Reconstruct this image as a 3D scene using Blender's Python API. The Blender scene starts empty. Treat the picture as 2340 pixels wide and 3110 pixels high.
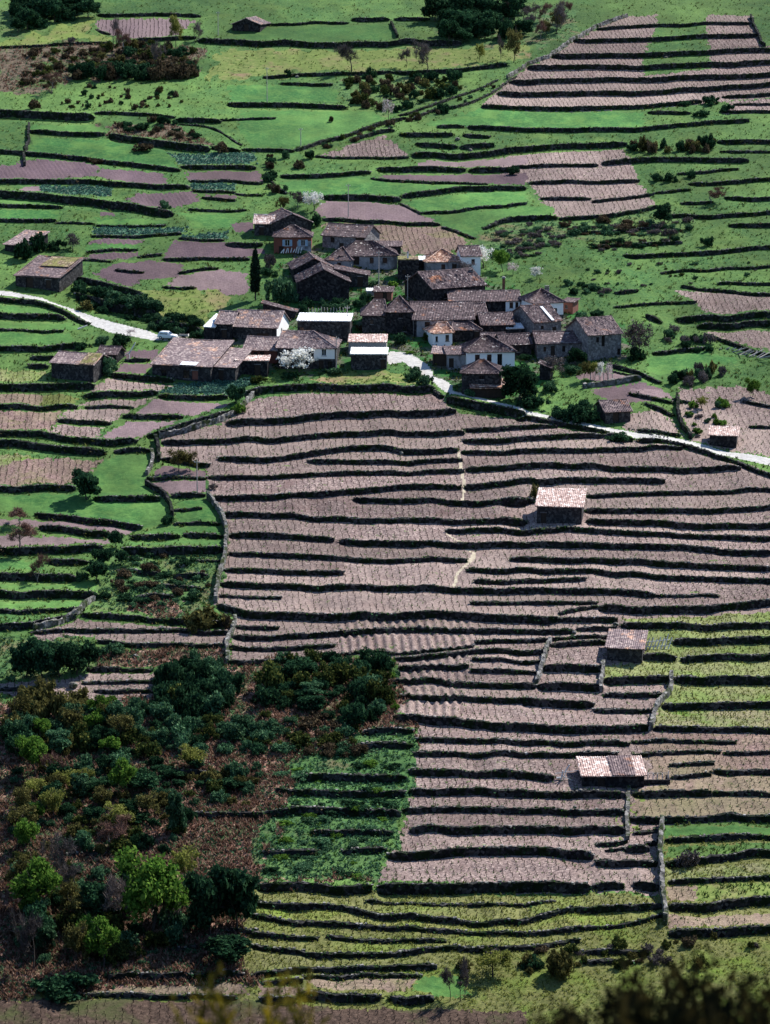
import bpy, math, random
import numpy as np
R = math.radians
rng = np.random.default_rng(7)
random.seed(7)
SC = bpy.context.scene
COL = SC.collection

# ------------------------------------------------------------------ camera
FPX, U0, V0 = 9000.0, 1170.0, 1555.0          # focal length in photo pixels, picture centre
PITCH = R(12.0)
CAM = np.array((0.0, -473.4, 100.6))
cam = bpy.data.cameras.new('camera')
cam.sensor_fit = 'VERTICAL'; cam.sensor_height = 36.0; cam.lens = FPX * 36.0 / 3110.0
cam.clip_start = 0.5; cam.clip_end = 6000
cam.dof.use_dof = True; cam.dof.focus_distance = 480.0; cam.dof.aperture_fstop = 3.2
camo = bpy.data.objects.new('camera', cam); COL.objects.link(camo)
camo.location = CAM; camo.rotation_euler = (R(90) - PITCH, 0, 0)
SC.camera = camo

# ------------------------------------------------------------------ sky and sun
SUN_EL, SUN_AZ = R(47), R(46)                  # azimuth clockwise from +y (behind the hill, to the right)
w = bpy.data.worlds.new('World'); SC.world = w; w.use_nodes = True
nt = w.node_tree; nt.nodes.clear()
sky = nt.nodes.new('ShaderNodeTexSky'); sky.sky_type = 'NISHITA'; sky.sun_disc = False
sky.sun_elevation = SUN_EL; sky.sun_rotation = SUN_AZ
sky.air_density = 1.0; sky.dust_density = 0.0; sky.ozone_density = 4.0
bg = nt.nodes.new('ShaderNodeBackground'); bg.inputs['Strength'].default_value = 0.11
wo = nt.nodes.new('ShaderNodeOutputWorld')
nt.links.new(sky.outputs[0], bg.inputs[0]); nt.links.new(bg.outputs[0], wo.inputs[0])
sun = bpy.data.lights.new('sun', 'SUN'); sun.energy = 5.0; sun.angle = R(0.5); sun.color = (1.0, 0.965, 0.91)
suno = bpy.data.objects.new('sun', sun); COL.objects.link(suno)
suno.rotation_euler = (-(R(90) - SUN_EL), 0, -SUN_AZ)
SC.view_settings.view_transform = 'Standard'; SC.view_settings.look = 'None'
SC.view_settings.gamma = 1.0; SC.view_settings.use_curve_mapping = False
SC.view_settings.exposure = 0.73
SC.cycles.max_bounces = 5; SC.cycles.diffuse_bounces = 2; SC.cycles.transparent_max_bounces = 4

# ------------------------------------------------------------------ picture <-> hillside
K = math.tan(R(11.25))                         # the hillside as a whole is a plane z = K*y
cp, sp = math.cos(PITCH), math.sin(PITCH)
def plane_t(v):
    q = (np.asarray(v, float) - V0) / FPX
    dy = cp - q * sp; dz = -sp - q * cp
    return (K * CAM[1] - CAM[2]) / (dz - K * dy), dy, dz
def plane_pt(u, v):
    t, dy, dz = plane_t(v)
    return (np.asarray(u, float) - U0) / FPX * t, CAM[1] + t * dy, CAM[2] + t * dz
def project(x, y, z):
    ry, rz = y - CAM[1], z - CAM[2]
    d = ry * cp - rz * sp; up = ry * sp + rz * cp
    return U0 + FPX * x / d, V0 - FPX * up / d
def depth(x, y, z):
    return (y - CAM[1]) * cp - (z - CAM[2]) * sp
def scale_at(v):                               # photo pixels per metre on the hillside
    t, _, _ = plane_t(v); return FPX / t
TILE = {'A1': (0, 0), 'A2': (800, 0), 'A3': (1540, 0), 'B1': (0, 800), 'B2': (800, 800), 'B3': (1540, 800),
        'C1': (0, 1500), 'C2': (800, 1500), 'C3': (1540, 1500), 'D1': (0, 2300), 'D2': (800, 2300), 'D3': (1540, 2300)}
ZT = {'Z1': (600, 620), 'Z2': (900, 660), 'Z3': (1180, 700), 'Z4': (1540, 840), 'Z5': (420, 900), 'Z6': (760, 880), 'Z7': (1080, 880),
      'Z8': (1320, 900), 'Z9': (40, 640), 'Za': (100, 980), 'Zb': (1700, 1100), 'Zc': (1580, 1440), 'Zd': (1720, 1820), 'Ze': (1660, 2200),
      'Zf': (420, 2000), 'Zg': (1940, 900)}
def S(tile, x, y):
    if tile in TILE: o = TILE[tile]; k = 2.08
    else: o = ZT[tile]; k = 4.16
    return o[0] + x / k, o[1] + y / k

def link(o, parent=None):
    COL.objects.link(o)
    if parent is not None: o.parent = parent
    return o
def tag(o, label=None, cat=None, group=None, kind=None):
    if label: o['label'] = label
    if cat: o['category'] = cat
    if group: o['group'] = group
    if kind: o['kind'] = kind
    return o
def mesh_np(name, co, faces, mat, smooth=False):
    """co (n,3); faces (m,k) int array, all the same size"""
    me = bpy.data.meshes.new(name)
    co = np.ascontiguousarray(co, np.float32); faces = np.ascontiguousarray(faces, np.int32)
    n, m, k = len(co), len(faces), faces.shape[1]
    me.vertices.add(n); me.vertices.foreach_set('co', co.ravel())
    me.loops.add(m * k); me.loops.foreach_set('vertex_index', faces.ravel())
    me.polygons.add(m); me.polygons.foreach_set('loop_start', np.arange(0, m * k, k, dtype=np.int32))
    me.polygons.foreach_set('use_smooth', np.full(m, smooth))
    if mat: me.materials.append(mat)
    me.update(calc_edges=True)
    return me
def obj(name, me, parent=None, loc=None, rz=0):
    o = bpy.data.objects.new(name, me)
    if loc is not None: o.location = loc
    if rz: o.rotation_euler = (0, 0, rz)
    return link(o, parent)
class MB:                                       # mixed faces collector
    def __init__(s): s.v = []; s.f = []
    def add(s, vs, fs):
        b = len(s.v); s.v += [tuple(p) for p in vs]; s.f += [[i + b for i in f] for f in fs]
    def box(s, x0, x1, y0, y1, z0, z1):
        s.add([(x0,y0,z0),(x1,y0,z0),(x1,y1,z0),(x0,y1,z0),(x0,y0,z1),(x1,y0,z1),(x1,y1,z1),(x0,y1,z1)],
              [(0,3,2,1),(4,5,6,7),(0,1,5,4),(1,2,6,5),(2,3,7,6),(3,0,4,7)])
    def tube(s, p0, p1, r0, r1, n=5):
        p0 = np.array(p0, float); p1 = np.array(p1, float); d = p1 - p0
        L = np.linalg.norm(d) + 1e-9; d = d / L
        a = np.cross(d, (0.3, 0.9, 0.2)); a /= np.linalg.norm(a); b = np.cross(d, a)
        vs = []
        for p, r in ((p0, r0), (p1, r1)):
            for i in range(n):
                t = 2 * math.pi * i / n; vs.append(p + r * (math.cos(t) * a + math.sin(t) * b))
        fs = [(i, (i + 1) % n, n + (i + 1) % n, n + i) for i in range(n)] + [tuple(range(n - 1, -1, -1)), tuple(range(n, 2 * n))]
        s.add(vs, fs)
    def mesh(s, name, mat, smooth=False):
        me = bpy.data.meshes.new(name); me.from_pydata(s.v, [], s.f)
        if mat: me.materials.append(mat)
        if smooth: me.polygons.foreach_set('use_smooth', [True] * len(me.polygons))
        me.update(); return me
    def build(s, name, mat, parent=None, loc=None, rz=0, smooth=False):
        return obj(name, s.mesh(name, mat, smooth), parent, loc, rz)

# ------------------------------------------------------------------ materials
MATS = {}
def node(t, typ, **kw):
    n = t.nodes.new(typ)
    for k, v in kw.items():
        if k in n.inputs: n.inputs[k].default_value = v
        else: setattr(n, k, v)
    return n
def ramp(t, fac, stops):
    r = t.nodes.new('ShaderNodeValToRGB'); e = r.color_ramp.elements
    e[0].position, e[0].color = stops[0][0], (*stops[0][1], 1)
    e[1].position, e[1].color = stops[-1][0], (*stops[-1][1], 1)
    for p, c in stops[1:-1]:
        q = e.new(p); q.color = (*c, 1)
    t.links.new(fac, r.inputs[0]); return r.outputs[0]
def mixc(t, fac, a, b, mode='MIX'):
    m = t.nodes.new('ShaderNodeMix'); m.data_type = 'RGBA'; m.blend_type = mode
    for sock, val in ((m.inputs[0], fac), (m.inputs[6], a), (m.inputs[7], b)):
        if hasattr(val, 'links') or hasattr(val, 'is_linked'): t.links.new(val, sock)
        elif isinstance(val, (int, float)): sock.default_value = val
        else: sock.default_value = (*val, 1)
    return m.outputs[2]
def new_mat(name):
    m = bpy.data.materials.new(name); m.use_nodes = True
    t = m.node_tree; t.nodes.clear()
    out = t.nodes.new('ShaderNodeOutputMaterial')
    MATS[name] = m
    return m, t, out
def noise(t, co, scale, detail=4, rough=0.6, dist=0.0):
    n = node(t, 'ShaderNodeTexNoise', Scale=scale, Detail=detail, Roughness=rough, Distortion=dist)
    t.links.new(co, n.inputs['Vector']); return n.outputs[0]
def ground_mat(name, fine, plot=None, patch=None, patch_lo=0.5, patch_hi=0.62, fs=1.3, ps=0.12, bump=0.5, bd=0.15, spots=None, rows=None, vary=0.0, squash=1.0):
    """fine: ramp stops of the small mottling; patch: colour mixed in broad patches; spots: small flecks"""
    m, t, out = new_mat(name)
    tc = t.nodes.new('ShaderNodeTexCoord').outputs['Object']
    mp = node(t, 'ShaderNodeMapping'); mp.inputs['Scale'].default_value = (1.0, squash, 1.0)
    t.links.new(tc, mp.inputs[0]); co = mp.outputs[0]
    n1 = noise(t, co, fs, 6, 0.72)
    c = ramp(t, n1, fine)
    if patch:
        n2 = noise(t, tc, ps, 5, 0.65, 0.4)
        f = ramp(t, n2, [(patch_lo, (0, 0, 0)), (patch_hi, (1, 1, 1))])
        c = mixc(t, f, c, mixc(t, n1, tuple(x * 0.7 for x in patch), tuple(min(1, x * 1.35) for x in patch)))
    if spots:
        n3 = noise(t, co, spots[0], 3, 0.6)
        f = ramp(t, n3, [(spots[1], (0, 0, 0)), (spots[1] + 0.06, (1, 1, 1))])
        c = mixc(t, f, c, spots[2])
    if rows:                                    # fine drill rows or ridges
        wv = node(t, 'ShaderNodeTexWave', Scale=rows[0], Distortion=rows[2], Detail=2.0)
        wv.inputs['Detail Scale'].default_value = 1.5
        wv.bands_direction = rows[3] if len(rows) > 3 else 'X'
        t.links.new(tc, wv.inputs[0])
        c = mixc(t, rows[1], c, mixc(t, wv.outputs[1], (0.25, 0.22, 0.22), (1.0, 1.0, 1.0)), 'MULTIPLY')
    if plot:                                    # every walled strip has its own soil or sward
        at = node(t, 'ShaderNodeAttribute', attribute_name='plot_hue'); at2 = node(t, 'ShaderNodeAttribute', attribute_name='plot_tone')
        c = mixc(t, at.outputs['Fac'], c, mixc(t, n1, tuple(x * .5 for x in plot), tuple(min(1, x * 1.5) for x in plot)))
        c = mixc(t, 1.0, c, at2.outputs['Color'], 'MULTIPLY')
    if vary:
        n4 = noise(t, tc, 0.05, 4, 0.6, .5)
        c = mixc(t, vary, c, ramp(t, n4, [(0.35, (0.55, 0.55, 0.55)), (0.65, (1.0, 1.0, 1.0))]), 'MULTIPLY')
    b = node(t, 'ShaderNodeBsdfPrincipled', Roughness=0.95)
    b.inputs['Specular IOR Level'].default_value = 0.1
    t.links.new(c, b.inputs['Base Color'])
    if bump:
        bn = node(t, 'ShaderNodeBump', Strength=bump, Distance=bd)
        t.links.new(n1, bn.inputs['Height']); t.links.new(bn.outputs[0], b.inputs['Normal'])
    t.links.new(b.outputs[0], out.inputs[0])
    return m
ground_mat('grass', [(0.25, (.016, .052, .024)), (0.44, (.04, .115, .034)), (0.6, (.085, .17, .045)), (0.8, (.23, .27, .10))], plot=(.125, .215, .055),
           patch=(.12, .19, .045), patch_lo=.48, patch_hi=.72, fs=1.6, ps=.09, bump=.9, bd=.25, vary=.8)
ground_mat('lush_grass', [(0.25, (.016, .072, .026)), (0.5, (.046, .152, .038)), (0.75, (.14, .26, .07))], plot=(.10, .20, .05), fs=1.4, bump=.7, bd=.2, vary=.8,
           patch=(.10, .21, .05), ps=.15)
ground_mat('dry_grass', [(0.25, (.06, .10, .025)), (0.5, (.13, .17, .045)), (0.75, (.27, .25, .10))], plot=(.16, .22, .05),
           patch=(.24, .15, .10), patch_lo=.5, patch_hi=.66, fs=.8, ps=.11, bump=.6, bd=.25)
ground_mat('vine_soil', [(0.30, (.040, .027, .028)), (0.42, (.125, .088, .084)), (0.54, (.255, .185, .168)), (0.70, (.60, .48, .41))], plot=(.27, .205, .175),
           patch=(.16, .105, .095), patch_lo=.5, patch_hi=.7, fs=2.6, ps=.16, bump=.9, bd=.22, spots=(.7, .66, (.12, .20, .045)))
ground_mat('vine_soil_green', [(0.26, (.07, .06, .04)), (0.42, (.17, .15, .085)), (0.56, (.28, .25, .14)), (0.76, (.46, .40, .25))], plot=(.20, .24, .08),
           patch=(.13, .22, .04), patch_lo=.46, patch_hi=.62, fs=2.4, ps=.13, bump=.9, bd=.22)
ground_mat('vine_soil_yellow', [(0.26, (.04, .048, .016)), (0.42, (.095, .11, .032)), (0.56, (.17, .17, .055)), (0.76, (.32, .29, .12))], plot=(.15, .15, .06),
           patch=(.13, .19, .03), patch_lo=.46, patch_hi=.62, fs=2.4, ps=.14, bump=.9, bd=.22)
ground_mat('vine_soil_red', [(0.28, (.055, .034, .034)), (0.45, (.15, .095, .086)), (0.58, (.26, .17, .15)), (0.76, (.44, .33, .28))], plot=(.24, .20, .12),
           patch=(.17, .17, .055), patch_lo=.56, patch_hi=.72, fs=2.4, ps=.12, bump=.9, bd=.22)
ground_mat('plough', [(0.25, (.065, .042, .054)), (0.5, (.12, .08, .094)), (0.75, (.20, .135, .148))], plot=(.16, .11, .11), fs=2.2, bump=.8, bd=.12,
           rows=(.9, .25, 1.0), vary=.5)
ground_mat('plough_pink', [(0.25, (.12, .08, .09)), (0.5, (.21, .145, .155)), (0.75, (.34, .245, .245))], plot=(.22, .16, .15), fs=2.2, bump=.8, bd=.12,
           rows=(.9, .2, 1.0), vary=.4)
ground_mat('garden', [(0.3, (.03, .09, .05)), (0.5, (.06, .15, .09)), (0.65, (.15, .13, .11)), (0.8, (.25, .19, .17))], fs=1.1, bump=.9, bd=.25)
ground_mat('heath', [(0.25, (.035, .032, .025)), (0.45, (.09, .075, .05)), (0.6, (.17, .12, .085)), (0.8, (.24, .17, .12))],
           patch=(.06, .12, .03), patch_lo=.5, patch_hi=.62, fs=.8, ps=.12, bump=.9, bd=.4)
ground_mat('bracken', [(0.25, (.07, .04, .032)), (0.42, (.19, .105, .08)), (0.58, (.40, .24, .18)), (0.8, (.64, .46, .36))],
           patch=(.045, .085, .03), patch_lo=.47, patch_hi=.6, fs=1.1, ps=.16, bump=1.0, bd=.4)
ground_mat('rough_grass', [(0.25, (.02, .05, .022)), (0.45, (.045, .115, .04)), (0.6, (.09, .175, .055)), (0.8, (.20, .23, .11))], plot=(.11, .17, .05),
           patch=(.17, .12, .075), patch_lo=.52, patch_hi=.66, fs=.8, ps=.13, bump=1.0, bd=.4)
ground_mat('overgrown', [(0.25, (.016, .045, .022)), (0.45, (.038, .105, .036)), (0.6, (.078, .175, .05)), (0.8, (.18, .25, .10))], plot=(.09, .16, .05),
           patch=(.16, .12, .075), patch_lo=.6, patch_hi=.72, fs=1.2, ps=.13, bump=1.0, bd=.4)
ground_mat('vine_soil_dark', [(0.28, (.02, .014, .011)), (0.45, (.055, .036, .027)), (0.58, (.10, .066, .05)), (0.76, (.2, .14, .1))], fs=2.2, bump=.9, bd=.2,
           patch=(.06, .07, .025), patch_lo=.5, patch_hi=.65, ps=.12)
ground_mat('road', [(0.3, (.32, .30, .28)), (0.5, (.46, .44, .41)), (0.7, (.60, .57, .54))], fs=1.6, bump=.3, bd=.08,
           patch=(.42, .36, .30), patch_lo=.62, patch_hi=.74, ps=.2)
ground_mat('path_soil', [(0.3, (.30, .25, .18)), (0.5, (.42, .36, .26)), (0.7, (.55, .47, .36))], fs=1.2, bump=.3, bd=.08)
ground_mat('yard', [(0.3, (.04, .045, .03)), (0.5, (.10, .095, .07)), (0.7, (.20, .175, .14))], fs=1.6, bump=.7, bd=.2,
           patch=(.03, .11, .025), patch_lo=.42, patch_hi=.55, ps=.22)
def stone_mat(name, dark, mid, light, scale=2.2, moss=None, bump=.8):
    m, t, out = new_mat(name)
    tc = t.nodes.new('ShaderNodeTexCoord').outputs['Object']
    vo = node(t, 'ShaderNodeTexVoronoi', Scale=scale); t.links.new(tc, vo.inputs[0])
    vd = node(t, 'ShaderNodeTexVoronoi', Scale=scale, feature='DISTANCE_TO_EDGE'); t.links.new(tc, vd.inputs[0])
    c = ramp(t, vo.outputs['Color'], [(0.1, dark), (0.5, mid), (0.9, light)])
    e = ramp(t, vd.outputs[0], [(0.0, (0.5, 0.5, 0.5)), (0.07, (1, 1, 1))])
    c = mixc(t, 1.0, c, e, 'MULTIPLY')
    if moss:
        f = ramp(t, noise(t, tc, .5, 5, .7), [(0.47, (0, 0, 0)), (0.6, (1, 1, 1))])
        c = mixc(t, f, c, moss)
    b = node(t, 'ShaderNodeBsdfPrincipled', Roughness=0.95); b.inputs['Specular IOR Level'].default_value = 0.1
    t.links.new(c, b.inputs['Base Color'])
    bn = node(t, 'ShaderNodeBump', Strength=bump, Distance=.08)
    t.links.new(e, bn.inputs['Height']); t.links.new(bn.outputs[0], b.inputs['Normal'])
    t.links.new(b.outputs[0], out.inputs[0]); return m
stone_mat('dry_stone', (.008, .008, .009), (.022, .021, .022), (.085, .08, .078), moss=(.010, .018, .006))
stone_mat('pale_stone', (.07, .065, .062), (.17, .16, .15), (.36, .34, .32), moss=(.04, .055, .02))

# ------------------------------------------------------------------ terrace walls traced as (tile, band height in tile pixels, points along the band)
WALLS = [
# top left pastures
('A1',26,'620,100 960,95 1270,105'),('A1',22,'610,188 650,205 700,215'),('A1',20,'40,305 110,300 440,280 700,270'),
('A1',30,'870,255 1060,242 1240,240'),('A1',48,'1250,262 1440,262 1664,285 1750,272 1994,290 2264,285 2514,275 2764,275 2920,275'),
('A1',66,'40,720 110,725 300,735 600,748'),('A1',24,'600,718 860,720 1110,740'),('A1',42,'1110,758 1260,765 1400,772'),
('A1',36,'190,835 430,845 660,855'),('A1',56,'690,870 860,890 1060,922 1330,948'),('A1',36,'1340,935 1430,945 1520,960'),
('A1',26,'1530,950 1664,955 1864,960'),('A1',16,'1130,778 1360,812 1450,865 1530,930'),
('A1',34,'40,960 110,965 330,980 540,1005 820,1045 1140,1080'),('A1',34,'1145,1055 1400,1060 1620,1065'),
('A1',38,'40,1152 110,1150 500,1147 830,1175 1200,1190'),('A1',20,'1200,1150 1450,1150 1664,1160'),
('A1',62,'40,1225 130,1235 480,1275 760,1305 1100,1360'),('A1',18,'1220,1210 1490,1220'),('A1',14,'1490,1228 1664,1238'),
('A1',18,'1280,1250 1490,1270'),('A1',26,'40,1303 110,1305 400,1315'),('A1',28,'40,1394 105,1395 355,1395'),('A1',10,'355,1412 600,1412'),
('A1',15,'1190,1325 1560,1335'),('A1',18,'580,1495 850,1495 1150,1485'),('A1',16,'1130,1515 1420,1520'),('A1',36,'1430,1550 1550,1550 1664,1548'),
('A1',18,'550,1590 870,1570'),('A1',24,'1030,1640 1250,1645 1580,1638'),('A1',13,'610,1425 850,1435 1050,1430'),
('A1',14,'520,1650 700,1655'),('A1',22,'870,1620 1020,1610'),
# upper centre
('A2',20,'30,160 300,147 540,145'),('A2',36,'560,125 800,125'),('A2',32,'830,125 1050,122'),
('A2',26,'0,490 280,475 550,470 830,462'),('A2',32,'830,462 1050,460 1250,445 1540,415'),('A2',22,'110,530 440,535'),
('A2',38,'-225,665 0,665 230,670 530,680'),('A2',14,'-270,765 0,752 80,750'),
('A2',34,'200,960 350,910 550,850 750,790 900,745'),('A2',32,'550,890 750,838 830,830'),
('A2',24,'860,740 1100,660 1300,590 1480,510'),('A2',26,'900,770 1100,700 1270,670 1400,612 1500,560 1600,470'),
('A2',28,'1100,805 1270,805'),('A2',36,'1290,805 1450,805 1664,820 1940,825 2340,822 2690,795 2890,772 3070,765'),
('A2',36,'860,855 1000,855 1200,855'),('A2',32,'1260,855 1430,865'),('A2',38,'960,920 1230,925'),('A2',42,'1240,930 1460,925'),
('A2',46,'940,985 1150,990 1380,985 1530,955 1664,950 1870,930 2240,910 2300,910'),('A2',16,'330,1000 560,1000 920,995'),
('A2',42,'720,1075 1000,1070 1280,1075'),('A2',42,'1300,1080 1450,1076 1600,1070'),('A2',32,'110,1112 400,1107 680,1095'),
('A2',16,'680,1130 800,1145 1100,1155 1420,1165'),('A2',36,'1430,1185 1664,1185'),('A2',42,'370,1245 600,1250 870,1265'),
('A2',42,'870,1247 1100,1215 1300,1192 1460,1190'),('A2',22,'1010,1350 1250,1330 1400,1310 1664,1285'),
('A2',26,'380,1385 700,1400 1120,1420'),('A2',12,'870,1290 1000,1350'),('A2',24,'1130,1430 1240,1470 1340,1515'),
('A2',40,'1390,1450 1520,1395 1664,1380 1860,1380'),('A2',40,'40,1120 100,1200 150,1222'),
# upper right vineyard
('A3',26,'570,185 900,165 1250,155 1540,145'),('A3',36,'420,262 850,255 1250,235 1590,220'),('A3',42,'280,355 600,355 880,350 1250,335 1615,320 1690,316'),
('A3',44,'130,430 450,430 860,430 1280,415 1615,400 1690,396'),('A3',42,'20,520 400,515 860,505 1280,490 1615,480 1690,478'),
('A3',42,'-60,598 400,600 800,595 1150,570 1615,540 1690,536'),('A3',34,'-160,680 300,690 600,690 900,675 1230,640'),('A3',28,'1360,615 1615,605 1690,604'),
('A3',18,'1430,660 1615,665 1690,665'),('A3',24,'1350,700 1615,710 1690,712'),('A3',26,'890,715 1160,715'),
('A3',36,'1330,900 1615,900 1690,900'),('A3',18,'1350,960 1615,962 1690,962'),('A3',42,'600,1040 780,1020 1050,1015 1360,1015 1530,1015'),
('A3',24,'40,1055 300,1050 580,1045'),('A3',28,'140,1155 400,1150 610,1150 840,1135'),('A3',20,'1080,1100 1300,1080 1460,1070'),
('A3',30,'1150,1165 1400,1155 1615,1140 1690,1136'),('A3',24,'215,1255 530,1255'),('A3',26,'540,1275 760,1250 930,1225'),('A3',20,'930,1222 1160,1200'),
('A3',30,'330,1385 560,1370 700,1355 870,1335 960,1305'),('A3',22,'1100,1290 1300,1275'),('A3',32,'1380,1250 1615,1260 1690,1262'),
('A3',32,'960,1370 1300,1370 1615,1350 1690,1346'),('A3',32,'1400,1430 1615,1430 1690,1430'),('A3',22,'400,1475 700,1470 900,1445'),
('A3',26,'540,1570 760,1550 1110,1530'),('A3',32,'740,1620 1000,1610 1300,1600 1615,1565 1690,1556'),
# left of the village and below the road
('B1',16,'730,45 910,58'),('B1',48,'480,100 640,130 770,168 900,205'),('B1',18,'1030,150 1230,165'),('B1',16,'1130,60 1380,35'),
('B1',80,'480,195 560,230 700,280 860,310 1000,330'),('B1',76,'960,385 1100,402 1280,430'),('B1',38,'30,225 100,235 280,255 420,310 570,390'),
('B1',48,'30,335 100,335 300,330 420,345'),('B1',14,'30,425 100,425 400,425'),('B1',46,'30,548 100,545 300,540 540,520'),
('B1',36,'190,600 350,597'),('B1',40,'180,650 310,655'),('B1',26,'790,615 950,615'),('B1',42,'690,708 950,735 1100,745'),
('B1',56,'30,785 100,785 350,785 600,772'),('B1',44,'530,830 750,830 1000,830'),('B1',34,'30,915 100,915 300,915 490,905'),
('B1',34,'1000,850 1250,850 1440,845'),('B1',18,'540,900 850,910'),('B1',32,'370,1000 600,1005 700,1015'),('B1',34,'780,970 1000,975 1160,985'),
('B1',46,'30,1070 100,1080 300,1085 400,1115 600,1135 870,1130'),('B1',50,'930,1100 1100,1060 1300,990 1470,930'),
('B1',54,'30,1125 100,1140 250,1165 440,1185 670,1200'),('B1',36,'720,1195 850,1185 960,1190'),
('B1',46,'30,1435 100,1430 300,1420 480,1415'),('B1',42,'600,1490 800,1490 1010,1480'),('B1',20,'930,1365 1150,1360 1310,1360'),
('B1',34,'1090,1475 1300,1470'),('B1',42,'220,1580 450,1610 700,1640 900,1660'),('B1',36,'1020,1240 1200,1265 1330,1275'),
# big central vineyard
('B1',56,'1540,835 1664,800 1964,785 2264,790 2664,795 2754,800'),('B1',50,'1430,1010 1664,1000 1864,982 2224,960 2564,950 2884,940'),
('B1',42,'1020,1135 1300,1130 1664,1120 1964,1100 2224,1080 2564,1075 2934,1075'),
('B1',40,'1380,1245 1664,1248 1894,1220 2094,1190 2264,1165 2384,1170 2564,1188 2894,1185'),
('B2',30,'280,1250 560,1260 900,1255 1260,1245'),('B1',32,'1320,1355 1664,1358 2164,1330 2564,1320 2934,1315'),
('B1',40,'1340,1485 1664,1485 2064,1465 2264,1440 2564,1415 2914,1412'),('B2',38,'570,1490 900,1505 1250,1515 1664,1510'),
('B1',38,'1400,1585 1664,1597 2164,1620 2564,1630 3328,1632'),
('B2',32,'1270,1060 1450,1045 1664,1037 1860,1025'),('B2',38,'1260,1125 1500,1115 1664,1112 1859,1100 2169,1085'),
('B2',36,'1250,1195 1664,1190 2039,1185 2389,1170 2649,1165'),('B2',42,'1280,1310 1450,1300 1664,1285 1839,1280 2139,1290 2539,1300 3019,1300'),
('B2',44,'1270,1415 1500,1400 1739,1375 2139,1375 2539,1378'),('B3',28,'500,1475 900,1460 1300,1440 1610,1435 1690,1433'),
('B3',40,'-40,1512 0,1510 180,1500'),('B3',36,'490,1565 900,1565 1200,1570 1610,1545 1690,1540'),('B3',24,'-40,1624 0,1625 130,1630'),
('B3',44,'500,1635 900,1645 1250,1663 1610,1660 1690,1658'),
('B2',52,'1080,815 1140,845'),('B2',70,'1160,870 1400,908 1664,962'),('B3',34,'60,962 340,1018 640,1070'),('B3',46,'640,1085 800,1110'),
('B3',34,'820,1112 1110,1152 1400,1240 1610,1335 1680,1365'),
('C1',42,'1450,260 1664,266 2114,290'),('C2',42,'480,300 900,318 1250,322 1664,320 1989,325 2239,335 2539,350 3149,375 3230,378'),
('C1',32,'1450,380 1664,387 2064,405 2464,425 2954,415'),('C1',34,'1420,480 1664,486 1964,495 2174,505'),
('C1',42,'1395,570 1664,578 1964,590 2464,600 2864,605 3204,612 3504,615 3904,625 4134,640'),('C1',11,'1390,645 1664,656 1779,660'),
('C2',36,'1155,230 1400,235 1664,235 1989,235 2439,260 2839,275 3149,285 3230,288'),
('C2',40,'1560,413 1839,420 2239,430 2639,455 3149,475 3230,478'),('C2',36,'1285,487 1664,490 1989,490 2339,515 2639,535 3149,550 3230,553'),
('C2',28,'1335,555 1664,560 1839,545 2039,545'),('C2',20,'1310,685 1664,692 1839,690 2109,700'),('C3',10,'930,642 1340,650'),
# middle band below the central vineyard
('C1',56,'1380,700 1460,740 1664,772 1864,775 2164,770 2564,780 2914,765 3114,785 3204,795 3524,795'),
('C1',24,'1490,840 1664,845 1764,845'),('C1',36,'1470,910 1664,908 1914,890 2204,875 2564,865 2964,865 3328,872 3624,875'),
('C1',28,'1450,980 1664,983 1914,965 2119,955'),('C1',34,'1440,1075 1664,1064 1884,1045'),
('C2',16,'480,1015 700,995 900,1010 1100,985 1330,970'),('C2',34,'830,1035 1000,1025 1250,1002 1664,1005 1799,1005'),
('C2',26,'1340,935 1664,932 1919,915 2189,897'),('C2',18,'1320,1055 1664,1066 1759,1070'),('C2',40,'860,1095 1300,1095'),
('C2',24,'1310,1120 1664,1126 1729,1130'),('C2',38,'800,1185 1000,1182 1250,1205 1664,1216 1719,1215'),
('C2',38,'870,1285 1250,1300 1664,1311 1669,1310'),('C2',58,'830,1425 1050,1425 1250,1458 1664,1472 1889,1493 2239,1490 2439,1480'),
('C2',32,'970,1550 1300,1560 1664,1568 1939,1580 2319,1590'),('C2',34,'950,1642 1300,1645 1664,1645 1939,1650 2239,1655'),
('C3',28,'330,770 450,732 570,715'),('C3',56,'580,725 900,740 1200,735 1500,710 1605,690 1690,675'),('C3',36,'320,803 500,805 700,797'),
('C3',28,'440,862 690,845'),('C3',36,'280,960 450,950 640,935'),('C3',46,'720,830 1000,835 1300,850 1610,835 1690,830'),
('C3',50,'1050,945 1300,935 1610,930 1690,928'),('C3',54,'860,1025 1070,1032'),('C3',46,'1100,1040 1300,1040 1610,1030 1690,1028'),
('C3',52,'220,1105 400,1105 610,1110'),('C3',56,'190,1215 400,1215 610,1225'),('C3',56,'610,1180 850,1180 1040,1177'),
('C3',62,'1060,1180 1300,1180 1600,1180 1690,1180'),('C3',30,'605,1270 1010,1275'),('C3',56,'100,1312 300,1320 550,1330'),
('C3',28,'550,1370 920,1375'),('C3',50,'980,1350 1200,1345 1600,1335 1690,1333'),('C3',40,'920,1490 1200,1490 1600,1490 1690,1490'),
('C3',17,'790,1575 1000,1570 1300,1572 1450,1570'),('C3',14,'800,1658 1100,1642 1350,1635'),('C3',18,'1370,1640 1600,1635 1690,1633'),
# left terraces beside the big vineyard
('C1',46,'250,208 450,235 700,260'),('C1',54,'30,362 100,360 350,355 650,340'),('C1',38,'830,265 1000,270 1140,270'),('C1',34,'1160,262 1410,265'),
('C1',62,'780,350 1000,365 1200,365 1415,355'),('C1',12,'1100,105 1280,103'),('C1',14,'1100,190 1390,188'),('C1',46,'310,430 560,440'),
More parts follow.
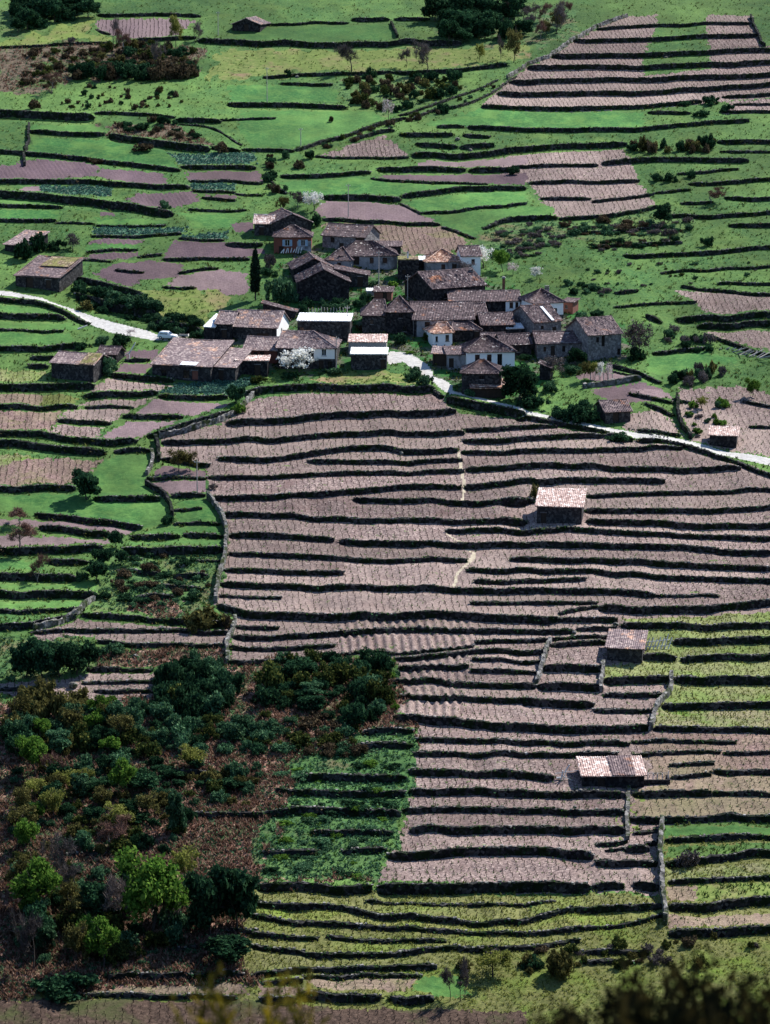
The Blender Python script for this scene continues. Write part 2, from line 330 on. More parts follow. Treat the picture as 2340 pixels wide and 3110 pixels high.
('C1',56,'30,530 100,530 300,530 490,545'),('C1',56,'30,640 100,640 380,645 620,637'),('C1',28,'30,746 100,745 300,745 540,727'),
('C1',50,'30,846 100,840 250,828 480,765'),('C1',38,'520,765 760,780 1000,790 1030,800'),('C1',50,'1040,800 1200,820 1450,830'),
('C1',28,'190,875 500,865 900,865 1100,875 1300,885 1460,890'),('C1',25,'620,935 850,955 1100,965 1410,965'),('C1',26,'550,1110 800,1115 960,1115'),
('C1',10,'520,1190 640,1190 830,1195 960,1190'),('C1',26,'600,1250 970,1255'),('C1',17,'30,1236 100,1235 330,1230'),('C1',10,'290,1305 560,1320'),
('C1',40,'870,500 1020,507'),('C1',42,'1100,520 1310,520'),('C1',32,'960,595 1130,590 1290,605'),('C1',34,'830,660 1110,660'),
('C1',24,'740,490 860,485'),('C1',34,'800,400 900,397'),('C1',20,'1230,420 1400,425'),
# right of the village
('B3',50,'880,335 930,348 980,370'),('B3',52,'1070,350 1350,345 1610,330 1690,326'),('B3',52,'1200,405 1400,395 1610,385 1690,381'),
('B3',18,'680,275 930,255 1200,245'),('B3',22,'1100,150 1250,170 1590,200 1690,206'),('B3',26,'680,180 830,176'),('B3',20,'970,65 1200,45 1610,25 1690,21'),
('B3',34,'640,640 800,690 980,760'),('B3',14,'660,682 830,720'),('B3',26,'780,825 950,860 1060,890'),('B3',34,'880,890 960,920 1050,962'),
('B3',28,'1250,452 1400,502 1610,580 1690,610'),('B3',24,'830,1050 1100,1095'),('B3',22,'1330,130 1610,130 1690,130'),
('B3',14,'1050,860 1190,885'),('B3',18,'1490,870 1610,905 1690,925'),('B3',16,'1530,1030 1610,1040 1690,1048'),('B3',30,'920,570 1100,557 1250,540'),
# lower right vineyard
('D2',52,'920,90 1300,105 1664,115 1839,128'),('D2',48,'920,220 1300,225 1664,233 1819,236 2299,240'),('D2',38,'880,335 1200,332 1664,340 1939,345 2299,355'),
('D2',54,'930,455 1350,460 1664,455 1939,460 2294,466'),('D2',60,'790,635 1100,615 1400,590 1664,585 1889,598 2089,640'),
('D2',78,'720,830 1000,835 1250,835 1500,812 1664,810 1839,820 2069,825'),('D3',62,'540,815 740,820'),('D3',70,'800,815 960,822'),
('D2',66,'-40,818 0,820 300,825 500,845 690,830'),('D3',46,'800,235 1100,225 1290,225'),('D3',30,'1300,230 1600,235 1690,236'),
('D3',20,'1040,135 1200,125 1290,105'),('D3',38,'1310,95 1600,95 1690,95'),('D3',14,'1030,55 1310,45'),('D3',50,'780,395 1000,405 1200,390 1600,385 1690,384'),
('D3',8,'800,485 970,475'),('D3',28,'560,562 760,535'),('D3',20,'620,590 740,572'),('D3',54,'740,580 900,582'),('D3',32,'870,552 970,540'),
('D3',34,'1000,535 1200,520 1600,505 1690,502'),('D3',42,'560,665 760,670 950,672'),('D3',48,'1010,680 1200,660 1400,625 1600,610 1690,604'),
('D3',28,'1020,790 1250,775 1600,760 1690,756'),('D3',66,'1020,955 1300,945 1600,910 1690,902'),('D3',60,'1020,1120 1300,1110 1600,1090 1690,1084'),
('D3',38,'480,1240 700,1230 900,1240'),('D3',22,'480,1300 800,1295'),
# yellow vineyard at the bottom
('D2',15,'650,905 900,915 1100,935 1400,925 1664,925 1810,905 1850,890'),
('D2',40,'-70,930 0,935 250,950 400,945 550,960 700,1000 900,1005 1150,1035 1400,1050 1664,1027 1789,990 2039,955 2519,950'),
('D2',26,'-70,1008 0,1020 300,1055 600,1065 900,1085 1200,1110 1664,1115 2039,1080 2339,1050 2519,1005'),
('D2',22,'-70,1110 0,1120 350,1150'),('D2',17,'400,1122 540,1160 800,1160 1160,1172'),
('D2',32,'-70,1190 0,1205 300,1250 600,1265 850,1250 1100,1215 1664,1212 1839,1180 1999,1155'),
('D2',38,'-70,1385 0,1375 300,1350 700,1340 1100,1330'),('D2',26,'250,1390 700,1375 1000,1385'),('D2',38,'-20,1420 250,1420'),
('D2',62,'240,1510 500,1515 740,1525'),('D2',56,'800,1530 1080,1540'),('D2',46,'-20,1535 200,1540'),
# bracken slope
('D1',54,'1220,370 1400,365 1664,370'),('D1',54,'1000,110 1200,110 1330,120'),('D1',56,'660,1400 1050,1385 1540,1382'),('D1',22,'320,1510 700,1500 1500,1520'),
('D1',20,'1050,1220 1250,1205'),('D1',26,'1420,1100 1620,1100'),('D1',22,'400,620 700,610'),
('D2',56,'220,130 500,135 910,135'),('D2',46,'80,225 500,235 900,230'),('D2',56,'0,360 300,345 500,340 870,355'),('D2',40,'300,480 560,478 820,480'),
('D2',40,'0,610 350,600'),('D2',42,'500,600 780,590'),('C2',40,'620,1505 950,1500'),('C2',44,'600,1590 950,1585'),('C2',20,'0,1480 200,1475'),
]
# free-standing walls running up the slope: (tile, height m, pale top?, points, label)
CROSS = [
('A1',.8,0,'185,790 180,900 150,990 155,1050','low field wall running uphill at the left edge of the pastures'),
('A3',1.0,1,'0,500 120,420 260,370 400,270 560,180 760,108','pale stone wall climbing beside the track under the upper right vineyard'),
('A3',1.0,0,'1540,110 1560,170 1600,250 1630,300','short wall closing the right end of the upper right vineyard'),
('B1',1.0,1,'1000,1095 1200,1062 1400,1002 1520,935 1600,842','pale stone wall climbing diagonally to the house with blossom tree'),
('B1',1.2,0,'985,1120 1005,1190 1000,1255','dark gully wall at the left tip of the big vineyard'),
('B1',.9,0,'920,1400 1020,1452 1080,1530 1085,1600','curved wall along the right edge of the lush left meadow'),
('B1',.8,1,'960,1190 970,1250 930,1340','pale curved wall round the top of the lush left meadow'),
('C1',1.1,1,'1320,30 1400,130 1440,280 1420,420 1390,520 1370,600 1360,690','mossy stone wall down the left side of the big vineyard'),
('C1',.9,1,'1480,790 1470,860 1440,930 1440,1080','stone wall running down below the mossy vineyard wall'),
('C1',.9,1,'220,862 350,805 480,762 600,650','pale rubble wall slanting up the left terraces'),
('C3',.9,1,'270,940 240,1040 190,1200','stone wall down from the square-roofed hut\'s upper left plots'),
('C3',.9,1,'605,1080 605,1150 600,1230','short stone wall just below the square-roofed hut'),
('C3',.9,1,'1045,1150 1020,1260 940,1370 912,1490','stone wall stepping down right of the square-roofed hut'),
('D3',1.5,1,'975,430 972,600 980,760 990,900 1000,1060','tall mossy stone wall dividing the lower right fields'),
('D3',.5,1,'765,180 762,350 762,520','low rubble wall down from the lowest hut'),
('B3',.9,1,'480,790 660,766 840,738','low grey wall under the orchard beside the village'),
('B3',1.1,0,'1075,850 1085,950 1110,1040 1160,1110','overgrown wall running down to the lane on the right'),
('A2',.9,0,'810,150 830,200 850,240','short overgrown wall dropping beside the upper wood'),
]
# ------------------------------------------------------------------ fields: (name, material, vines?, label, [(tile, 'x,y x,y ...'), ...])
FIELDS = [
('rough_slope','vine_soil_yellow',0,'weedy ground under the bottom terraces',[('D1','-150,860 1560,860'),('D2','-60,830 1664,850'),('D3','960,880 1000,440 1860,420 1860,1900'),('D1','-150,1900')]),
('rough_slope','vine_soil_yellow',0,'rough ground between the bottom vineyard and the foreground',[('D2','1100,1240 1664,1225'),('D3','460,1165 1000,1100 1690,1080 1690,1900'),('D2','400,1900 1000,1560 1300,1480 1100,1330')]),
('rough_slope','rough_grass',0,'rough ground around the dark evergreens at the left',[('C1','-120,900 200,880 620,940 600,1100 400,1190 -120,1200')]),
('rough_slope','rough_grass',0,'shaded ground under the wood at the top',[('A2','1060,60 1664,60 2000,60 2000,240 1664,290 1080,290')]),
('rough_slope','rough_grass',0,'shaded ground under the wood at the top left corner',[('A1','-60,40 590,40 580,115 300,160 110,215 -60,240')]),
('meadow','dry_grass',0,'pale dry meadow at the very top left',[('A1','40,300 110,220 580,120 610,200 700,250 440,275 40,300')]),
('meadow','dry_grass',0,'long dry meadow with two bare trees',[('A2','-350,330 0,310 600,310 1250,300 1664,270 1540,400 1050,440 500,460 0,480 -300,500 -330,420')]),
('meadow','lush_grass',0,'upper of two lush strips at the left edge of the gardens',[('A1','-100,1240 130,1240 430,1270 400,1302 -100,1300')]),
('meadow','lush_grass',0,'lower of two lush strips at the left edge of the gardens',[('A1','-100,1322 400,1330 360,1385 -100,1385')]),
('meadow','lush_grass',0,'green strip above the vegetable rows',[('A1','600,1375 1050,1392 1040,1422 610,1420')]),
('meadow','lush_grass',0,'green strip between two drilled plots',[('A1','540,1540 880,1540 870,1568 550,1586')]),
('meadow','lush_grass',0,'green plot left of the topmost house',[('A1','1130,1350 1560,1342 1480,1440 1230,1440')]),
('meadow','lush_grass',0,'pasture with the brown bush on the left',[('A1','200,862 690,885 860,910 1090,960 1140,1072 820,1035 540,992 180,955')]),
('meadow','lush_grass',0,'narrow pasture above the bush pasture',[('A1','200,790 600,785 660,835 430,830 190,822')]),
('meadow','lush_grass',0,'first green strip below the road',[('B1','-100,255 280,275 420,325 -100,310')]),
('meadow','lush_grass',0,'second green strip below the road',[('B1','-100,365 470,370 510,415 -100,415')]),
('meadow','lush_grass',0,'third green strip below the road',[('B1','-100,435 460,440 470,500 -100,520')]),
('meadow','lush_grass',0,'first bright terrace at the left edge, low',[('C1','-100,420 170,425 300,395 560,400 540,425 310,410 290,480 -100,490')]),
('meadow','lush_grass',0,'second bright terrace at the left edge, low',[('C1','-100,575 600,560 600,612 -100,612')]),
('meadow','lush_grass',0,'third bright terrace at the left edge, low',[('C1','-100,690 560,672 500,718 -100,730')]),
('meadow','lush_grass',0,'bright terrace left of the mossy wall, upper',[('C1','900,232 1140,202 1390,200 1400,245 950,250')]),
('meadow','lush_grass',0,'bright terrace left of the mossy wall, lower',[('C1','770,300 1140,292 1410,277 1410,328 780,326')]),
('meadow','lush_grass',0,'small bright terraces at the top of the mossy wall',[('C1','1130,50 1290,45 1370,110 1390,180 1110,182')]),
('meadow','lush_grass',0,'large sloping meadow above the track',[('A2','-130,700 560,700 870,705 740,780 350,892 200,940 -60,930 -160,830')]),
('meadow','lush_grass',0,'meadow band below the upper right vineyard',[('A2','1010,790 1370,690 1664,700 2400,715 2400,800 1940,815 1664,805 1100,798')]),
('meadow','lush_grass',0,'meadow left of the broom slope',[('A2','-230,540 0,535 450,552 480,640 -200,650')]),
('meadow','lush_grass',0,'top meadow beside the lone barn',[('A2','-60,175 540,160 810,150 840,240 330,270 0,250 -200,245')]),
('heath_slope','heath',0,'brown heath with thickets at the upper left',[('A1','30,300 110,300 700,280 1250,300 1230,470 800,510 480,510 330,575 30,580')]),
('bramble_bank','heath',0,'brown bramble bank above the garden plots',[('A1','690,790 1130,800 1330,930 1060,900 690,860')]),
('rough_slope','rough_grass',0,'rough slope dotted with brown bushes above the track',[('A2','480,480 860,470 1100,480 1300,560 1100,640 880,720 700,690 500,640')]),
('rough_slope','rough_grass',0,'greyish scrub slope right of the village',[('A2','1350,1520 1400,1450 1550,1390 1664,1380'),('A3','320,1380 560,1440 400,1500 200,1560 0,1620 -100,1600')]),
('rough_slope','rough_grass',0,'brushy terraces under the mauve vines on the right',[('A3','300,1400 950,1320 1150,1400 1100,1530 900,1560 540,1560 350,1500')]),
('vineyard','vine_soil',1,'vineyard on stepped terraces in the upper right corner',[('A3','-170,680 0,525 130,425 280,355 420,262 570,180 760,100 1540,95 1615,290 1690,300 1690,600 1230,650 600,695')]),
('grass_strip','grass',0,'green strip across the upper right vineyard',[('A3','950,60 1250,60 1290,440 860,480 870,330 940,180')]),
('vineyard','vine_soil',1,'small vine strips at the upper right edge',[('A3','1430,640 1690,620 1690,710 1350,705')]),
('vineyard','vine_soil',1,'mauve vineyard strips stacked right of the bright meadows',[('A3','-20,985 720,935 780,1000 800,1055 840,1150 940,1290 870,1335 560,1365 290,1375 150,1160 100,1100 -40,1100')]),
('ploughed_field','plough_pink',0,'long pinkish ploughed strip above the bright meadows',[('A2','960,1030 1664,985 1664,1050 1000,1060')]),
('ploughed_field','plough',0,'long dark ploughed strip just above the bright meadow',[('A2','720,1110 1664,1090 1664,1160 1100,1150 800,1140')]),
('vineyard','vine_soil',1,'triangular vine plot under the track',[('A2','350,990 560,910 770,860 920,990 560,995')]),
('meadow','lush_grass',0,'bright meadow above the mauve field behind the houses',[('A2','110,1150 400,1120 680,1120 800,1150 1100,1165 1420,1170 1100,1205 870,1235 600,1235 370,1235 150,1215')]),
('meadow','lush_grass',0,'bright green meadow right of the mauve field',[('A2','890,1285 1100,1240 1300,1215 1664,1195 1664,1280 1400,1300 1250,1320 1010,1345')]),
('meadow','lush_grass',0,'bright green meadow sloping to the village edge',[('A2','1040,1370 1250,1345 1664,1300 1840,1300 1840,1370 1530,1390 1390,1440 1330,1510 1130,1430')]),
('ploughed_field','plough_pink',0,'smooth mauve field behind the upper houses',[('A2','330,1335 400,1260 700,1270 890,1300 1120,1408 700,1390 380,1375')]),
('vineyard','vine_soil_red',1,'brown vine plot directly behind the upper houses',[('A2','380,1400 700,1412 1130,1430 1310,1530 1150,1620 760,1620 700,1480 400,1450')]),
('vineyard','plough_pink',1,'pink vine plot at the top beside bare trees',[('A1','610,130 860,115 1060,118 1240,130 1120,220 870,245 690,212 615,190')]),
('ploughed_field','plough',2,'drilled plot below the left pasture',[('A1','110,1040 165,1000 540,1020 640,1060 580,1110 300,1138 30,1135 30,1050')]),
('ploughed_field','plough',0,'dark ploughed strip below the left pasture',[('A1','580,1110 650,1065 1020,1095 1060,1168 830,1160')]),
('ploughed_field','plough',0,'dark ploughed plot with cabbages above and below',[('A1','1170,1085 1640,1080 1664,1150 1190,1142')]),
('ploughed_field','plough_pink',0,'small pale plot beside the long cabbage bed',[('A1','130,1180 255,1175 255,1222 140,1222')]),
('cabbage_bed','garden',3,'long blue-green cabbage bed on the left',[('A1','255,1165 700,1180 690,1240 260,1225')]),
('cabbage_bed','garden',3,'cabbage bed under the dark ploughed plot',[('A1','1200,1160 1490,1165 1490,1205 1220,1200')]),
('cabbage_bed','garden',3,'cabbage bed with yellow flowers above the dark ploughed plot',[('A1','1080,970 1600,970 1620,1040 1150,1042')]),
('ploughed_field','plough',2,'ridged plot at the right end of the cabbage bed',[('A1','790,1270 860,1220 1230,1215 1260,1270 1150,1300 1000,1320 880,1310')]),
('ploughed_field','plough',0,'thin ploughed strip above the yellow-flowered plot',[('A1','1290,1228 1500,1236 1490,1268 1290,1250')]),
('ploughed_field','plough',0,'tiny ploughed rectangle in the grass',[('A1','630,1335 730,1335 720,1368 622,1366')]),
('ploughed_field','plough',2,'narrow drilled strip in the gardens',[('A1','550,1530 640,1505 920,1510 870,1538 560,1536')]),
('ploughed_field','plough',2,'pointed drilled plot in the gardens',[('A1','525,1640 580,1605 870,1580 860,1610 700,1648')]),
('ploughed_field','plough',0,'large ploughed plot left of the cypress',[('A1','1030,1620 1100,1525 1420,1530 1664,1572 1664,1600 1450,1640 1050,1632')]),
('ploughed_field','plough',0,'small ploughed bed beside the upper left house',[('A1','1460,1405 1600,1410 1590,1462 1470,1458')]),
('cabbage_bed','garden',3,'vegetable rows across the left gardens',[('A1','610,1440 1190,1442 1150,1482 580,1486')]),
('cabbage_bed','garden',3,'cabbage patch above the large ploughed plot',[('A1','1150,1490 1430,1462 1430,1512 1150,1512')]),
('ploughed_field','plough',0,'ploughed plot with a low wall across it',[('B1','590,70 730,0 950,-20 1160,0 1130,80 900,100 820,152 700,112')]),
('ploughed_field','plough_pink',0,'smooth ploughed plot at the foot of the cypress',[('B1','1040,130 1150,70 1400,40 1560,70 1570,180 1530,200 1240,172')]),
('meadow','dry_grass',0,'faded meadow above the parked car',[('B1','900,190 1030,160 1240,180 1520,205 1400,300 1280,390 1000,370 960,260')]),
('village_yard','yard',0,'earth and grass between the houses',[('Z2','0,420 700,330 1400,420'),('Z3','1100,560 1500,700'),('Z4','900,470 1500,560 1520,1040 600,1100'),('Z8','1500,1100 900,1330 300,1270'),('Z7','440,780'),('Z6','1300,1010 700,1080 0,1080'),('Z5','700,1030 170,1040 420,520 900,390'),('Z1','900,1300 1200,1000')]),
('ploughed_field','plough',0,'small plot behind the leaning dead branch',[('B1','820,550 1000,545 980,612 780,602')]),
('ploughed_field','plough',0,'small plot left of the long barn',[('B1','720,690 780,630 960,640 920,708')]),
('vineyard','vine_soil_green',1,'grassy vine patch left of the stone barn',[('B1','30,660 310,690 290,742 30,752')]),
('vineyard','vine_soil',1,'vine plot below the stone barn',[('B1','560,792 700,722 1090,772 1000,815 560,806')]),
('vineyard','vine_soil_red',1,'reddish vine patch at the left edge',[('B1','30,820 280,820 260,896 30,896')]),
('vineyard','vine_soil_yellow',1,'yellowish vine patch at the left edge',[('B1','280,820 490,842 470,890 260,896')]),
('vineyard','vine_soil',1,'vine strip with a low wall below it',[('B1','500,890 560,855 990,850 850,905 540,892')]),
('vineyard','vine_soil_red',1,'dark vine plot at the left edge below the yellowish patch',[('B1','30,940 400,930 320,1062 30,1060')]),
('vineyard','vine_soil',1,'vine plot beside the smooth pink plots',[('B1','400,940 540,905 840,915 700,1006 380,992')]),
('ploughed_field','plough_pink',0,'smooth pink plot under the cabbage garden',[('B1','850,942 980,865 1470,885 1200,972 1000,962 860,952')]),
('vineyard','vine_soil',1,'pale vine plot at the bend of the long left wall',[('B1','310,1072 380,1020 650,1030 600,1112 420,1102')]),
('ploughed_field','plough_pink',0,'lowest smooth pink plot on the left',[('B1','610,1112 800,1000 1140,995 900,1102 700,1118')]),
('vineyard','vine_soil_green',1,'narrow grassy vine plot at the left edge',[('B1','30,1190 240,1222 100,1300 30,1310')]),
('vineyard','vine_soil_red',1,'pinkish vine slope left of the lush meadow',[('B1','30,1310 240,1225 650,1245 480,1392 30,1425')]),
('meadow','lush_grass',0,'lush meadow with a dark pointed bush',[('B1','650,1250 730,1215 940,1205 960,1260 900,1400 1010,1470 1080,1600 1060,1650 900,1660 450,1600 100,1570 30,1565 30,1470 460,1445 560,1370')]),
('ploughed_field','plough',0,'small plot with seedlings beside the big vineyard',[('B1','960,1352 1020,1288 1300,1300 1300,1352')]),
('ploughed_field','plough_pink',0,'small pink plot with a post beside the big vineyard',[('B1','940,1385 1000,1370 1300,1375 1300,1452 1090,1466')]),
('ploughed_field','plough_pink',0,'pink strip below the lush meadow',[('C1','30,158 440,165 850,210 790,250 450,222 30,185')]),
('ploughed_field','plough_pink',0,'second pink strip below the lush meadow',[('C1','30,248 680,285 690,312 300,332 30,348')]),
('cabbage_bed','garden',3,'cabbage garden under the long barn',[('B1','1100,770 1300,745 1664,730 1560,790 1440,832 1010,832')]),
('meadow','dry_grass',0,'trodden strip of grass under the white-roofed sheds',[('B2','300,745 560,680 850,690 1010,765 400,765')]),
('vineyard','vine_soil',1,'big terraced vineyard filling the centre of the slope',[('B1','1010,1100 1400,1005 1600,850'),('B2','0,850 200,812 1080,812 1140,865 1230,948 1664,965'),('B3','340,1035 640,1085 1110,1165 1690,1390'),('C3','1690,1664'),('D3','1690,380 980,420 975,860 540,840'),('D2','720,800 780,660 830,560 920,350 960,0'),('C2','970,1480 850,1380 850,1030 480,1010 0,1060'),('C1','1440,1080 1470,900 1480,770 1360,690 1400,500 1450,280 1400,130'),('B1','1320,1450 1310,1280 1010,1240')]),
('vineyard','vine_soil_green',1,'grassy vineyard around the square-roofed hut',[('C3','710,790 1690,735 1690,1500 920,1485 940,1370 1040,1190 610,1190 610,1080 850,1060 880,990 880,880')]),
('vineyard','vine_soil_red',1,'reddish vineyard right of the lowest hut',[('C3','790,1520 1690,1500 1690,1664'),('D3','1690,390 790,400 800,200 960,180 880,0')]),
('ridged_field','vine_soil',4,'upper field of tall ridges below the big vineyard',[('C2','480,800 1340,790 1340,852 480,862')]),
('ridged_field','vine_soil',4,'field of tall pale ridges in the middle',[('C2','480,890 1330,885 1330,970 900,1000 500,1008')]),
('ridged_field','vine_soil',4,'ridged strip right of the big thicket, topmost',[('C2','870,1062 1300,1010 1300,1078 870,1078')]),
('ridged_field','vine_soil',4,'ridged strip right of the big thicket, second',[('C2','870,1112 1300,1120 1290,1192 870,1162')]),
('ridged_field','vine_soil',4,'ridged strip right of the big thicket, third',[('C2','870,1215 1290,1232 1290,1292 880,1276')]),
('ridged_field','vine_soil',4,'pale ridged plot right of the big thicket, lowest',[('C2','850,1392 900,1312 1270,1312 1250,1435 1000,1398')]),
('rough_slope','rough_grass',0,'overgrown terraces beside the mossy vineyard wall',[('C1','700,340 1415,380 1400,520 1340,700 1480,780 1450,840 1030,800 760,780 540,730 620,620 700,500')]),
('bracken_patch','bracken',0,'pinkish bracken patch on the left terraces',[('C1','740,745 850,690 1180,690 1150,785 900,775')]),
('vineyard','vine_soil',1,'vine terraces crossing the left side below the meadow',[('C1','200,870 500,795 1030,832 1470,852 1430,965 620,935 600,890 250,930')]),
('bracken_patch','bracken',0,'rusty bracken strip above the thickets',[('C1','600,985 1420,985 1430,1060 1100,1075 600,1105')]),
('vineyard','vine_soil',1,'small vine terraces with a pale boulder',[('C1','30,1195 400,1180 560,1130 1030,1130 970,1305 560,1325 290,1302 30,1240')]),
('bracken_slope','bracken',0,'bracken and scrub slope filling the lower left',[('C1','-30,1320 560,1332 1000,1300 1440,1085'),('C2','0,1065 800,1030 850,1400 970,1480'),('D2','960,0 920,350 720,800 0,790'),('D1','1560,880 1540,1350 1664,1420 600,1500 200,1520 -30,1530')]),
('rough_slope','overgrown',0,'green overgrown terraces left of the lower vineyard',[('C2','600,1500 950,1490'),('D2','960,0 920,340 840,540 720,790 0,770 0,400 230,250 220,30')]),
('vineyard','vine_soil_yellow',1,'yellow-green vineyard of curving terraces near the bottom',[('D1','1580,885 1664,860'),('D2','500,885 1250,885 1664,855'),('D3','500,850 960,885 1000,1100 460,1165 0,1200'),('D2','1100,1225 1100,1325 0,1355'),('D1','1540,1350')]),
('vineyard','vine_soil_red',1,'brown vine plot near the bottom edge',[('D2','250,1402 980,1392 900,1482 350,1472')]),
('vineyard','vine_soil_red',1,'small brown vine plot at the bottom left of centre',[('D2','-20,1442 240,1452 240,1512 -20,1512')]),
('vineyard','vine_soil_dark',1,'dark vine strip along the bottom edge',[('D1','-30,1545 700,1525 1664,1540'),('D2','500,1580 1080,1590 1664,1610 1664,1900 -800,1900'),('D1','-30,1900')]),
('vineyard','vine_soil_red',1,'pink strip between two dark walls at the bottom left',[('D1','580,1482 1000,1432 1560,1430 1560,1502 600,1492')]),
('meadow','lush_grass',0,'bright grass wedge at the bottom centre',[('D2','930,1472 1000,1392 1250,1382 1300,1502 1100,1525')]),
('meadow','lush_grass',0,'bright green strip right of the tall mossy wall',[('D3','1000,442 1690,425 1690,490 1000,512')]),
('meadow','grass',0,'second green strip right of the tall mossy wall',[('D3','1010,562 1690,530 1690,600 1200,640 1000,645')]),
('vineyard','vine_soil_green',1,'grassy vine strip lower right',[('D3','1010,702 1690,640 1690,750 1020,782')]),
('vineyard','vine_soil_red',1,'reddish strip lower right',[('D3','1015,812 1200,800 1190,915 1020,922')]),
('meadow','dry_grass',0,'yellowish strip lower right',[('D3','1200,800 1690,778 1690,890 1190,915')]),
('vineyard','vine_soil_red',1,'lowest reddish strip at the right edge',[('D3','1020,1000 1690,985 1690,1060 1020,1092')]),
('vineyard','vine_soil',1,'mauve vine field at the right edge beside the village',[('B3','1050,170 1690,215 1690,305 1250,312 1200,250')]),
('vineyard','vine_soil',1,'second mauve vine field at the right edge',[('B3','1230,430 1690,420 1690,600 1400,492')]),
('vineyard','vine_soil',1,'overgrown vine slope at the right edge above the lane',[('B3','1090,800 1500,770 1690,900 1690,1270 1170,1122 1080,900')]),
('vineyard','vine_soil',1,'small pale vineyard between hut and lane',[('B3','720,1030 790,942 960,920 1050,1000 1110,1090 850,1062')]),
('ploughed_field','plough',0,'ploughed plot behind the hut with ivy',[('B3','520,802 850,762 1000,782 960,862 700,882 560,832')]),
('ploughed_field','plough_pink',0,'raised lilac ploughed bed by the village',[('B3','790,802 980,790 1050,850 960,858')]),
('bare_plot','plough_pink',0,'pale bare plot under the orchard',[('B3','430,702 640,682 840,726 640,752 450,722')]),
('meadow','lush_grass',0,'bright meadow right of the stone house',[('B3','880,590 1100,575 1250,560 1400,600 1500,620 1290,650 1000,700 900,690 880,640')]),
('dirt_road','road',0,'pale dirt road curving in from the left',[('B1','20,160 95,178 270,222 480,288 700,368 860,408 1000,438 1130,458 1130,484 1000,480 890,472 700,438 560,378 420,282 260,242 95,207 20,190')]),
('village_path','road',0,'pale path bending through the village',[('B2','800,555 930,572 1040,640 1090,722 1145,733 1200,770 1195,822 1150,812 1075,752 990,690 880,625 800,640 770,600')]),
('lane','road',0,'narrow pale lane slanting down to the right',[('B2','1170,800 1300,832 1480,880 1664,936'),('B3','0,914 180,940 400,988 650,1032 850,1068 1100,1112 1400,1186 1690,1270 1690,1318 1400,1228 1100,1154 850,1106 640,1068 400,1020 180,970 0,942'),('B2','1664,964 1480,907 1300,860 1170,828')]),
('footpath','path_soil',0,'thin worn path down the big vineyard',[('B2','1225,1190 1245,1190 1280,1400 1265,1515 1250,1515 1262,1400 1228,1230')]),
('footpath','path_soil',0,'thin path zigzagging lower in the big vineyard',[('C2','1140,235 1155,235 1345,360 1335,410 1290,450 1235,500 1215,590 1195,590 1215,500 1280,435 1322,365')]),
('footpath','dry_grass',0,'grassy path down from the lowest hut',[('D3','770,180 800,200 790,350 785,480 800,545 770,540 765,400')]),
]

# ------------------------------------------------------------------ hillside heights on a lattice that follows the slope
DU = 5.0
us = np.arange(-220, 2561, DU); vs = np.r_[np.arange(-150, 900, 1.75), np.arange(900, 3301, 2.5)]
NU, NV = len(us), len(vs)
TT, DYv, DZv = plane_t(vs)
YV = CAM[1] + TT * DYv                                 # depth of each row
XG = (us[None, :] - U0) / FPX * TT[:, None]
YG = np.repeat(YV[:, None], NU, 1)
ZP = K * YG
H = np.zeros((NV, NU))
def smooth_noise(nx, ny, seed):
    r = np.random.default_rng(seed).standard_normal((ny + 2, nx + 2))
    yi = np.linspace(0, ny, NV); xi = np.linspace(0, nx, NU)
    y0 = yi.astype(int); x0 = xi.astype(int); fy = (yi - y0)[:, None]; fx = (xi - x0)[None, :]
    fy = fy * fy * (3 - 2 * fy); fx = fx * fx * (3 - 2 * fx)
    return (r[y0][:, x0] * (1 - fy) * (1 - fx) + r[y0 + 1][:, x0] * fy * (1 - fx) + r[y0][:, x0 + 1] * (1 - fy) * fx + r[y0 + 1][:, x0 + 1] * fy * fx)
H += .14 * smooth_noise(40, 60, 1) + .025 * smooth_noise(150, 260, 2) + .012 * smooth_noise(400, 800, 3)
def vy(y):                                             # photo row of a plane point at depth y
    return project(np.zeros_like(np.asarray(y, float)), np.asarray(y, float), K * np.asarray(y, float))[1]
def parse(tile, txt):
    out = []
    for p in txt.split():
        x, y = map(float, p.split(','))
        if tile in TILE and tile[1] == '1' and x <= 45: x = -150     # carry on beyond the frame
        if tile in TILE and tile[1] == '3' and x >= 1680: x = 1860
        out.append(S(tile, x, y))
    return np.array(out)
walls = []
BEST = np.full((NV, NU), 150.0); SID = np.full((NV, NU), -1, int)
ROWM = np.abs(np.gradient(YV))                         # spacing of the rows in metres
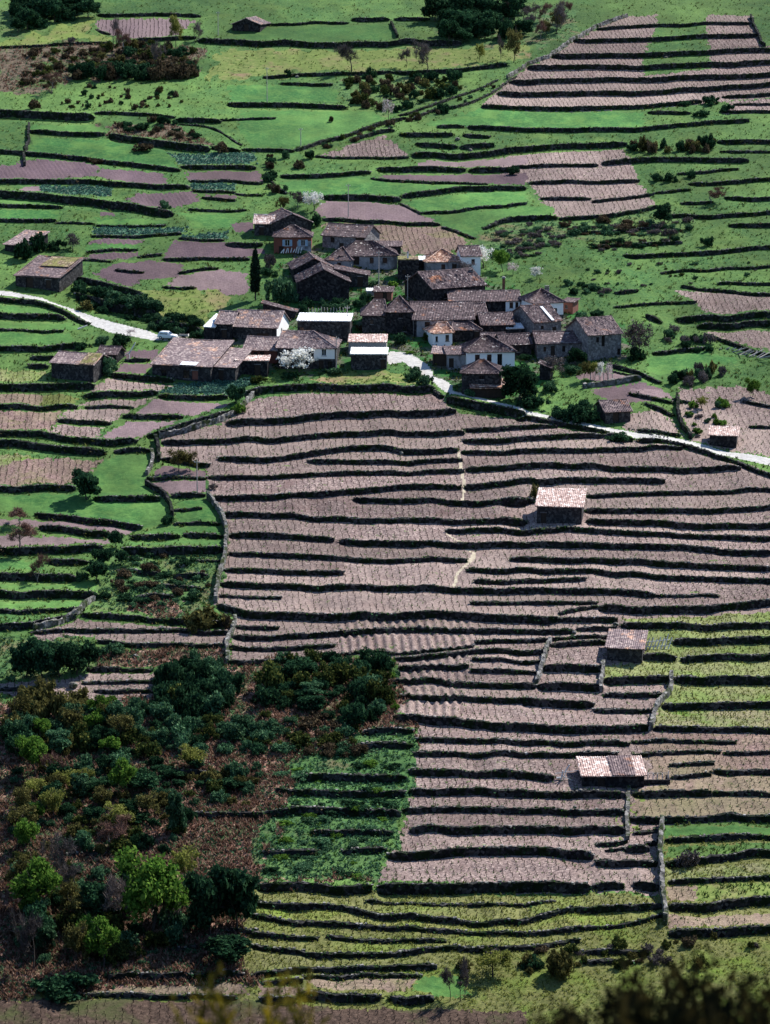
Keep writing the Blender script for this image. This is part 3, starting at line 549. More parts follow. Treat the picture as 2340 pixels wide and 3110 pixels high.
for tile, th, txt in WALLS:
    P = parse(tile, txt); P = P[np.argsort(P[:, 0])]
    hm = th / 2.08 / (1.22 * scale_at(P[:, 1].mean()))
    n = max(4, int((P[-1, 0] - P[0, 0]) / (.55 * scale_at(P[:, 1].mean()))))
    u = np.linspace(P[0, 0], P[-1, 0], n); v = np.interp(u, P[:, 0], P[:, 1])
    if n > 8:                                            # soften the corners and let the line wander
        v = np.convolve(np.r_[[v[0]] * 4, v, [v[-1]] * 4], np.ones(9) / 9, 'valid')
        v = v + np.convolve(rng.normal(0, 1.6, n + 8), np.ones(9) / 3, 'valid')[:n] * .14
    P = np.stack([u, v], 1)
    walls.append((P, hm))
    a = np.searchsorted(us, P[0, 0]); b = np.searchsorted(us, P[-1, 0])
    if b <= a: continue
    cols = np.arange(a, b); u = us[cols]
    vw = np.interp(u, P[:, 0], P[:, 1])
    dd = vw[None, :] - vs[:, None]; bb = BEST[:, a:b]; mk = (dd >= 0) & (dd < bb); bb[mk] = dd[mk]; SID[:, a:b][mk] = len(walls)
    e = np.minimum(u - P[0, 0], P[-1, 0] - u) / 22.0
    hh = hm * (.6 + .4 * np.clip(e, 0, 1))
    yw = np.interp(vw, vs, YV)
    D = YV[:, None] - yw[None, :]
    L = np.clip(hh / 2 / .16, 1.6, 7.0)[None, :]
    up = np.clip(1 - D / L, 0, 1); dn = np.clip(1 + D / L, 0, 1)
    rr = np.interp(vw, vs, ROWM)[None, :] * .9
    H[:, cols] += np.where(D >= 0, up, dn) * np.clip(D / rr, -1, 1) * hh[None, :] / 2
def samp(A, u, v):
    fu = np.clip((np.asarray(u, float) - us[0]) / DU, 0, NU - 1.001); fv = np.clip(np.interp(v, vs, np.arange(NV)), 0, NV - 1.001)
    i = fu.astype(int); j = fv.astype(int); a = fu - i; b = fv - j
    return A[j, i] * (1 - a) * (1 - b) + A[j, i + 1] * a * (1 - b) + A[j + 1, i] * (1 - a) * b + A[j + 1, i + 1] * a * b
def gz(x, y):                                          # ground height at a place
    x = np.asarray(x, float); y = np.asarray(y, float)
    u, v = project(x, y, K * y)
    return K * y + samp(H, u, v)
def gp(u, v):                                          # place on the ground seen at a photo point
    v2 = v
    for _ in range(4): v2 = v + samp(H, u, v2) * scale_at(v2) * .97
    x, y, z = plane_pt(u, v2)
    return np.array((float(x), float(y), float(gz(x, y))))

# ------------------------------------------------------------------ which field each patch of ground belongs to
uc = us[:-1] + DU / 2; vc = (vs[:-1] + vs[1:]) / 2
FID = np.full((NV - 1, NU - 1), -1, np.int16)
def inside(P, uu, vv):
    """(rows, cols) mask for a polygon over lattice uu x vv"""
    m = np.zeros((len(vv), len(uu)), bool)
    n = len(P)
    for i in range(n):
        x0, y0 = P[i]; x1, y1 = P[(i + 1) % n]
        if y0 == y1: continue
        lo, hi = min(y0, y1), max(y0, y1)
        r = (vv >= lo) & (vv < hi)
        if not r.any(): continue
        xi = x0 + (vv[r] - y0) / (y1 - y0) * (x1 - x0)
        m[r] ^= uu[None, :] > xi[:, None]
    return m
fields = []
jit_u = 6.0 * smooth_noise(300, 500, 11); jit_v = 3.0 * smooth_noise(300, 500, 12)
big_u = 26.0 * smooth_noise(70, 120, 13) + 10 * smooth_noise(200, 330, 15); big_v = 10.0 * smooth_noise(70, 120, 14) + 5 * smooth_noise(200, 330, 16)
for k, (name, mat, vines, label, rings) in enumerate(FIELDS):
    wild = mat in ('heath', 'dry_grass', 'rough_grass', 'bracken', 'yard', 'overgrown') and 'strip' not in label
    P = np.concatenate([parse(t, s) for t, s in rings])
    ex = 60 if wild else 0
    a0, b0 = max(0, int((P[:, 0].min() - ex - us[0]) / DU) - 1), min(NU - 1, int((P[:, 0].max() + ex - us[0]) / DU) + 2)
    a1, b1 = max(0, np.searchsorted(vs, P[:, 1].min() - ex * .5) - 2), min(NV - 1, np.searchsorted(vs, P[:, 1].max() + ex * .5) + 2)
    m = inside(P, uc[a0:b0], vc[a1:b1])
    # ragged edges: look the mask up at slightly shifted places
    ju = np.clip(np.arange(b0 - a0)[None, :] + np.round((big_u if wild else jit_u)[a1:b1, a0:b0] / DU).astype(int), 0, b0 - a0 - 1)
    jv = np.clip(np.arange(b1 - a1)[:, None] + np.round((big_v if wild else jit_v)[a1:b1, a0:b0] / 2.2).astype(int), 0, b1 - a1 - 1)
    if mat not in ('road', 'path_soil'): m = m[jv, ju]
    FID[a1:b1, a0:b0][m] = k
    fields.append(P)
def field_at(u, v):
    i = np.clip(((np.asarray(u) - us[0]) / DU).astype(int), 0, NU - 2); j = np.clip(np.searchsorted(vs, np.asarray(v)) - 1, 0, NV - 2)
    return FID[j, i]
# tall ridges
RID = [k for k, f in enumerate(FIELDS) if f[2] == 4]
FV = np.full((NV, NU), -1, np.int16); FV[:-1, :-1] = FID
H += np.isin(FV, RID) * .22 * (np.cos(2 * math.pi * (XG + .03 * YG + .15 * np.sin(YG * .4)) / 1.3))
DRILL = [k for k, f in enumerate(FIELDS) if f[2] == 2]
VINE = [k for k, f in enumerate(FIELDS) if f[2] == 1]
H += np.isin(FV, DRILL) * .09 * np.cos(2 * math.pi * (XG + .3 * YG) / 1.0)
ROAD = [k for k, f in enumerate(FIELDS) if f[1] == 'road']
def blur_u(A, k):
    c = np.cumsum(np.pad(A, ((0, 0), (k + 1, k)), mode='edge'), 1); return (c[:, 2 * k + 1:] - c[:, :-2 * k - 1]) / (2 * k + 1)
ZG = ZP + H
r_ = np.random.default_rng(41); HUE = np.clip(r_.beta(1.1, 1.6, len(WALLS) + 2) * .9, 0, .85); TONE = r_.uniform(.72, 1.22, len(WALLS) + 2)
plot_hue = (blur_u(blur_u(HUE[SID], 14), 9) + .12 * smooth_noise(120, 200, 44)).clip(0, 1); plot_tone = blur_u(blur_u(TONE[SID], 14), 9) * (1 + .07 * smooth_noise(90, 160, 45))
allco = np.stack([XG, YG, ZG], -1).reshape(-1, 3)
def patch(name, mask, mat):
    jj, ii = np.nonzero(mask)
    q = np.stack([jj * NU + ii, (jj + 1) * NU + ii, (jj + 1) * NU + ii + 1, jj * NU + ii + 1], 1)
    uq, inv = np.unique(q, return_inverse=True)
    me = mesh_np(name, allco[uq], inv.reshape(q.shape), MATS[mat], True)
    for nm, arr in (('plot_hue', plot_hue), ('plot_tone', plot_tone)):
        at = me.attributes.new(nm, 'FLOAT', 'POINT'); at.data.foreach_set('value', np.ascontiguousarray(arr.ravel()[uq], np.float32))
    return obj(name, me)
for k, (name, mat, vines, label, rings) in enumerate(FIELDS):
    mk = FID == k
    if mk.any(): tag(patch(name, mk, mat), label, kind='structure')
tag(patch('hillside', FID == -1, 'grass'), 'green grassy hillside between the fields', kind='structure')

# the wider slope, the valley and the hill the picture is taken from, below the frame
prof = [(1500, K * 1500 - 60), (700, K * 700 - 6), (420, K * 420 - 2.5), (330, K * 330 - 2.5), (-130, K * -130 - 3.0), (-160, -38), (-200, -42), (-215, -42)]
for t in (250, 200, 150, 100, 60, 40, 25, 15, 8, 3, 0, -10, -60): prof.append((CAM[1] + t, 98.7 - .46 * t if t > 0 else 98.7 - .1 * t))
py = np.array([p[0] for p in prof]); pz = np.array([p[1] for p in prof]); px = np.array([-900, -400, -200, -120, -60, -25, -8, 8, 25, 60, 120, 200, 400, 900.])
gx, gy = np.meshgrid(px, py); gzv = np.repeat(pz[:, None], len(px), 1)
n = len(px); q = [(r * n + c, (r + 1) * n + c, (r + 1) * n + c + 1, r * n + c + 1) for r in range(len(py) - 1) for c in range(n - 1)]
tag(obj('valley_terrain', mesh_np('valley_terrain', np.stack([gx, gy, gzv], -1).reshape(-1, 3), np.array(q), MATS['rough_grass'], True)),
    'surrounding slope and near hillside beyond the fields', kind='structure')

# ------------------------------------------------------------------ dry-stone walls, one object each
def ordinal(n):
    return '%d%s' % (n, 'th' if 10 <= n % 100 <= 20 else {1: 'st', 2: 'nd', 3: 'rd'}.get(n % 10, 'th'))
AREAS = [
 (lambda u, v: v < 420 and u < 880, 'on the upper left pastures'),
 (lambda u, v: v < 360 and u > 1480, 'in the upper right vineyard'),
 (lambda u, v: v < 420 and u < 1480, 'on the upper central pastures'),
 (lambda u, v: v < 830 and u < 860, 'in the garden plots left of the village'),
 (lambda u, v: v < 830 and u < 1500, 'in the fields directly above the village'),
 (lambda u, v: v < 830, 'on the green slope above the village\'s right end'),
 (lambda u, v: v < 1420 and u > 1540 and v < 1210, 'on the slope beside the village\'s right end'),
 (lambda u, v: v < 1420 and u < 640, 'among the plots below the white road'),
 (lambda u, v: v < 1850 and u > 640 and u < 1400, 'in the left half of the big vineyard'),
 (lambda u, v: v < 1850 and u > 640, 'in the right half of the big vineyard'),
 (lambda u, v: v < 2250 and u < 640, 'on the left terraces beside the big vineyard'),
 (lambda u, v: v < 2290 and u < 1560, 'between the big vineyard and the thicket'),
 (lambda u, v: v < 2290, 'around the square-roofed hut'),
 (lambda u, v: v < 2720 and u > 1200 and u < 2000, 'in the vineyard left of and below the lowest hut'),
 (lambda u, v: v < 2900 and u >= 1900, 'right of the tall mossy wall and lowest hut'),
 (lambda u, v: v < 2690, 'on the overgrown bracken slope'),
 (lambda u, v: u > 800, 'in the yellow-green bottom vineyard'),
 (lambda u, v: True, 'along the bottom left edge'),
]
def wall_mesh(name, X, Y, nx, ny, zlo, zhi, thick, mat, r):
    n = len(X); lev = np.array([0, .35, .7, 1.0])
    rows = []
    for side in (1, -1):
        order = lev if side == 1 else lev[::-1]
        for f in order:
            j = r.normal(0, .05, n); jz = r.normal(0, .03, n) if f not in (0,) else 0
            off = side * (thick / 2 * (1.15 - .3 * f)) + j
            top = r.normal(0, .07, n) if f == 1.0 else 0
            rows.append(np.stack([X + nx * off, Y + ny * off, zlo + (zhi - zlo) * f + jz + top], 1))
    co = np.concatenate(rows); m = len(rows)
    a = np.arange(n - 1)
    fs = [np.stack([k * n + a, k * n + a + 1, (k + 1) * n + a + 1, (k + 1) * n + a], 1) for k in range(m - 1)]
    fs.append(np.array([[k * n, (k + 1) * n, (m - 2 - k) * n, (m - 1 - k) * n] for k in range(m // 2 - 1)]))
    fs.append(np.array([[(m - 1 - k) * n + n - 1, (m - 2 - k) * n + n - 1, (k + 1) * n + n - 1, k * n + n - 1] for k in range(m // 2 - 1)]))
    c = np.array((X[n // 2], Y[n // 2], zlo[n // 2])); 
    return mesh_np(name, co - c, np.concatenate(fs), mat), c
tops = []                                                # places along wall tops for weeds
area_n = {}
order = sorted(range(len(walls)), key=lambda i: walls[i][0][:, 1].mean())
for wi in order:
    P, hm = walls[wi]
    um, vm = P[:, 0].mean(), P[:, 1].mean()
    u, v = P.T; n = len(u)
    x, y, _ = plane_pt(u, v)
    tx = np.gradient(x); ty = np.gradient(y); L = np.hypot(tx, ty) + 1e-9
    nx, ny = ty / L, -tx / L                             # facing down the slope
    flip = np.where(ny > 0, -1, 1); nx = nx * flip; ny = ny * flip
    th = max(.62, float(np.interp(vm, vs, ROWM)) * 1.3)
    zlo = np.minimum(gz(x + nx * .9, y + ny * .9), gz(x + nx * 1.3, y + ny * 1.3)) - .25
    zhi = gz(x - nx * .8, y - ny * .8) + .06 + np.convolve(rng.normal(0, .1, n + 4), np.ones(5) / 2.2, 'valid')[:n] * .16
    zhi = np.maximum(zhi, zlo + .45)
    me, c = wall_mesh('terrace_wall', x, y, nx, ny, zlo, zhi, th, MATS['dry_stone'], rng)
    o = obj('terrace_wall', me, loc=c)
    for f, a in AREAS:
        if f(um, vm): break
    area_n[a] = area_n.get(a, 0) + 1
    tag(o, 'dry-stone terrace wall, %s from top %s' % (ordinal(area_n[a]), a), 'stone wall', 'terrace walls ' + a, 'thing')
    tops.append(np.stack([x, y, zhi, nx, ny, hm + 0 * x, zlo], 1))
for tile, hgt, pale, txt, label in CROSS:
    P = parse(tile, txt)
    G = np.array([gp(a, b) for a, b in P])
    seg = np.r_[0, np.cumsum(np.hypot(G[1:, 0] - G[:-1, 0], G[1:, 1] - G[:-1, 1]))]
    n = max(4, int(seg[-1] / .5)); q = np.linspace(0, seg[-1], n)
    x = np.interp(q, seg, G[:, 0]); y = np.interp(q, seg, G[:, 1])
    if n > 8: x = x + np.convolve(rng.normal(0, .3, n + 6), np.ones(7) / 4, 'valid')[:n] * .5
    tx = np.gradient(x); ty = np.gradient(y); L = np.hypot(tx, ty) + 1e-9
    nx, ny = ty / L, -tx / L
    g = gz(x, y); g2 = np.convolve(np.r_[[g[0]] * 2, g, [g[-1]] * 2], np.ones(5) / 5, 'valid')
    zhi = np.maximum(g, g2) + hgt * (1 + np.convolve(rng.normal(0, .2, n + 4), np.ones(5) / 3, 'valid')[:n] * .6)
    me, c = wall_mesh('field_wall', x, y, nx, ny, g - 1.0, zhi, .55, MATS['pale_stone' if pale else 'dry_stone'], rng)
    tag(obj('field_wall', me, loc=c), label, 'stone wall', kind='thing')

# ------------------------------------------------------------------ house materials
def tile_mat(name, stops, orange=None, lo=.5, hi=.6, moss=None):
    m, t, out = new_mat(name)
    tc = t.nodes.new('ShaderNodeTexCoord').outputs['Object']
    oi = t.nodes.new('ShaderNodeObjectInfo').outputs['Random']
    ad = node(t, 'ShaderNodeVectorMath', operation='ADD'); t.links.new(tc, ad.inputs[0])
    cb = node(t, 'ShaderNodeCombineXYZ'); mu = node(t, 'ShaderNodeMath', operation='MULTIPLY'); mu.inputs[1].default_value = 40
    t.links.new(oi, mu.inputs[0]); t.links.new(mu.outputs[0], cb.inputs[0]); t.links.new(mu.outputs[0], cb.inputs[1]); t.links.new(cb.outputs[0], ad.inputs[1])
    co = ad.outputs[0]
    vo = node(t, 'ShaderNodeTexVoronoi', Scale=3.0); t.links.new(co, vo.inputs[0])
    sx = node(t, 'ShaderNodeSeparateColor'); t.links.new(vo.outputs['Color'], sx.inputs[0])
    c = ramp(t, sx.outputs[0], stops)
    if orange:
        f = ramp(t, noise(t, co, .35, 4, .7), [(lo, (0, 0, 0)), (hi, (1, 1, 1))])
        c = mixc(t, f, c, mixc(t, sx.outputs[1], tuple(x * .6 for x in orange), tuple(min(1, x * 1.7) for x in orange)))
    if moss:
        f = ramp(t, noise(t, co, .5, 4, .7), [(.56, (0, 0, 0)), (.66, (1, 1, 1))]); c = mixc(t, f, c, moss)
    b = node(t, 'ShaderNodeBsdfPrincipled', Roughness=0.85); b.inputs['Specular IOR Level'].default_value = .25
    t.links.new(c, b.inputs['Base Color']); t.links.new(b.outputs[0], out.inputs[0]); return m
tile_mat('roof_brown', [(0.0, (.05, .034, .037)), (.4, (.09, .06, .064)), (.75, (.135, .093, .095)), (.95, (.20, .145, .142)), (.995, (.5, .43, .4))], (.30, .13, .07), .6, .7)
tile_mat('roof_dark', [(0.0, (.035, .023, .027)), (.4, (.068, .043, .048)), (.75, (.105, .07, .074)), (.95, (.17, .125, .12)), (.993, (.6, .55, .5))])
tile_mat('roof_orange', [(0.0, (.12, .065, .05)), (.35, (.28, .14, .095)), (.7, (.45, .25, .17)), (.92, (.72, .52, .4))], (.24, .17, .16), .52, .62)
tile_mat('roof_pale', [(0.0, (.11, .078, .083)), (.4, (.18, .13, .133)), (.75, (.26, .19, .186)), (.96, (.42, .335, .305))], (.52, .30, .2), .55, .66)
tile_mat('roof_new', [(0.0, (.26, .165, .145)), (.4, (.42, .29, .25)), (.8, (.62, .47, .41)), (.95, (.82, .72, .66))])
tile_mat('roof_moss', [(0.0, (.06, .04, .03)), (.4, (.14, .09, .06)), (.7, (.22, .15, .10)), (.92, (.4, .32, .2))], (.14, .13, .04), .5, .6)
tile_mat('roof_rust', [(0.0, (.06, .041, .045)), (.4, (.12, .082, .086)), (.75, (.18, .128, .127)), (.95, (.29, .215, .2))], (.27, .13, .08), .56, .68)
def plain_mat(name, col, rough=.8, var=.25, scale=.8, dirt=None, metal=0.0, bump=0.0):
    m, t, out = new_mat(name)
    tc = t.nodes.new('ShaderNodeTexCoord').outputs['Object']
    n1 = noise(t, tc, scale, 6, .7)
    c = ramp(t, n1, [(.3, tuple(x * (1 - var) for x in col)), (.7, tuple(min(1, x * (1 + var * .5)) for x in col))])
    if dirt:
        f = ramp(t, noise(t, tc, scale * .6, 5, .75, .6), [(dirt[1], (0, 0, 0)), (dirt[1] + .12, (1, 1, 1))]); c = mixc(t, f, c, dirt[0])
    b = node(t, 'ShaderNodeBsdfPrincipled', Roughness=rough, Metallic=metal); b.inputs['Specular IOR Level'].default_value = .3
    t.links.new(c, b.inputs['Base Color'])
    if bump:
        bn = node(t, 'ShaderNodeBump', Strength=bump, Distance=.05); t.links.new(n1, bn.inputs['Height']); t.links.new(bn.outputs[0], b.inputs['Normal'])
    t.links.new(b.outputs[0], out.inputs[0]); return m
stone_mat('house_stone', (.022, .021, .023), (.045, .042, .043), (.10, .095, .093), scale=2.6)
stone_mat('house_stone_dark', (.010, .010, .012), (.024, .022, .024), (.06, .056, .056), scale=2.6)
stone_mat('house_stone_pale', (.12, .112, .115), (.20, .185, .185), (.31, .29, .285), scale=2.4)
plain_mat('plaster_white', (.90, .89, .88), .85, .08, .5, ((.5, .46, .42), .66))
plain_mat('plaster_old', (.34, .33, .34), .9, .4, .5, ((.10, .095, .10), .48))
plain_mat('plaster_red', (.20, .065, .045), .9, .3, .6)
plain_mat('brick_red', (.22, .085, .06), .9, .3, 1.5)
plain_mat('sheet_white', (.86, .86, .86), .5, .06, .4)
plain_mat('wood_dark', (.045, .03, .022), .85, .4, 2)
plain_mat('wood_grey', (.42, .38, .34), .8, .4, 3)
plain_mat('wood_pale', (.75, .71, .66), .8, .25, 3)
plain_mat('shutter_blue', (.30, .42, .55), .6, .2, 2)
plain_mat('white_paint', (.82, .82, .82), .5, .1, 2)
plain_mat('concrete', (.36, .34, .32), .9, .3, 1.2)
plain_mat('bark', (.075, .06, .05), .95, .4, 3, bump=.5)
plain_mat('bark_grey', (.20, .18, .165), .95, .4, 3, bump=.5)
m, t, out = new_mat('pane_glass')
b = node(t, 'ShaderNodeBsdfPrincipled', Roughness=.12); b.inputs['Base Color'].default_value = (.012, .013, .016, 1); b.inputs['Specular IOR Level'].default_value = .6  # near-black base paints the dark inside behind the pane
t.links.new(b.outputs[0], out.inputs[0])

# ------------------------------------------------------------------ house builder
def slope_mesh(name, A, B, C, D, mat, sag=.1, r=None, pitch=.30):
    """tiled slope: A-B along the eave, D-C along the ridge (A below D); corrugated barrel tiles in courses"""
    A, B, C, D = map(lambda p: np.array(p, float), (A, B, C, D))
    w = max(np.linalg.norm(B - A), np.linalg.norm(C - D)); l = max(np.linalg.norm(D - A), np.linalg.norm(C - B))
    nc = max(6, int(w / pitch) * 2); nr = max(4, int(l / .42))
    s = np.linspace(0, 1, nc + 1)[None, :, None]; f = np.linspace(0, 1, nr + 1)[:, None, None]
    P = (A * (1 - s) + B * s) * (1 - f) + (D * (1 - s) + C * s) * f
    nrm = np.cross(B - A, (D + C) / 2 - (A + B) / 2); nrm /= np.linalg.norm(nrm)
    zig = np.where(np.arange(nc + 1) % 2 == 0, 0.0, .085)[None, :] * (1 - .0 * f[:, :, 0])
    jit = r.normal(0, .022, (nr + 1, nc + 1)) + r.normal(0, .03, (nr + 1, 1)) * .5
    off = zig + jit - sag * np.sin(np.pi * f[:, :, 0]) * .6 - sag * np.sin(np.pi * s[:, :, 0]) * .8 + .03
    P = P + nrm * off[:, :, None]
    P[0] -= (D - A) / l * np.abs(r.normal(0, .05, (nc + 1, 1)))
    co = P.reshape(-1, 3); n = nc + 1
    jj, ii = np.meshgrid(np.arange(nr), np.arange(nc), indexing='ij'); a = (jj * n + ii).ravel()
    fs = np.stack([a, a + 1, a + 1 + n, a + n], 1)
    # boarding below, closing the thickness
    base = len(co); und = np.array([A, B, C, D]) - nrm * .13
    return co, fs, und, nrm
def roof_part(name, slopes, mat, parent, r, sag):
    cos, fss, b = [], [], 0
    for q in slopes:
        co, fs, und, nrm = slope_mesh(name, *q, mat, sag, r)
        cos.append(co); fss.append(fs + b); b += len(co)
        up = und + nrm * .12
        bx = np.concatenate([und, up]); cos.append(bx)
        fss.append(np.array([(0, 3, 2, 1), (0, 1, 5, 4), (1, 2, 6, 5), (2, 3, 7, 6), (3, 0, 4, 7)]) + b); b += 8
    return obj(name, mesh_np(name, np.concatenate(cos), np.concatenate(fss), mat), parent)
def panel(mb, x0, x1, z0, z1, opens, reveal=.22):
    """front wall in the plane y=0 with true openings"""
    xs = sorted({x0, x1, *[o[0] for o in opens], *[o[1] for o in opens]}); zs = sorted({z0, z1, *[o[2] for o in opens], *[o[3] for o in opens]})
    for i in range(len(xs) - 1):
        for j in range(len(zs) - 1):
            cx, cz = (xs[i] + xs[i + 1]) / 2, (zs[j] + zs[j + 1]) / 2
            if any(o[0] < cx < o[1] and o[2] < cz < o[3] for o in opens): continue
            mb.add([(xs[i], 0, zs[j]), (xs[i + 1], 0, zs[j]), (xs[i + 1], 0, zs[j + 1]), (xs[i], 0, zs[j + 1])], [(0, 1, 2, 3)])
    for a, b, c, d in opens:
        mb.add([(a, 0, c), (b, 0, c), (b, 0, d), (a, 0, d), (a, reveal, c), (b, reveal, c), (b, reveal, d), (a, reveal, d)],
               [(0, 4, 5, 1), (1, 5, 6, 2), (2, 6, 7, 3), (3, 7, 4, 0)])
def house(label, tile, x0, x1, ve, h, d, rot=0, roof='gable', rise=1.5, wall='house_stone', roofm='roof_brown', op=(), rop=(), name='house', cat='house',
          over=.35, hl=None, hr=None, chim=None, low=None, rp=.5, sag=.1, group=None, endw=None, found=1.2):
    if roofm != 'sheet_white' and name == 'house': d, rise = d * 1.14, rise * 1.2
    ua, v = S(tile, x0, ve); ub, _ = S(tile, x1, ve); um = (ua + ub) / 2
    vb = v
    for _ in range(5): vb = v + h * scale_at(vb) * math.cos(math.atan2(CAM[2], 480))
    s = scale_at(vb); th = R(rot); w = (ub - ua) / s / math.cos(th)
    x, y, z = (float(q) for q in plane_pt(um, vb))
    r = np.random.default_rng(abs(hash(label)) % 1000003 if False else sum(ord(c) * (i + 1) for i, c in enumerate(label)) % 1000003)
    root = bpy.data.objects.new(name, None); root.location = (x, y, z); root.rotation_euler = (0, 0, th); link(root)
    root.empty_display_size = .5
    tag(root, label, cat, group, 'thing')
    W = w / 2; mb = MB()
    opens = []
    for o in op:
        xc = -W + o[0] * w; opens.append((xc - o[2] / 2, xc + o[2] / 2, o[1], min(h - .15, o[1] + o[3])))
    zb = -found
    panel(mb, -W, W, zb, h, opens)
    zt = {'gable': h, 'hip': h, 'gable_y': h, 'shed': h, 'shed_r': h, 'shed_l': h}[roof]
    if roof == 'gable':
        yr = d * rp
        zbk = h
        for sx in (-W, W):
            vsq = [(sx, 0, zb), (sx, d, zb), (sx, d, zbk), (sx, yr, h + rise), (sx, 0, h)]
            mb.add(vsq, [(0, 1, 2, 3, 4)] if sx > 0 else [(4, 3, 2, 1, 0)])
        mb.add([(-W, d, zb), (W, d, zb), (W, d, zbk), (-W, d, zbk)], [(3, 2, 1, 0)])
        k1 = rise / yr; k2 = rise / (d - yr)
        slopes = [((-W - over, -over, h - over * k1), (W + over, -over, h - over * k1), (W + over, yr, h + rise), (-W - over, yr, h + rise)),
                  ((W + over, d + over, h - over * k2), (-W - over, d + over, h - over * k2), (-W - over, yr, h + rise), (W + over, yr, h + rise))]
    elif roof == 'shed':
        for sx in (-W, W):
            vsq = [(sx, 0, zb), (sx, d, zb), (sx, d, h + rise), (sx, 0, h)]
            mb.add(vsq, [(0, 1, 2, 3)] if sx > 0 else [(3, 2, 1, 0)])
        mb.add([(-W, d, zb), (W, d, zb), (W, d, h + rise), (-W, d, h + rise)], [(3, 2, 1, 0)])
        k1 = rise / d
        slopes = [((-W - over, -over, h - over * k1), (W + over, -over, h - over * k1), (W + over, d + over, h + rise + over * k1), (-W - over, d + over, h + rise + over * k1))]
    elif roof in ('shed_r', 'shed_l'):
        hl_, hr_ = (h + rise, h) if roof == 'shed_r' else (h, h + rise)
        mb.add([(-W, 0, h), (W, 0, h), (-W if roof == 'shed_r' else W, 0, h + rise)], [(0, 1, 2)])
        mb.add([(-W, 0, zb), (-W, d, zb), (-W, d, hl_), (-W, 0, hl_)], [(3, 2, 1, 0)]); mb.add([(W, 0, zb), (W, d, zb), (W, d, hr_), (W, 0, hr_)], [(0, 1, 2, 3)])
        mb.add([(-W, d, zb), (W, d, zb), (W, d, hr_), (-W, d, hl_)], [(3, 2, 1, 0)])
        k1 = rise / w * over
        if roof == 'shed_r': slopes = [((W + over, -over, h - k1), (W + over, d + over, h - k1), (-W - over, d + over, h + rise + k1), (-W - over, -over, h + rise + k1))]
        else: slopes = [((-W - over, d + over, h - k1), (-W - over, -over, h - k1), (W + over, -over, h + rise + k1), (W + over, d + over, h + rise + k1))]
    elif roof == 'gable_y':
        mb.add([(-W, 0, h), (W, 0, h), (0, 0, h + rise)], [(0, 1, 2)]); mb.add([(-W, d, h), (W, d, h), (0, d, h + rise)], [(2, 1, 0)])
        for sx in (-W, W):
            vsq = [(sx, 0, zb), (sx, d, zb), (sx, d, h), (sx, 0, h)]
            mb.add(vsq, [(0, 1, 2, 3)] if sx > 0 else [(3, 2, 1, 0)])
        mb.add([(-W, d, zb), (W, d, zb), (W, d, h), (-W, d, h)], [(3, 2, 1, 0)])
        k1 = rise / W * over
        slopes = [((-W - over, d + over, h - k1), (-W - over, -over, h - k1), (0, -over, h + rise), (0, d + over, h + rise)),
                  ((W + over, -over, h - k1), (W + over, d + over, h - k1), (0, d + over, h + rise), (0, -over, h + rise))]
    else:
        for sx in (-W, W):
            vsq = [(sx, 0, zb), (sx, d, zb), (sx, d, h), (sx, 0, h)]
            mb.add(vsq, [(0, 1, 2, 3)] if sx > 0 else [(3, 2, 1, 0)])
        mb.add([(-W, d, zb), (W, d, zb), (W, d, h), (-W, d, h)], [(3, 2, 1, 0)])
        a = min(w * .49, d / 2 if hl is None else hl); b = min(w * .49, d / 2 if hr is None else hr)
        L_, R_ = (-W + a, d / 2, h + rise), (W - b, d / 2, h + rise); k = rise / (d / 2) * over
        e = [(-W - over, -over, h - k), (W + over, -over, h - k), (W + over, d + over, h - k), (-W - over, d + over, h - k)]
        slopes = [(e[0], e[1], R_, L_), (e[2], e[3], L_, R_), (e[3], e[0], L_, L_), (e[1], e[2], R_, R_)]
    if low:                                                # a lower storey or half in another finish, slightly proud
        xa, xb = -W + low[2] * w - .004, -W + low[3] * w + .004; z0 = low[4] if len(low) > 4 else zb
        oc = [(max(o[0], xa + .01), min(o[1], xb - .01), max(o[2], z0 + .01), min(o[3], low[1] - .01)) for o in opens if o[0] < xb and o[1] > xa and o[2] < low[1] and o[3] > z0]
        lm = MB(); panel(lm, xa, xb, z0, low[1], oc, .06); lm.v = [(p[0], p[1] - .05, p[2]) for p in lm.v]
        lm.add([(xa, -.05, low[1]), (xb, -.05, low[1]), (xb, .0, low[1]), (xa, .0, low[1])], [(0, 1, 2, 3)])
        for sx in (xa, xb): lm.add([(sx, -.05, z0), (sx, 0, z0), (sx, 0, low[1]), (sx, -.05, low[1])], [(0, 1, 2, 3)])
        lm.build('facing', MATS[low[0]], root)
    wl = mb.build('wall', MATS[wall], root)
    if endw:  # sunlit gable end: the light on it is put into a paler facing
        em = MB(); yr = d * rp; em.add([(W + .02, 0, zb), (W + .02, d, zb), (W + .02, d, h - .1), (W + .02, yr, h + rise - .1), (W + .02, 0, h - .1)], [(0, 1, 2, 3, 4)])
        em.build('sunlit_end', MATS[endw], root)
    rf = roof_part('roof', slopes, MATS[roofm], root, r, sag)
    # ridge tiles
    rt = MB()
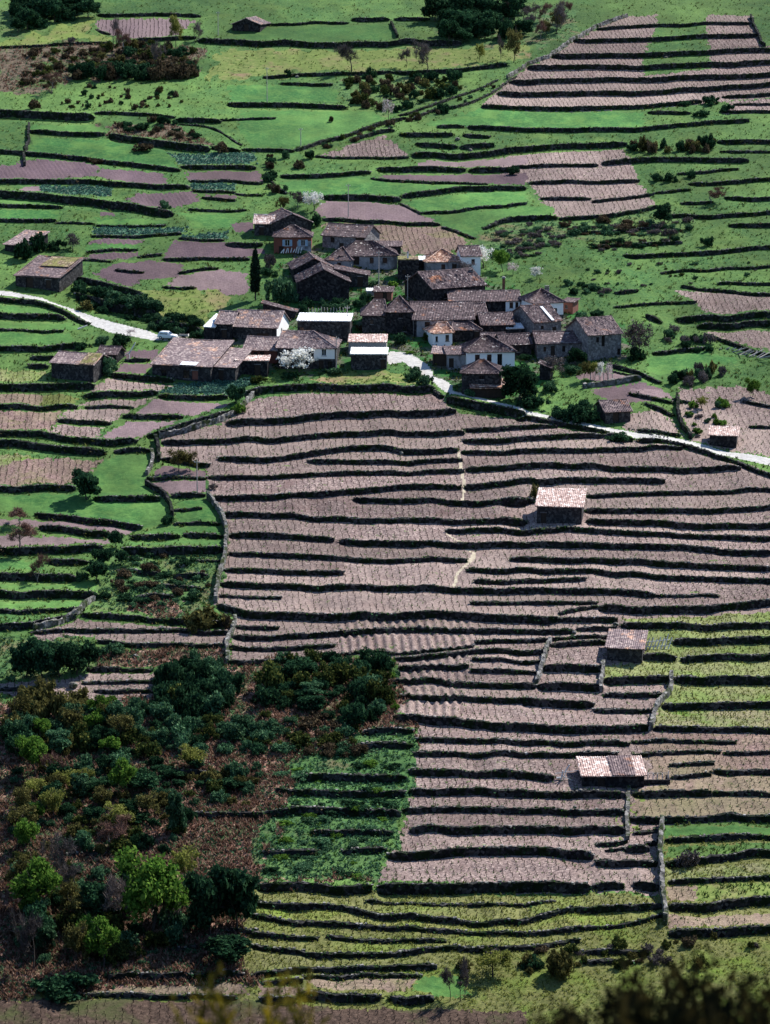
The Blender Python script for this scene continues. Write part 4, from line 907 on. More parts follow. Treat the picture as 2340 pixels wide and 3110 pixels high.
    if roof in ('gable', 'hip', 'gable_y'):
        p, q = slopes[0][3], slopes[0][2]
        if np.linalg.norm(np.array(p) - np.array(q)) > .3:
            nseg = 6
            for i in range(nseg):
                f0, f1 = i / nseg, (i + 1) / nseg
                c0 = np.array(p) * (1 - f0) + np.array(q) * f0; c1 = np.array(p) * (1 - f1) + np.array(q) * f1
                c0[2] += .04 - sag * .8 * math.sin(math.pi * f0); c1[2] += .04 - sag * .8 * math.sin(math.pi * f1)
                rt.tube(c0, c1, .14, .13, 6)
        if roof == 'hip':
            for A_, B_ in ((slopes[0][0], slopes[0][3]), (slopes[0][1], slopes[0][2])):
                rt.tube(np.array(A_) + (0, 0, .08), np.array(B_) + (0, 0, .05), .12, .12, 5)
        if rt.v: rt.build('ridge_tiles', MATS[roofm], rf)
    for k, o in enumerate(op):
        a, b, c, dd = opens[k]; kind = o[4]
        if kind in 'dB':
            q = MB(); q.box(a + .02, b - .02, .14, .2, c, dd - .02)
            dr = q.build('door', MATS['wood_dark' if len(o) < 6 else o[5]], root)
            q = MB(); q.box(a - .08, b + .08, -.05, .10, dd, dd + .18); q.build('lintel', MATS['house_stone_pale'], dr)
        elif kind == 'o':                                   # open entrance or loggia: a dark panel stands in for the unlit inside
            q = MB(); q.box(a + .01, b - .01, .215, .235, c, dd); q.build('shade_panel', MATS['wood_dark'], root)
        else:
            q = MB(); t_ = .07
            q.box(a, a + t_, .08, .15, c, dd); q.box(b - t_, b, .08, .15, c, dd); q.box(a + t_, b - t_, .08, .15, c, c + t_); q.box(a + t_, b - t_, .08, .15, dd - t_, dd)
            q.box((a + b) / 2 - .03, (a + b) / 2 + .03, .085, .145, c + t_, dd - t_)
            wn = q.build('window', MATS['white_paint' if kind in 'ws' else 'wood_dark'], root)
            q = MB(); q.box(a + .03, b - .03, .16, .18, c + .03, dd - .03); q.build('pane', MATS['pane_glass'], wn)
            q = MB(); q.box(a - .1, b + .1, -.08, .06, c - .1, c - .003); q.build('sill', MATS['house_stone_pale'], wn)
            if kind == 's':
                for sa, sb in ((a - .5, a - .03), (b + .03, b + .5)):
                    q = MB(); q.box(sa, sb, -.07, -.02, c, dd); q.build('shutter', MATS['shutter_blue'], wn)
    for (yc, zc, ww, hh) in rop:                            # window in the right-hand end wall
        q = MB(); q.box(W - .05, W + .02, yc - ww / 2, yc + ww / 2, zc, zc + hh)
        wn = q.build('window', MATS['wood_dark'], root)
        q = MB(); q.box(W + .005, W + .03, yc - ww / 2 + .08, yc + ww / 2 - .08, zc + .08, zc + hh - .08); q.build('pane', MATS['pane_glass'], wn)
    if chim:
        q = MB(); cx, cy, ch = -W + chim[0] * w, chim[1] * d, h + rise + chim[2]
        q.box(cx - .35, cx + .35, cy - .3, cy + .3, h - .3, ch); q.box(cx - .43, cx + .43, cy - .38, cy + .38, ch, ch + .1)
        q.box(cx - .3, cx - .2, cy - .25, cy + .25, ch + .1, ch + .4); q.box(cx + .2, cx + .3, cy - .25, cy + .25, ch + .1, ch + .4); q.box(cx - .42, cx + .42, cy - .36, cy + .36, ch + .4, ch + .48)
        q.build('chimney', MATS['house_stone_pale'], root)
    root['w'] = w
    return root, w
def patch_sheet(root, w, fx0, fx1, y0, y1, z0, z1, name='roof_sheet'):
    """a loose white sheet lying on the front slope"""
    q = MB(); n = 10
    xs = np.linspace(-w / 2 + fx0 * w, -w / 2 + fx1 * w, n)
    for i in range(n):
        dz = .03 if i % 2 else 0
        q.v += [(xs[i], y0, z0 + dz), (xs[i], y1, z1 + dz), (xs[i], y0, z0 + dz - .04), (xs[i], y1, z1 + dz - .04)]
        if i: b = 4 * i; q.f += [[b - 4, b, b + 1, b - 3], [b - 2, b - 1, b + 3, b + 2], [b - 4, b - 2, b + 2, b]]
    return q.build(name, MATS['sheet_white'], root)
def tile_patch(root, w, fx0, fx1, y0, y1, z0, z1, mat, seed=1):
    """a stretch of other tiles relaid on the front slope"""
    co, fs, und, nrm = slope_mesh('tile_patch', (-w / 2 + fx0 * w, y0, z0), (-w / 2 + fx1 * w, y0, z0), (-w / 2 + fx1 * w, y1, z1), (-w / 2 + fx0 * w, y1, z1), None, .03, np.random.default_rng(seed))
    return obj('tile_patch', mesh_np('tile_patch', co + nrm * .07, fs, MATS[mat]), root)
WIN = lambda f, z, w=.9, h=1.2, k='w': (f, z, w, h, k)
# --- upper group
house('long low wing with sunlit orange roof beside the cypress field, topmost house','Z1',720,950,238,2.7,4.5,-4,'gable',1.2,'house_stone','roof_new',[(.4,0,1,1.8,'d')])
r_,w_ = house('gabled stone house with a white roof patch behind the red-walled house','Z1',955,1440,228,2.9,9,14,'gable_y',1.5,'house_stone','roof_brown',[(.3,.8,.8,1,'x')])
patch_sheet(r_, w_, .08, .3, 4.5, 8.5, 3.45, 3.45, 'roof_sheet')
house('red and white house with blue shutters under a pyramid roof','Z1',968,1440,408,3.6,6.5,0,'hip',1.5,'plaster_red','roof_brown',[(.36,1.55,1.0,1.3,'s'),(.78,1.55,.9,1.3,'s'),(.2,0,1.0,1.5,'o')],low=('plaster_old',2.6,.62,1.0),hl=3.4,hr=3.4)
house('long house with a dark loggia at its right end','Z2',330,870,232,3.2,6.5,-24,'gable',1.6,'house_stone_pale','roof_brown',[(.24,1.6,.9,1.1,'x'),(.88,1.3,2.0,1.7,'o'),(.45,.2,1,1.4,'d')])
house('low lean-to with a pale roof edge right of the loggia house','Z2',985,1325,362,1.8,2.6,0,'shed',.5,'house_stone_dark','roof_brown',[(.5,0,1.2,1.5,'o')])
house('broad hipped house below the loggia house','Z2',560,1280,478,3.0,8,4,'hip',1.9,'plaster_old','roof_dark',[(.28,1.0,1.2,1.6,'o'),(.55,1.3,.8,1.1,'x'),(.78,1.3,.9,1.1,'x')],hl=3.5)
house('short hipped wing jutting from the broad hipped house','Z2',385,700,530,2.6,6,-12,'hip',1.7,'plaster_old','roof_brown',[(.5,.9,.8,1,'x')])
house('dark stone barn, the rear one of two gables','Z2',-30,490,645,2.8,8,8,'gable_y',1.7,'house_stone_dark','roof_brown',[(.5,1.0,.7,.8,'o')])
house('stone annexe with low sloping roof right of the two dark gables','Z2',500,912,728,2.6,5,0,'shed_r',1.0,'house_stone','roof_brown',[(.45,1.3,.7,1,'x'),(.75,.2,1.1,2,'d')])
house('dark gabled stone barn in front, above the ivy hedge','Z2',25,670,812,3.9,9,4,'gable_y',2.0,'house_stone_dark','roof_dark',[])
house('small rust-red hut between barn and big house','Z2',985,1205,935,1.9,2.6,-6,'shed',.5,'brick_red','roof_dark',[(.62,0,.8,1.7,'d')],name='shed',cat='shed')
house('tiny white-roofed shelter beside the rust-red hut','Z2',890,985,930,1.0,1.6,0,'shed',.25,'concrete','sheet_white',[],name='shelter',cat='shed',over=.12,sag=0)
house('square stone stump of a tower with grass on top','Z3',120,385,372,4.2,4,0,'shed',.15,'house_stone_dark','roof_moss',[(.3,1.2,.7,1,'o')],name='tower_ruin',cat='ruin',over=.02,sag=0)
house('small shed with white sheet roof beside the tower stump','Z3',385,500,372,2.2,2.5,0,'shed',.35,'house_stone_dark','sheet_white',[],name='shed',cat='shed',over=.15,sag=0)
house('house with patchy orange hipped roof near the blossom hedge','Z3',480,955,385,2.6,6.5,10,'hip',1.6,'plaster_old','roof_orange',[(.45,.9,.8,1,'x'),(.75,0,1,1.9,'d')])
house('pale tall house end next to the blossom hedge','Z3',930,1165,318,4.2,6,8,'gable',1.3,'plaster_white','roof_brown',[(.6,2.4,.7,1,'x')])
house('big rectangular house with corner towards the viewer','Z3',560,1230,705,3.8,9.5,30,'gable',2.1,'house_stone_dark','roof_brown',[(.25,1.6,.8,1,'x'),(.5,1.6,.8,1,'x'),(.8,1.2,1.2,1.4,'o')],chim=(.95,.4,-.5))
house('long low tiled house with white right end','Z3',775,1660,885,2.4,6.5,3,'gable',1.2,'house_stone_dark','roof_brown',[(.88,.9,.7,1.1,'x'),(.96,.9,.6,1.1,'x')],low=('plaster_white',2.3,.8,1.0))
house('whitewashed house with balcony and faded hipped roof','Z4',330,715,322,3.8,7,18,'hip',1.7,'plaster_white','roof_brown',[(.2,2.0,.9,1.4,'x'),(.45,1.9,.9,1.5,'x'),(.72,.5,.9,2,'x')],low=('house_stone',1.2,0,1),chim=(.8,.7,-.2))
house('small brick-red annexe at the right end of the whitewashed house','Z4',700,830,318,2.5,3,-25,'shed',.3,'brick_red','roof_dark',[(.4,1.2,.5,.6,'x')],name='annexe',cat='house')
r_,w_ = house('stone house with a white strip along its roof','Z4',340,690,560,3.2,9,26,'gable',2.0,'house_stone_pale','roof_brown',[(.3,1.6,.6,.7,'x'),(.75,.3,.9,1.6,'d')])
patch_sheet(r_, w_, .62, .72, -.3, 4.4, 3.28, 5.32)
house('tall pale stone house at the right end of the village','Z4',1020,1450,722,4.8,8.5,22,'gable',2.0,'house_stone_pale','roof_rust',[(.28,3.2,.6,1,'x'),(.45,2.4,.7,2,'x'),(.93,.6,.6,1.2,'x')])
house('low stone house with sagging roof in front of the tall pale house','Z4',380,985,832,2.8,6,8,'gable',1.4,'house_stone_pale','roof_brown',[(.16,1.1,.5,.9,'x'),(.33,.2,.8,2,'d'),(.56,1.0,.6,1.1,'x')],sag=.25)
house('small dark house with speckled white roof edges','Z8',850,1225,598,2.6,5,12,'gable',1.2,'house_stone_dark','roof_dark',[(.55,1.0,.7,.9,'x')])
# --- lower group
r_,w_ = house('white house with three tall windows and hipped roof','Z8',412,1015,692,3.8,7.5,6,'hip',1.9,'plaster_white','roof_dark',[(.215,1.55,.9,1.6,'x'),(.465,1.55,.85,1.6,'x'),(.685,1.1,.9,2.1,'x')],low=('house_stone',.9,0,1),hl=3.6,hr=4.6)
house('pyramid-roofed stone cottage in front of the three-window white house','Z8',345,840,962,4.2,6,-4,'hip',1.5,'house_stone','roof_brown',[(.5,2.9,.8,.7,'x')],hl=3.2,hr=3.2)
house('narrow tiled shed behind the three-window white house','Z8',600,880,530,2.0,3.5,0,'gable',.8,'house_stone_dark','roof_brown',[],name='shed',cat='shed')
r_,w_ = house('dark-roofed house in the alley beside a white sheet roof','Z8',600,1000,350,2.6,6,8,'gable',1.4,'house_stone_dark','roof_brown',[(.3,.8,.7,.9,'x')])
house('lean-to with bright white sheet roof in the alley','Z8',915,1125,402,1.7,2.4,12,'shed',.5,'house_stone_dark','sheet_white',[],name='lean_to',cat='shed',over=.15,sag=0)
house('small white house with dark right wing, its white half','Z7',978,1225,535,2.7,5,16,'hip',1.2,'plaster_white','roof_orange',[(.2,.9,.45,1,'x'),(.74,.9,.7,1.2,'x')],hl=2.5,hr=.3)
house('dark stone wing right of the small white house','Z7',1228,1585,498,2.3,5.5,2,'hip',1.2,'house_stone_dark','roof_brown',[(.85,.2,.8,1.6,'d')],hl=.4)
house('square tower-like house with pointed roof above the grey path','Z7',388,725,268,4.6,6,0,'hip',2.0,'house_stone_dark','roof_brown',[(.55,3.2,.7,.8,'x'),(.7,.6,.7,1,'x')],hl=2.6,hr=2.6)
house('stone house left of the tower-like house','Z7',85,388,312,3.7,7,0,'hip',1.9,'house_stone','roof_brown',[(.4,1.8,.6,.8,'x')],hr=.3)
house('very long house with whitewashed patches, right of the tower-like house','Z7',735,1490,368,3.4,9.5,4,'gable',2.1,'plaster_old','roof_brown',[(.23,1.5,1,1.3,'x'),(.42,1.6,.7,1,'x'),(.76,1.7,.7,.9,'x')],low=('house_stone_dark',3.3,0,.05))
house('short dark-roofed extension at the right end of the very long house','Z7',1430,1665,318,2.6,6,10,'gable',1.5,'house_stone_dark','roof_brown',[])
house('tiled lean-to on posts left of the three-window white house','Z7',1165,1405,812,2.8,4.5,6,'shed',.7,'plaster_old','roof_brown',[(.2,.2,.9,1.8,'o')],name='lean_to',cat='shed')
house('open tiled porch roof over the yard left of the white house','Z7',975,1165,800,2.4,3.2,-6,'shed',.7,'wood_dark','roof_pale',[(.5,0,2.2,2.0,'o')],name='porch_shed',cat='shed')
house('barn with long white metal roof in the middle of the village','Z6',600,1262,392,3.8,5.5,-4,'shed',.55,'house_stone','sheet_white',[(.08,.5,.9,2,'x')],name='barn',cat='barn',over=.2,sag=0)
house('low tiled shed behind the white-roofed shed on the edge','Z6',1245,1722,660,2.4,4.5,-2,'shed',.75,'concrete','roof_new',[],name='shed',cat='shed',over=.15,sag=.03)
house('stone shed with short white roof on the village edge','Z6',1275,1726,812,3.0,4.2,-2,'shed',.45,'house_stone','sheet_white',[(.9,.1,.9,1.9,'d')],name='shed',cat='shed',over=.2,sag=0)
house('house with white upper storey behind the white blossom tree','Z6',350,1082,728,4.1,8.5,-4,'hip',1.9,'house_stone','roof_pale',[(.42,2.4,.6,1,'x'),(.58,2.1,.95,1.75,'x'),(.80,2.55,.85,1.2,'w'),(.75,0,.9,1.7,'d'),(.9,.1,.8,1.4,'x')],low=('plaster_white',4.0,.36,.985,1.95),hl=.4,hr=4.5)
house('low red-walled house left of the white blossom tree','Z6',-78,345,752,2.4,6.5,-12,'gable',1.5,'plaster_red','roof_pale',[(.35,.9,.7,.9,'x'),(.55,.9,.8,1,'x')])
r_,w_ = house('huge barn with broad patched roof at the left of the village','Z5',172,925,866,2.8,11.5,-17,'shed',2.9,'house_stone','roof_pale',[(.2,.3,1,1.4,'x'),(.58,.3,1.1,1.5,'x'),(.73,.2,1.2,1.6,'B','brick_red')],name='barn',cat='barn',sag=.2)
patch_sheet(r_, w_, .48, .76, -.3, 1.2, 2.86, 3.23)
house('barn extension with lower roof, joined to the huge barn','Z5',925,1232,886,2.7,8.5,-17,'shed',2.0,'house_stone','roof_pale',[(.4,.2,1,1.8,'d')],name='barn',cat='barn')
house('flat-roofed stone annexe right of the barn extension','Z5',1240,1636,806,3.0,2.8,-3,'shed',.35,'house_stone_dark','roof_new',[(.68,.2,1.1,1.9,'d')],name='annexe',cat='house')
house('stone house with a white end wall above the huge barn','Z5',1195,1755,380,2.9,8,-13,'gable',2.0,'house_stone','roof_pale',[(.4,.7,.6,.7,'x'),(.68,.6,2.2,1.0,'o')],rop=[(3.5,.6,.8,1.6)],endw='plaster_white')  # white of the end wall paints the sun falling on it
house('short tiled barn bay between white sheet and white-ended house','Z5',985,1190,338,3.4,7,-13,'gable',1.8,'house_stone_dark','roof_pale',[(.5,.5,1,1.6,'d')],name='barn',cat='barn')
house('steep white sheet lean-to above the parked car','Z5',830,972,386,2.6,5.5,-22,'shed',1.6,'house_stone_dark','sheet_white',[],name='lean_to',cat='shed',over=.12,sag=0)
house('brown lean roof sloping right below the cypress','Z6',165,575,272,1.5,3,-3,'shed_r',1.6,'house_stone_dark','roof_brown',[],name='shed',cat='shed')
# --- outliers
house('small pinkish roof at the far left edge above the old barn','Z9',-110,190,428,1.8,8,-26,'shed',1.9,'house_stone_dark','roof_pale',[],name='barn',cat='barn')
r_,w_ = house('old barn with rusty mossy roof above the white road','Z9',20,600,826,2.6,10,-22,'shed',2.6,'house_stone','roof_rust',[(.32,.1,1.6,2,'o'),(.75,.3,1.2,1.6,'d')],name='barn',cat='barn',sag=.3)
tile_patch(r_, w_, .3, .95, 5.0, 9.8, 3.92, 5.16, 'roof_moss', 3)
r_,w_ = house('stone barn with split grey and mossy roof below the road','Za',228,778,510,3.3,7.5,-20,'gable',1.35,'house_stone','roof_pale',[],rop=[(3.5,.8,.6,.9)],name='barn',cat='barn')
tile_patch(r_, w_, .68, 1.03, -.34, 3.7, 3.18, 4.64, 'roof_moss', 2)
house('small tiled shed behind the stone barn below the road','Za',820,1060,385,1.8,4,-18,'gable',1.0,'house_stone_dark','roof_brown',[],name='shed',cat='shed')
house('hut half buried in ivy above the lane','Zb',575,900,612,2.0,6,14,'gable',1.4,'house_stone','roof_rust',[(.42,0,1.1,1.7,'d')],name='hut',cat='hut')
house('small orange-roofed hut among vines at the right edge','B3',1282,1448,1082,2.0,3.6,-10,'shed',.7,'house_stone_dark','roof_new',[],name='hut',cat='hut')
house('vineyard hut with bright tiled roof alone in the big vineyard','Zc',214,774,398,3.1,6,-8,'shed',1.5,'house_stone','roof_new',[(.15,0,.9,1.8,'d')],name='hut',cat='hut',sag=.03)
house('square-roofed vineyard hut with a pole frame beside it','Zd',518,955,606,2.1,5.6,-10,'shed',1.1,'house_stone','roof_pale',[],name='hut',cat='hut')
r_,w_ = house('long lowest vineyard hut with half bright, half brown roof','Ze',462,1238,632,1.9,5.2,3,'shed',.85,'house_stone_dark','roof_new',[(.3,0,1,1.5,'d')],name='hut',cat='hut')
tile_patch(r_, w_, .47, .86, -.36, 5.5, 1.84, 2.8, 'roof_rust')
house('lone gabled barn at the top edge of the hillside','A1',1468,1645,152,1.9,9,-14,'gable_y',1.5,'house_stone_dark','roof_pale',[(.5,.1,1.3,1.6,'o')],name='barn',cat='barn')
house('small roofless stone shed below the village orchard','Z8',1330,1460,895,2.5,3,-10,'shed_r',.7,'house_stone_dark','roof_dark',[],name='shed',cat='shed')
house('broad tiled porch of the pyramid-roofed cottage','Z8',470,900,1148,2.0,3.0,2,'shed',.9,'wood_dark','roof_orange',[(.25,0,2.4,1.7,'o'),(.72,0,2.4,1.7,'o')],name='porch_shed',cat='shed',sag=.3)

# ------------------------------------------------------------------ plants: prototypes
def leaf_mat(name, c0, c1, c2, trans=.25):
    m, t, out = new_mat(name)
    tc = t.nodes.new('ShaderNodeTexCoord').outputs['Object']
    oi = t.nodes.new('ShaderNodeObjectInfo').outputs['Random']
    ge = t.nodes.new('ShaderNodeNewGeometry').outputs['Random Per Island']
    c = ramp(t, ge, [(0.0, c0), (.55, c1), (1.0, c2)])
    hv = node(t, 'ShaderNodeHueSaturation')
    mr = node(t, 'ShaderNodeMapRange'); mr.inputs['To Min'].default_value = .7; mr.inputs['To Max'].default_value = 1.25
    t.links.new(oi, mr.inputs[0]); t.links.new(mr.outputs[0], hv.inputs['Value']); t.links.new(c, hv.inputs['Color'])
    d = node(t, 'ShaderNodeBsdfDiffuse'); tr = node(t, 'ShaderNodeBsdfTranslucent'); mx = node(t, 'ShaderNodeMixShader', Fac=trans)
    t.links.new(hv.outputs[0], d.inputs[0]); t.links.new(hv.outputs[0], tr.inputs[0])
    t.links.new(d.outputs[0], mx.inputs[1]); t.links.new(tr.outputs[0], mx.inputs[2]); t.links.new(mx.outputs[0], out.inputs[0]); return m
leaf_mat('leaf_dark', (.008, .024, .014), (.02, .058, .027), (.055, .12, .055))
leaf_mat('leaf_ivy', (.02, .055, .03), (.05, .125, .06), (.14, .24, .12))
leaf_mat('leaf_brown', (.028, .022, .015), (.075, .056, .034), (.15, .115, .07))
leaf_mat('leaf_gorse', (.016, .03, .01), (.04, .065, .02), (.14, .14, .035))
leaf_mat('leaf_olive', (.035, .035, .014), (.10, .095, .032), (.20, .18, .06))
leaf_mat('leaf_spring', (.035, .09, .015), (.085, .18, .028), (.18, .29, .05), .4)
leaf_mat('leaf_yellow', (.10, .12, .025), (.20, .22, .05), (.34, .34, .10), .4)
leaf_mat('leaf_cypress', (.005, .012, .008), (.01, .024, .014), (.02, .042, .024), .05)
leaf_mat('petal', (.55, .55, .50), (.74, .73, .68), (.86, .85, .82), .3)
leaf_mat('petal_pink', (.35, .27, .27), (.5, .42, .42), (.68, .6, .6), .3)
leaf_mat('twig_grey', (.06, .05, .048), (.12, .10, .095), (.2, .17, .16), .1)
leaf_mat('twig_red', (.08, .045, .036), (.16, .09, .07), (.24, .15, .12), .1)
leaf_mat('grass_blade', (.02, .06, .015), (.05, .13, .025), (.13, .22, .05), .3)
leaf_mat('cabbage_leaf', (.03, .08, .065), (.06, .14, .11), (.13, .24, .19), .2)
leaf_mat('vine_wood', (.012, .009, .008), (.03, .022, .02), (.07, .05, .045), .0)
leaf_mat('gorse', (.04, .035, .008), (.12, .10, .015), (.42, .30, .02), .3)
leaf_mat('frond', (.10, .05, .032), (.22, .12, .085), (.40, .26, .19), .3)
def cloud(r, blobs, n, size, out_bias=.5, rexp=.42, aspect=1.6):
    """leaf-sized quads spread through a set of blobs (cx,cy,cz,rx,ry,rz)"""
    B = np.array(blobs, float); wts = (B[:, 3] * B[:, 4] * B[:, 5]) ** .67; wts /= wts.sum()
    k = r.choice(len(B), n, p=wts); d = r.normal(size=(n, 3)); d /= np.linalg.norm(d, axis=1, keepdims=True)
    rad = r.random(n) ** rexp * (1 + .10 * r.normal(size=n))
    c = B[k, :3] + d * B[k, 3:] * rad[:, None]
    nr = d * out_bias + r.normal(size=(n, 3)) * .6; nr /= np.linalg.norm(nr, axis=1, keepdims=True)
    a = np.cross(nr, r.normal(size=(n, 3))); a /= np.linalg.norm(a, axis=1, keepdims=True); b = np.cross(nr, a)
    s = size * (.6 + .8 * r.random(n))[:, None]
    co = np.stack([c - a * s * aspect / 2, c + b * s / 2, c + a * s * aspect / 2, c - b * s / 2], 1).reshape(-1, 3)
    return co, np.arange(4 * n).reshape(n, 4)
def limbs(r, mb, base, top, r0, n_l, spread, depth, taper=.6, nseg=3, up=.5, tips=None):
    """a bent stem with side limbs, recursively"""
    base = np.array(base, float); top = np.array(top, float)
    pts = [base]
    for i in range(1, nseg + 1):
        f = i / nseg; L = np.linalg.norm(top - base)
        pts.append(base * (1 - f) + top * f + r.normal(0, .05 * L, 3) * (f < 1))
    for i in range(nseg):
        ra = r0 * (1 - (1 - taper * .5) * i / nseg); rb = r0 * (1 - (1 - taper * .5) * (i + 1) / nseg)
        mb.tube(pts[i], pts[i + 1], ra, rb, 5 if depth > 1 else 3)
    if tips is not None: tips.append(pts[-1])
    if depth <= 0: return
    L = np.linalg.norm(top - base)
    for j in range(n_l):
        f = .35 + .65 * (j + r.random()) / n_l
        i = min(nseg - 1, int(f * nseg)); g = f * nseg - i
        p = pts[i] * (1 - g) + pts[min(i + 1, nseg)] * g
        d = (top - base) / L; sd = r.normal(size=3); sd -= d * np.dot(sd, d); sd /= np.linalg.norm(sd) + 1e-6
        dirn = d * up + sd * spread; dirn[2] += .25; dirn /= np.linalg.norm(dirn)
        limbs(r, mb, p, p + dirn * L * (.45 + .25 * r.random()), r0 * .5, max(2, n_l - 1), spread, depth - 1, taper, 2, up, tips)
PROTO = {}
def proto_shrub(key, mat, n=750, size=.17, variants=4, tall=1.0, nb=12, rexp=.5):
    L = []
    for v in range(variants):
        r = np.random.default_rng(len(PROTO) * 31 + v + 5)
        bl = [(0, 0, .42 * tall, .6, .6, .42 * tall)]
        for i in range(nb):
            a = r.random() * 6.28; q = .3 + .6 * r.random(); z = (.12 + .75 * r.random()) * (1.15 - .5 * q); s = .12 + .24 * r.random()
            bl.append((math.cos(a) * q, math.sin(a) * q, z * tall, s, s, s * tall * .9))
        co, fs = cloud(r, bl, n, size, rexp=rexp)
        co[:, 2] = np.maximum(co[:, 2], -.05 + .04 * r.random(len(co)))
        st = MB()
        for i in range(5):
            a = r.random() * 6.28; st.tube((0, 0, -.1), (math.cos(a) * .4, math.sin(a) * .4, .5 * tall), .035, .015, 3)
        sv = np.array(st.v); sf = [f for f in st.f if len(f) == 4]
        L.append(mesh_np(key, np.concatenate([co, sv]), np.concatenate([fs, np.array(sf) + len(co)]), MATS[mat]))
    PROTO[key] = [(None, m) for m in L]
def proto_tree(key, leaf, n=1500, size=.11, variants=3, bark='bark', trunk_h=.3, bare=False, crown=(.5, .36), lobes=11, rexp=.5, depth=2, limb_n=4, sp=.9):
    L = []
    for v in range(variants):
        r = np.random.default_rng(len(PROTO) * 57 + v + 9)
        tr = MB(); tips = []
        limbs(r, tr, (0, 0, -.05), (r.normal() * .03, r.normal() * .03, trunk_h + .35), .028, limb_n + 1, sp, depth, tips=tips, up=.55)
        tm = tr.mesh('trunk', MATS[bark])
        if bare:
            tw = []; 
            T = np.array(tips); n2 = n
            k = r.integers(0, len(T), n2); d = r.normal(size=(n2, 3)); d[:, 2] = np.abs(d[:, 2]) * 1.2 + .2; d /= np.linalg.norm(d, axis=1, keepdims=True)
            p0 = T[k] + r.normal(0, .03, (n2, 3)); ln = (.07 + .12 * r.random(n2))[:, None]; p1 = p0 + d * ln
            sd = np.cross(d, r.normal(size=(n2, 3))); sd /= np.linalg.norm(sd, axis=1, keepdims=True); sd *= size
            co = np.stack([p0 - sd, p0 + sd, p1 + sd * .4, p1 - sd * .4], 1).reshape(-1, 3); fs = np.arange(4 * n2).reshape(n2, 4)
        else:
            bl = []
            for i in range(lobes):
                a = r.random() * 6.28; q = crown[0] * .85 * math.sqrt(r.random()); z = trunk_h + crown[1] * (.25 + 1.35 * r.random())
                s = (.07 + .14 * r.random())
                bl.append((math.cos(a) * q, math.sin(a) * q, z, s, s, s * .85))
            bl.append((0, 0, trunk_h + crown[1], crown[0] * .62, crown[0] * .62, crown[1] * .8))
            co, fs = cloud(r, bl, n, size, rexp=rexp)
        L.append((tm, mesh_np('crown', co, fs, MATS[leaf])))
    PROTO[key] = L
proto_shrub('dark', 'leaf_dark', 2000, .105, 5); proto_shrub('ivy', 'leaf_ivy', 1800, .10, 5); proto_shrub('brown', 'leaf_brown', 1100, .12, 4)
proto_shrub('olive', 'leaf_olive', 1200, .12, 4); proto_shrub('gorse', 'leaf_gorse', 1300, .11, 4); proto_shrub('green', 'leaf_spring', 1200, .12, 3); proto_shrub('grey', 'twig_grey', 1200, .09, 3, rexp=.6)
proto_tree('tdark', 'leaf_dark', 4200, .055, 4, trunk_h=.18, crown=(.5, .4), lobes=24); proto_tree('tivy', 'leaf_ivy', 3600, .052, 3, trunk_h=.12, crown=(.42, .44), lobes=24)
proto_tree('tspring', 'leaf_spring', 5000, .04, 4, trunk_h=.28, lobes=26, rexp=.6); proto_tree('tyellow', 'leaf_yellow', 2600, .036, 3, trunk_h=.25, rexp=.75, lobes=24)
proto_tree('tolive', 'leaf_olive', 2600, .038, 3, trunk_h=.25, rexp=.75, lobes=24)
proto_tree('tbare', 'twig_grey', 1500, .0055, 4, bare=True, trunk_h=.3, depth=3, limb_n=3, bark='bark'); proto_tree('tred', 'twig_red', 1500, .0065, 3, bare=True, trunk_h=.25, depth=3, limb_n=3, bark='bark_grey')
proto_tree('tgrey', 'twig_grey', 2600, .03, 3, trunk_h=.2, rexp=.8, bark='bark_grey', lobes=24)
proto_tree('tblossom', 'petal', 1500, .038, 3, trunk_h=.22, rexp=.85, depth=3, limb_n=3, bark='bark', lobes=26)
proto_tree('tpink', 'petal_pink', 900, .036, 2, trunk_h=.3, rexp=.85, depth=3, limb_n=3, lobes=24)
# cypress
r = np.random.default_rng(3); tr = MB(); tr.tube((0, 0, -.03), (0, 0, .25), .016, .013, 7)
bl = [(r.normal() * .006, r.normal() * .006, .2 + .78 * f, .092 * (1 - (2 * abs(f - .36)) ** 1.7 * (.3 if f < .36 else .62)) * (1 if f < .93 else .5) + .006,) * 1 for f in np.linspace(0, 1, 16)]
bl = [(b[0], b[1], b[2], b[3], b[3], .055) for b in bl]
co, fs = cloud(r, bl, 5200, .017, rexp=.3, aspect=2.4)
PROTO['cypress'] = [(tr.mesh('trunk', MATS['bark']), mesh_np('crown', co, fs, MATS['leaf_cypress']))]
KNAME = {'dark': 'shrub', 'gorse': 'gorse_bush', 'ivy': 'bramble_bush', 'brown': 'heather_bush', 'olive': 'broom_bush', 'green': 'green_bush', 'grey': 'leafless_bush', 'tdark': 'evergreen_tree', 'tivy': 'ivy_clad_tree',
         'tspring': 'spring_tree', 'tyellow': 'budding_tree', 'tolive': 'oak_tree', 'tbare': 'bare_tree', 'tred': 'bare_tree', 'tgrey': 'leafless_tree', 'tblossom': 'blossom_tree', 'tpink': 'blossom_tree', 'cypress': 'cypress_tree'}
NOUN = {'dark': 'dark green shrub', 'gorse': 'dull green gorse bush', 'ivy': 'mid-green bramble', 'brown': 'brown heather bush', 'olive': 'olive broom bush', 'green': 'light green bush', 'grey': 'grey leafless bush',
        'tdark': 'dark evergreen tree', 'tspring': 'light green tree', 'tivy': 'ivy-clad tree', 'tyellow': 'yellow-green tree', 'tred': 'reddish bare tree', 'tolive': 'brownish tree', 'tbare': 'grey bare tree'}
prng = np.random.default_rng(21)
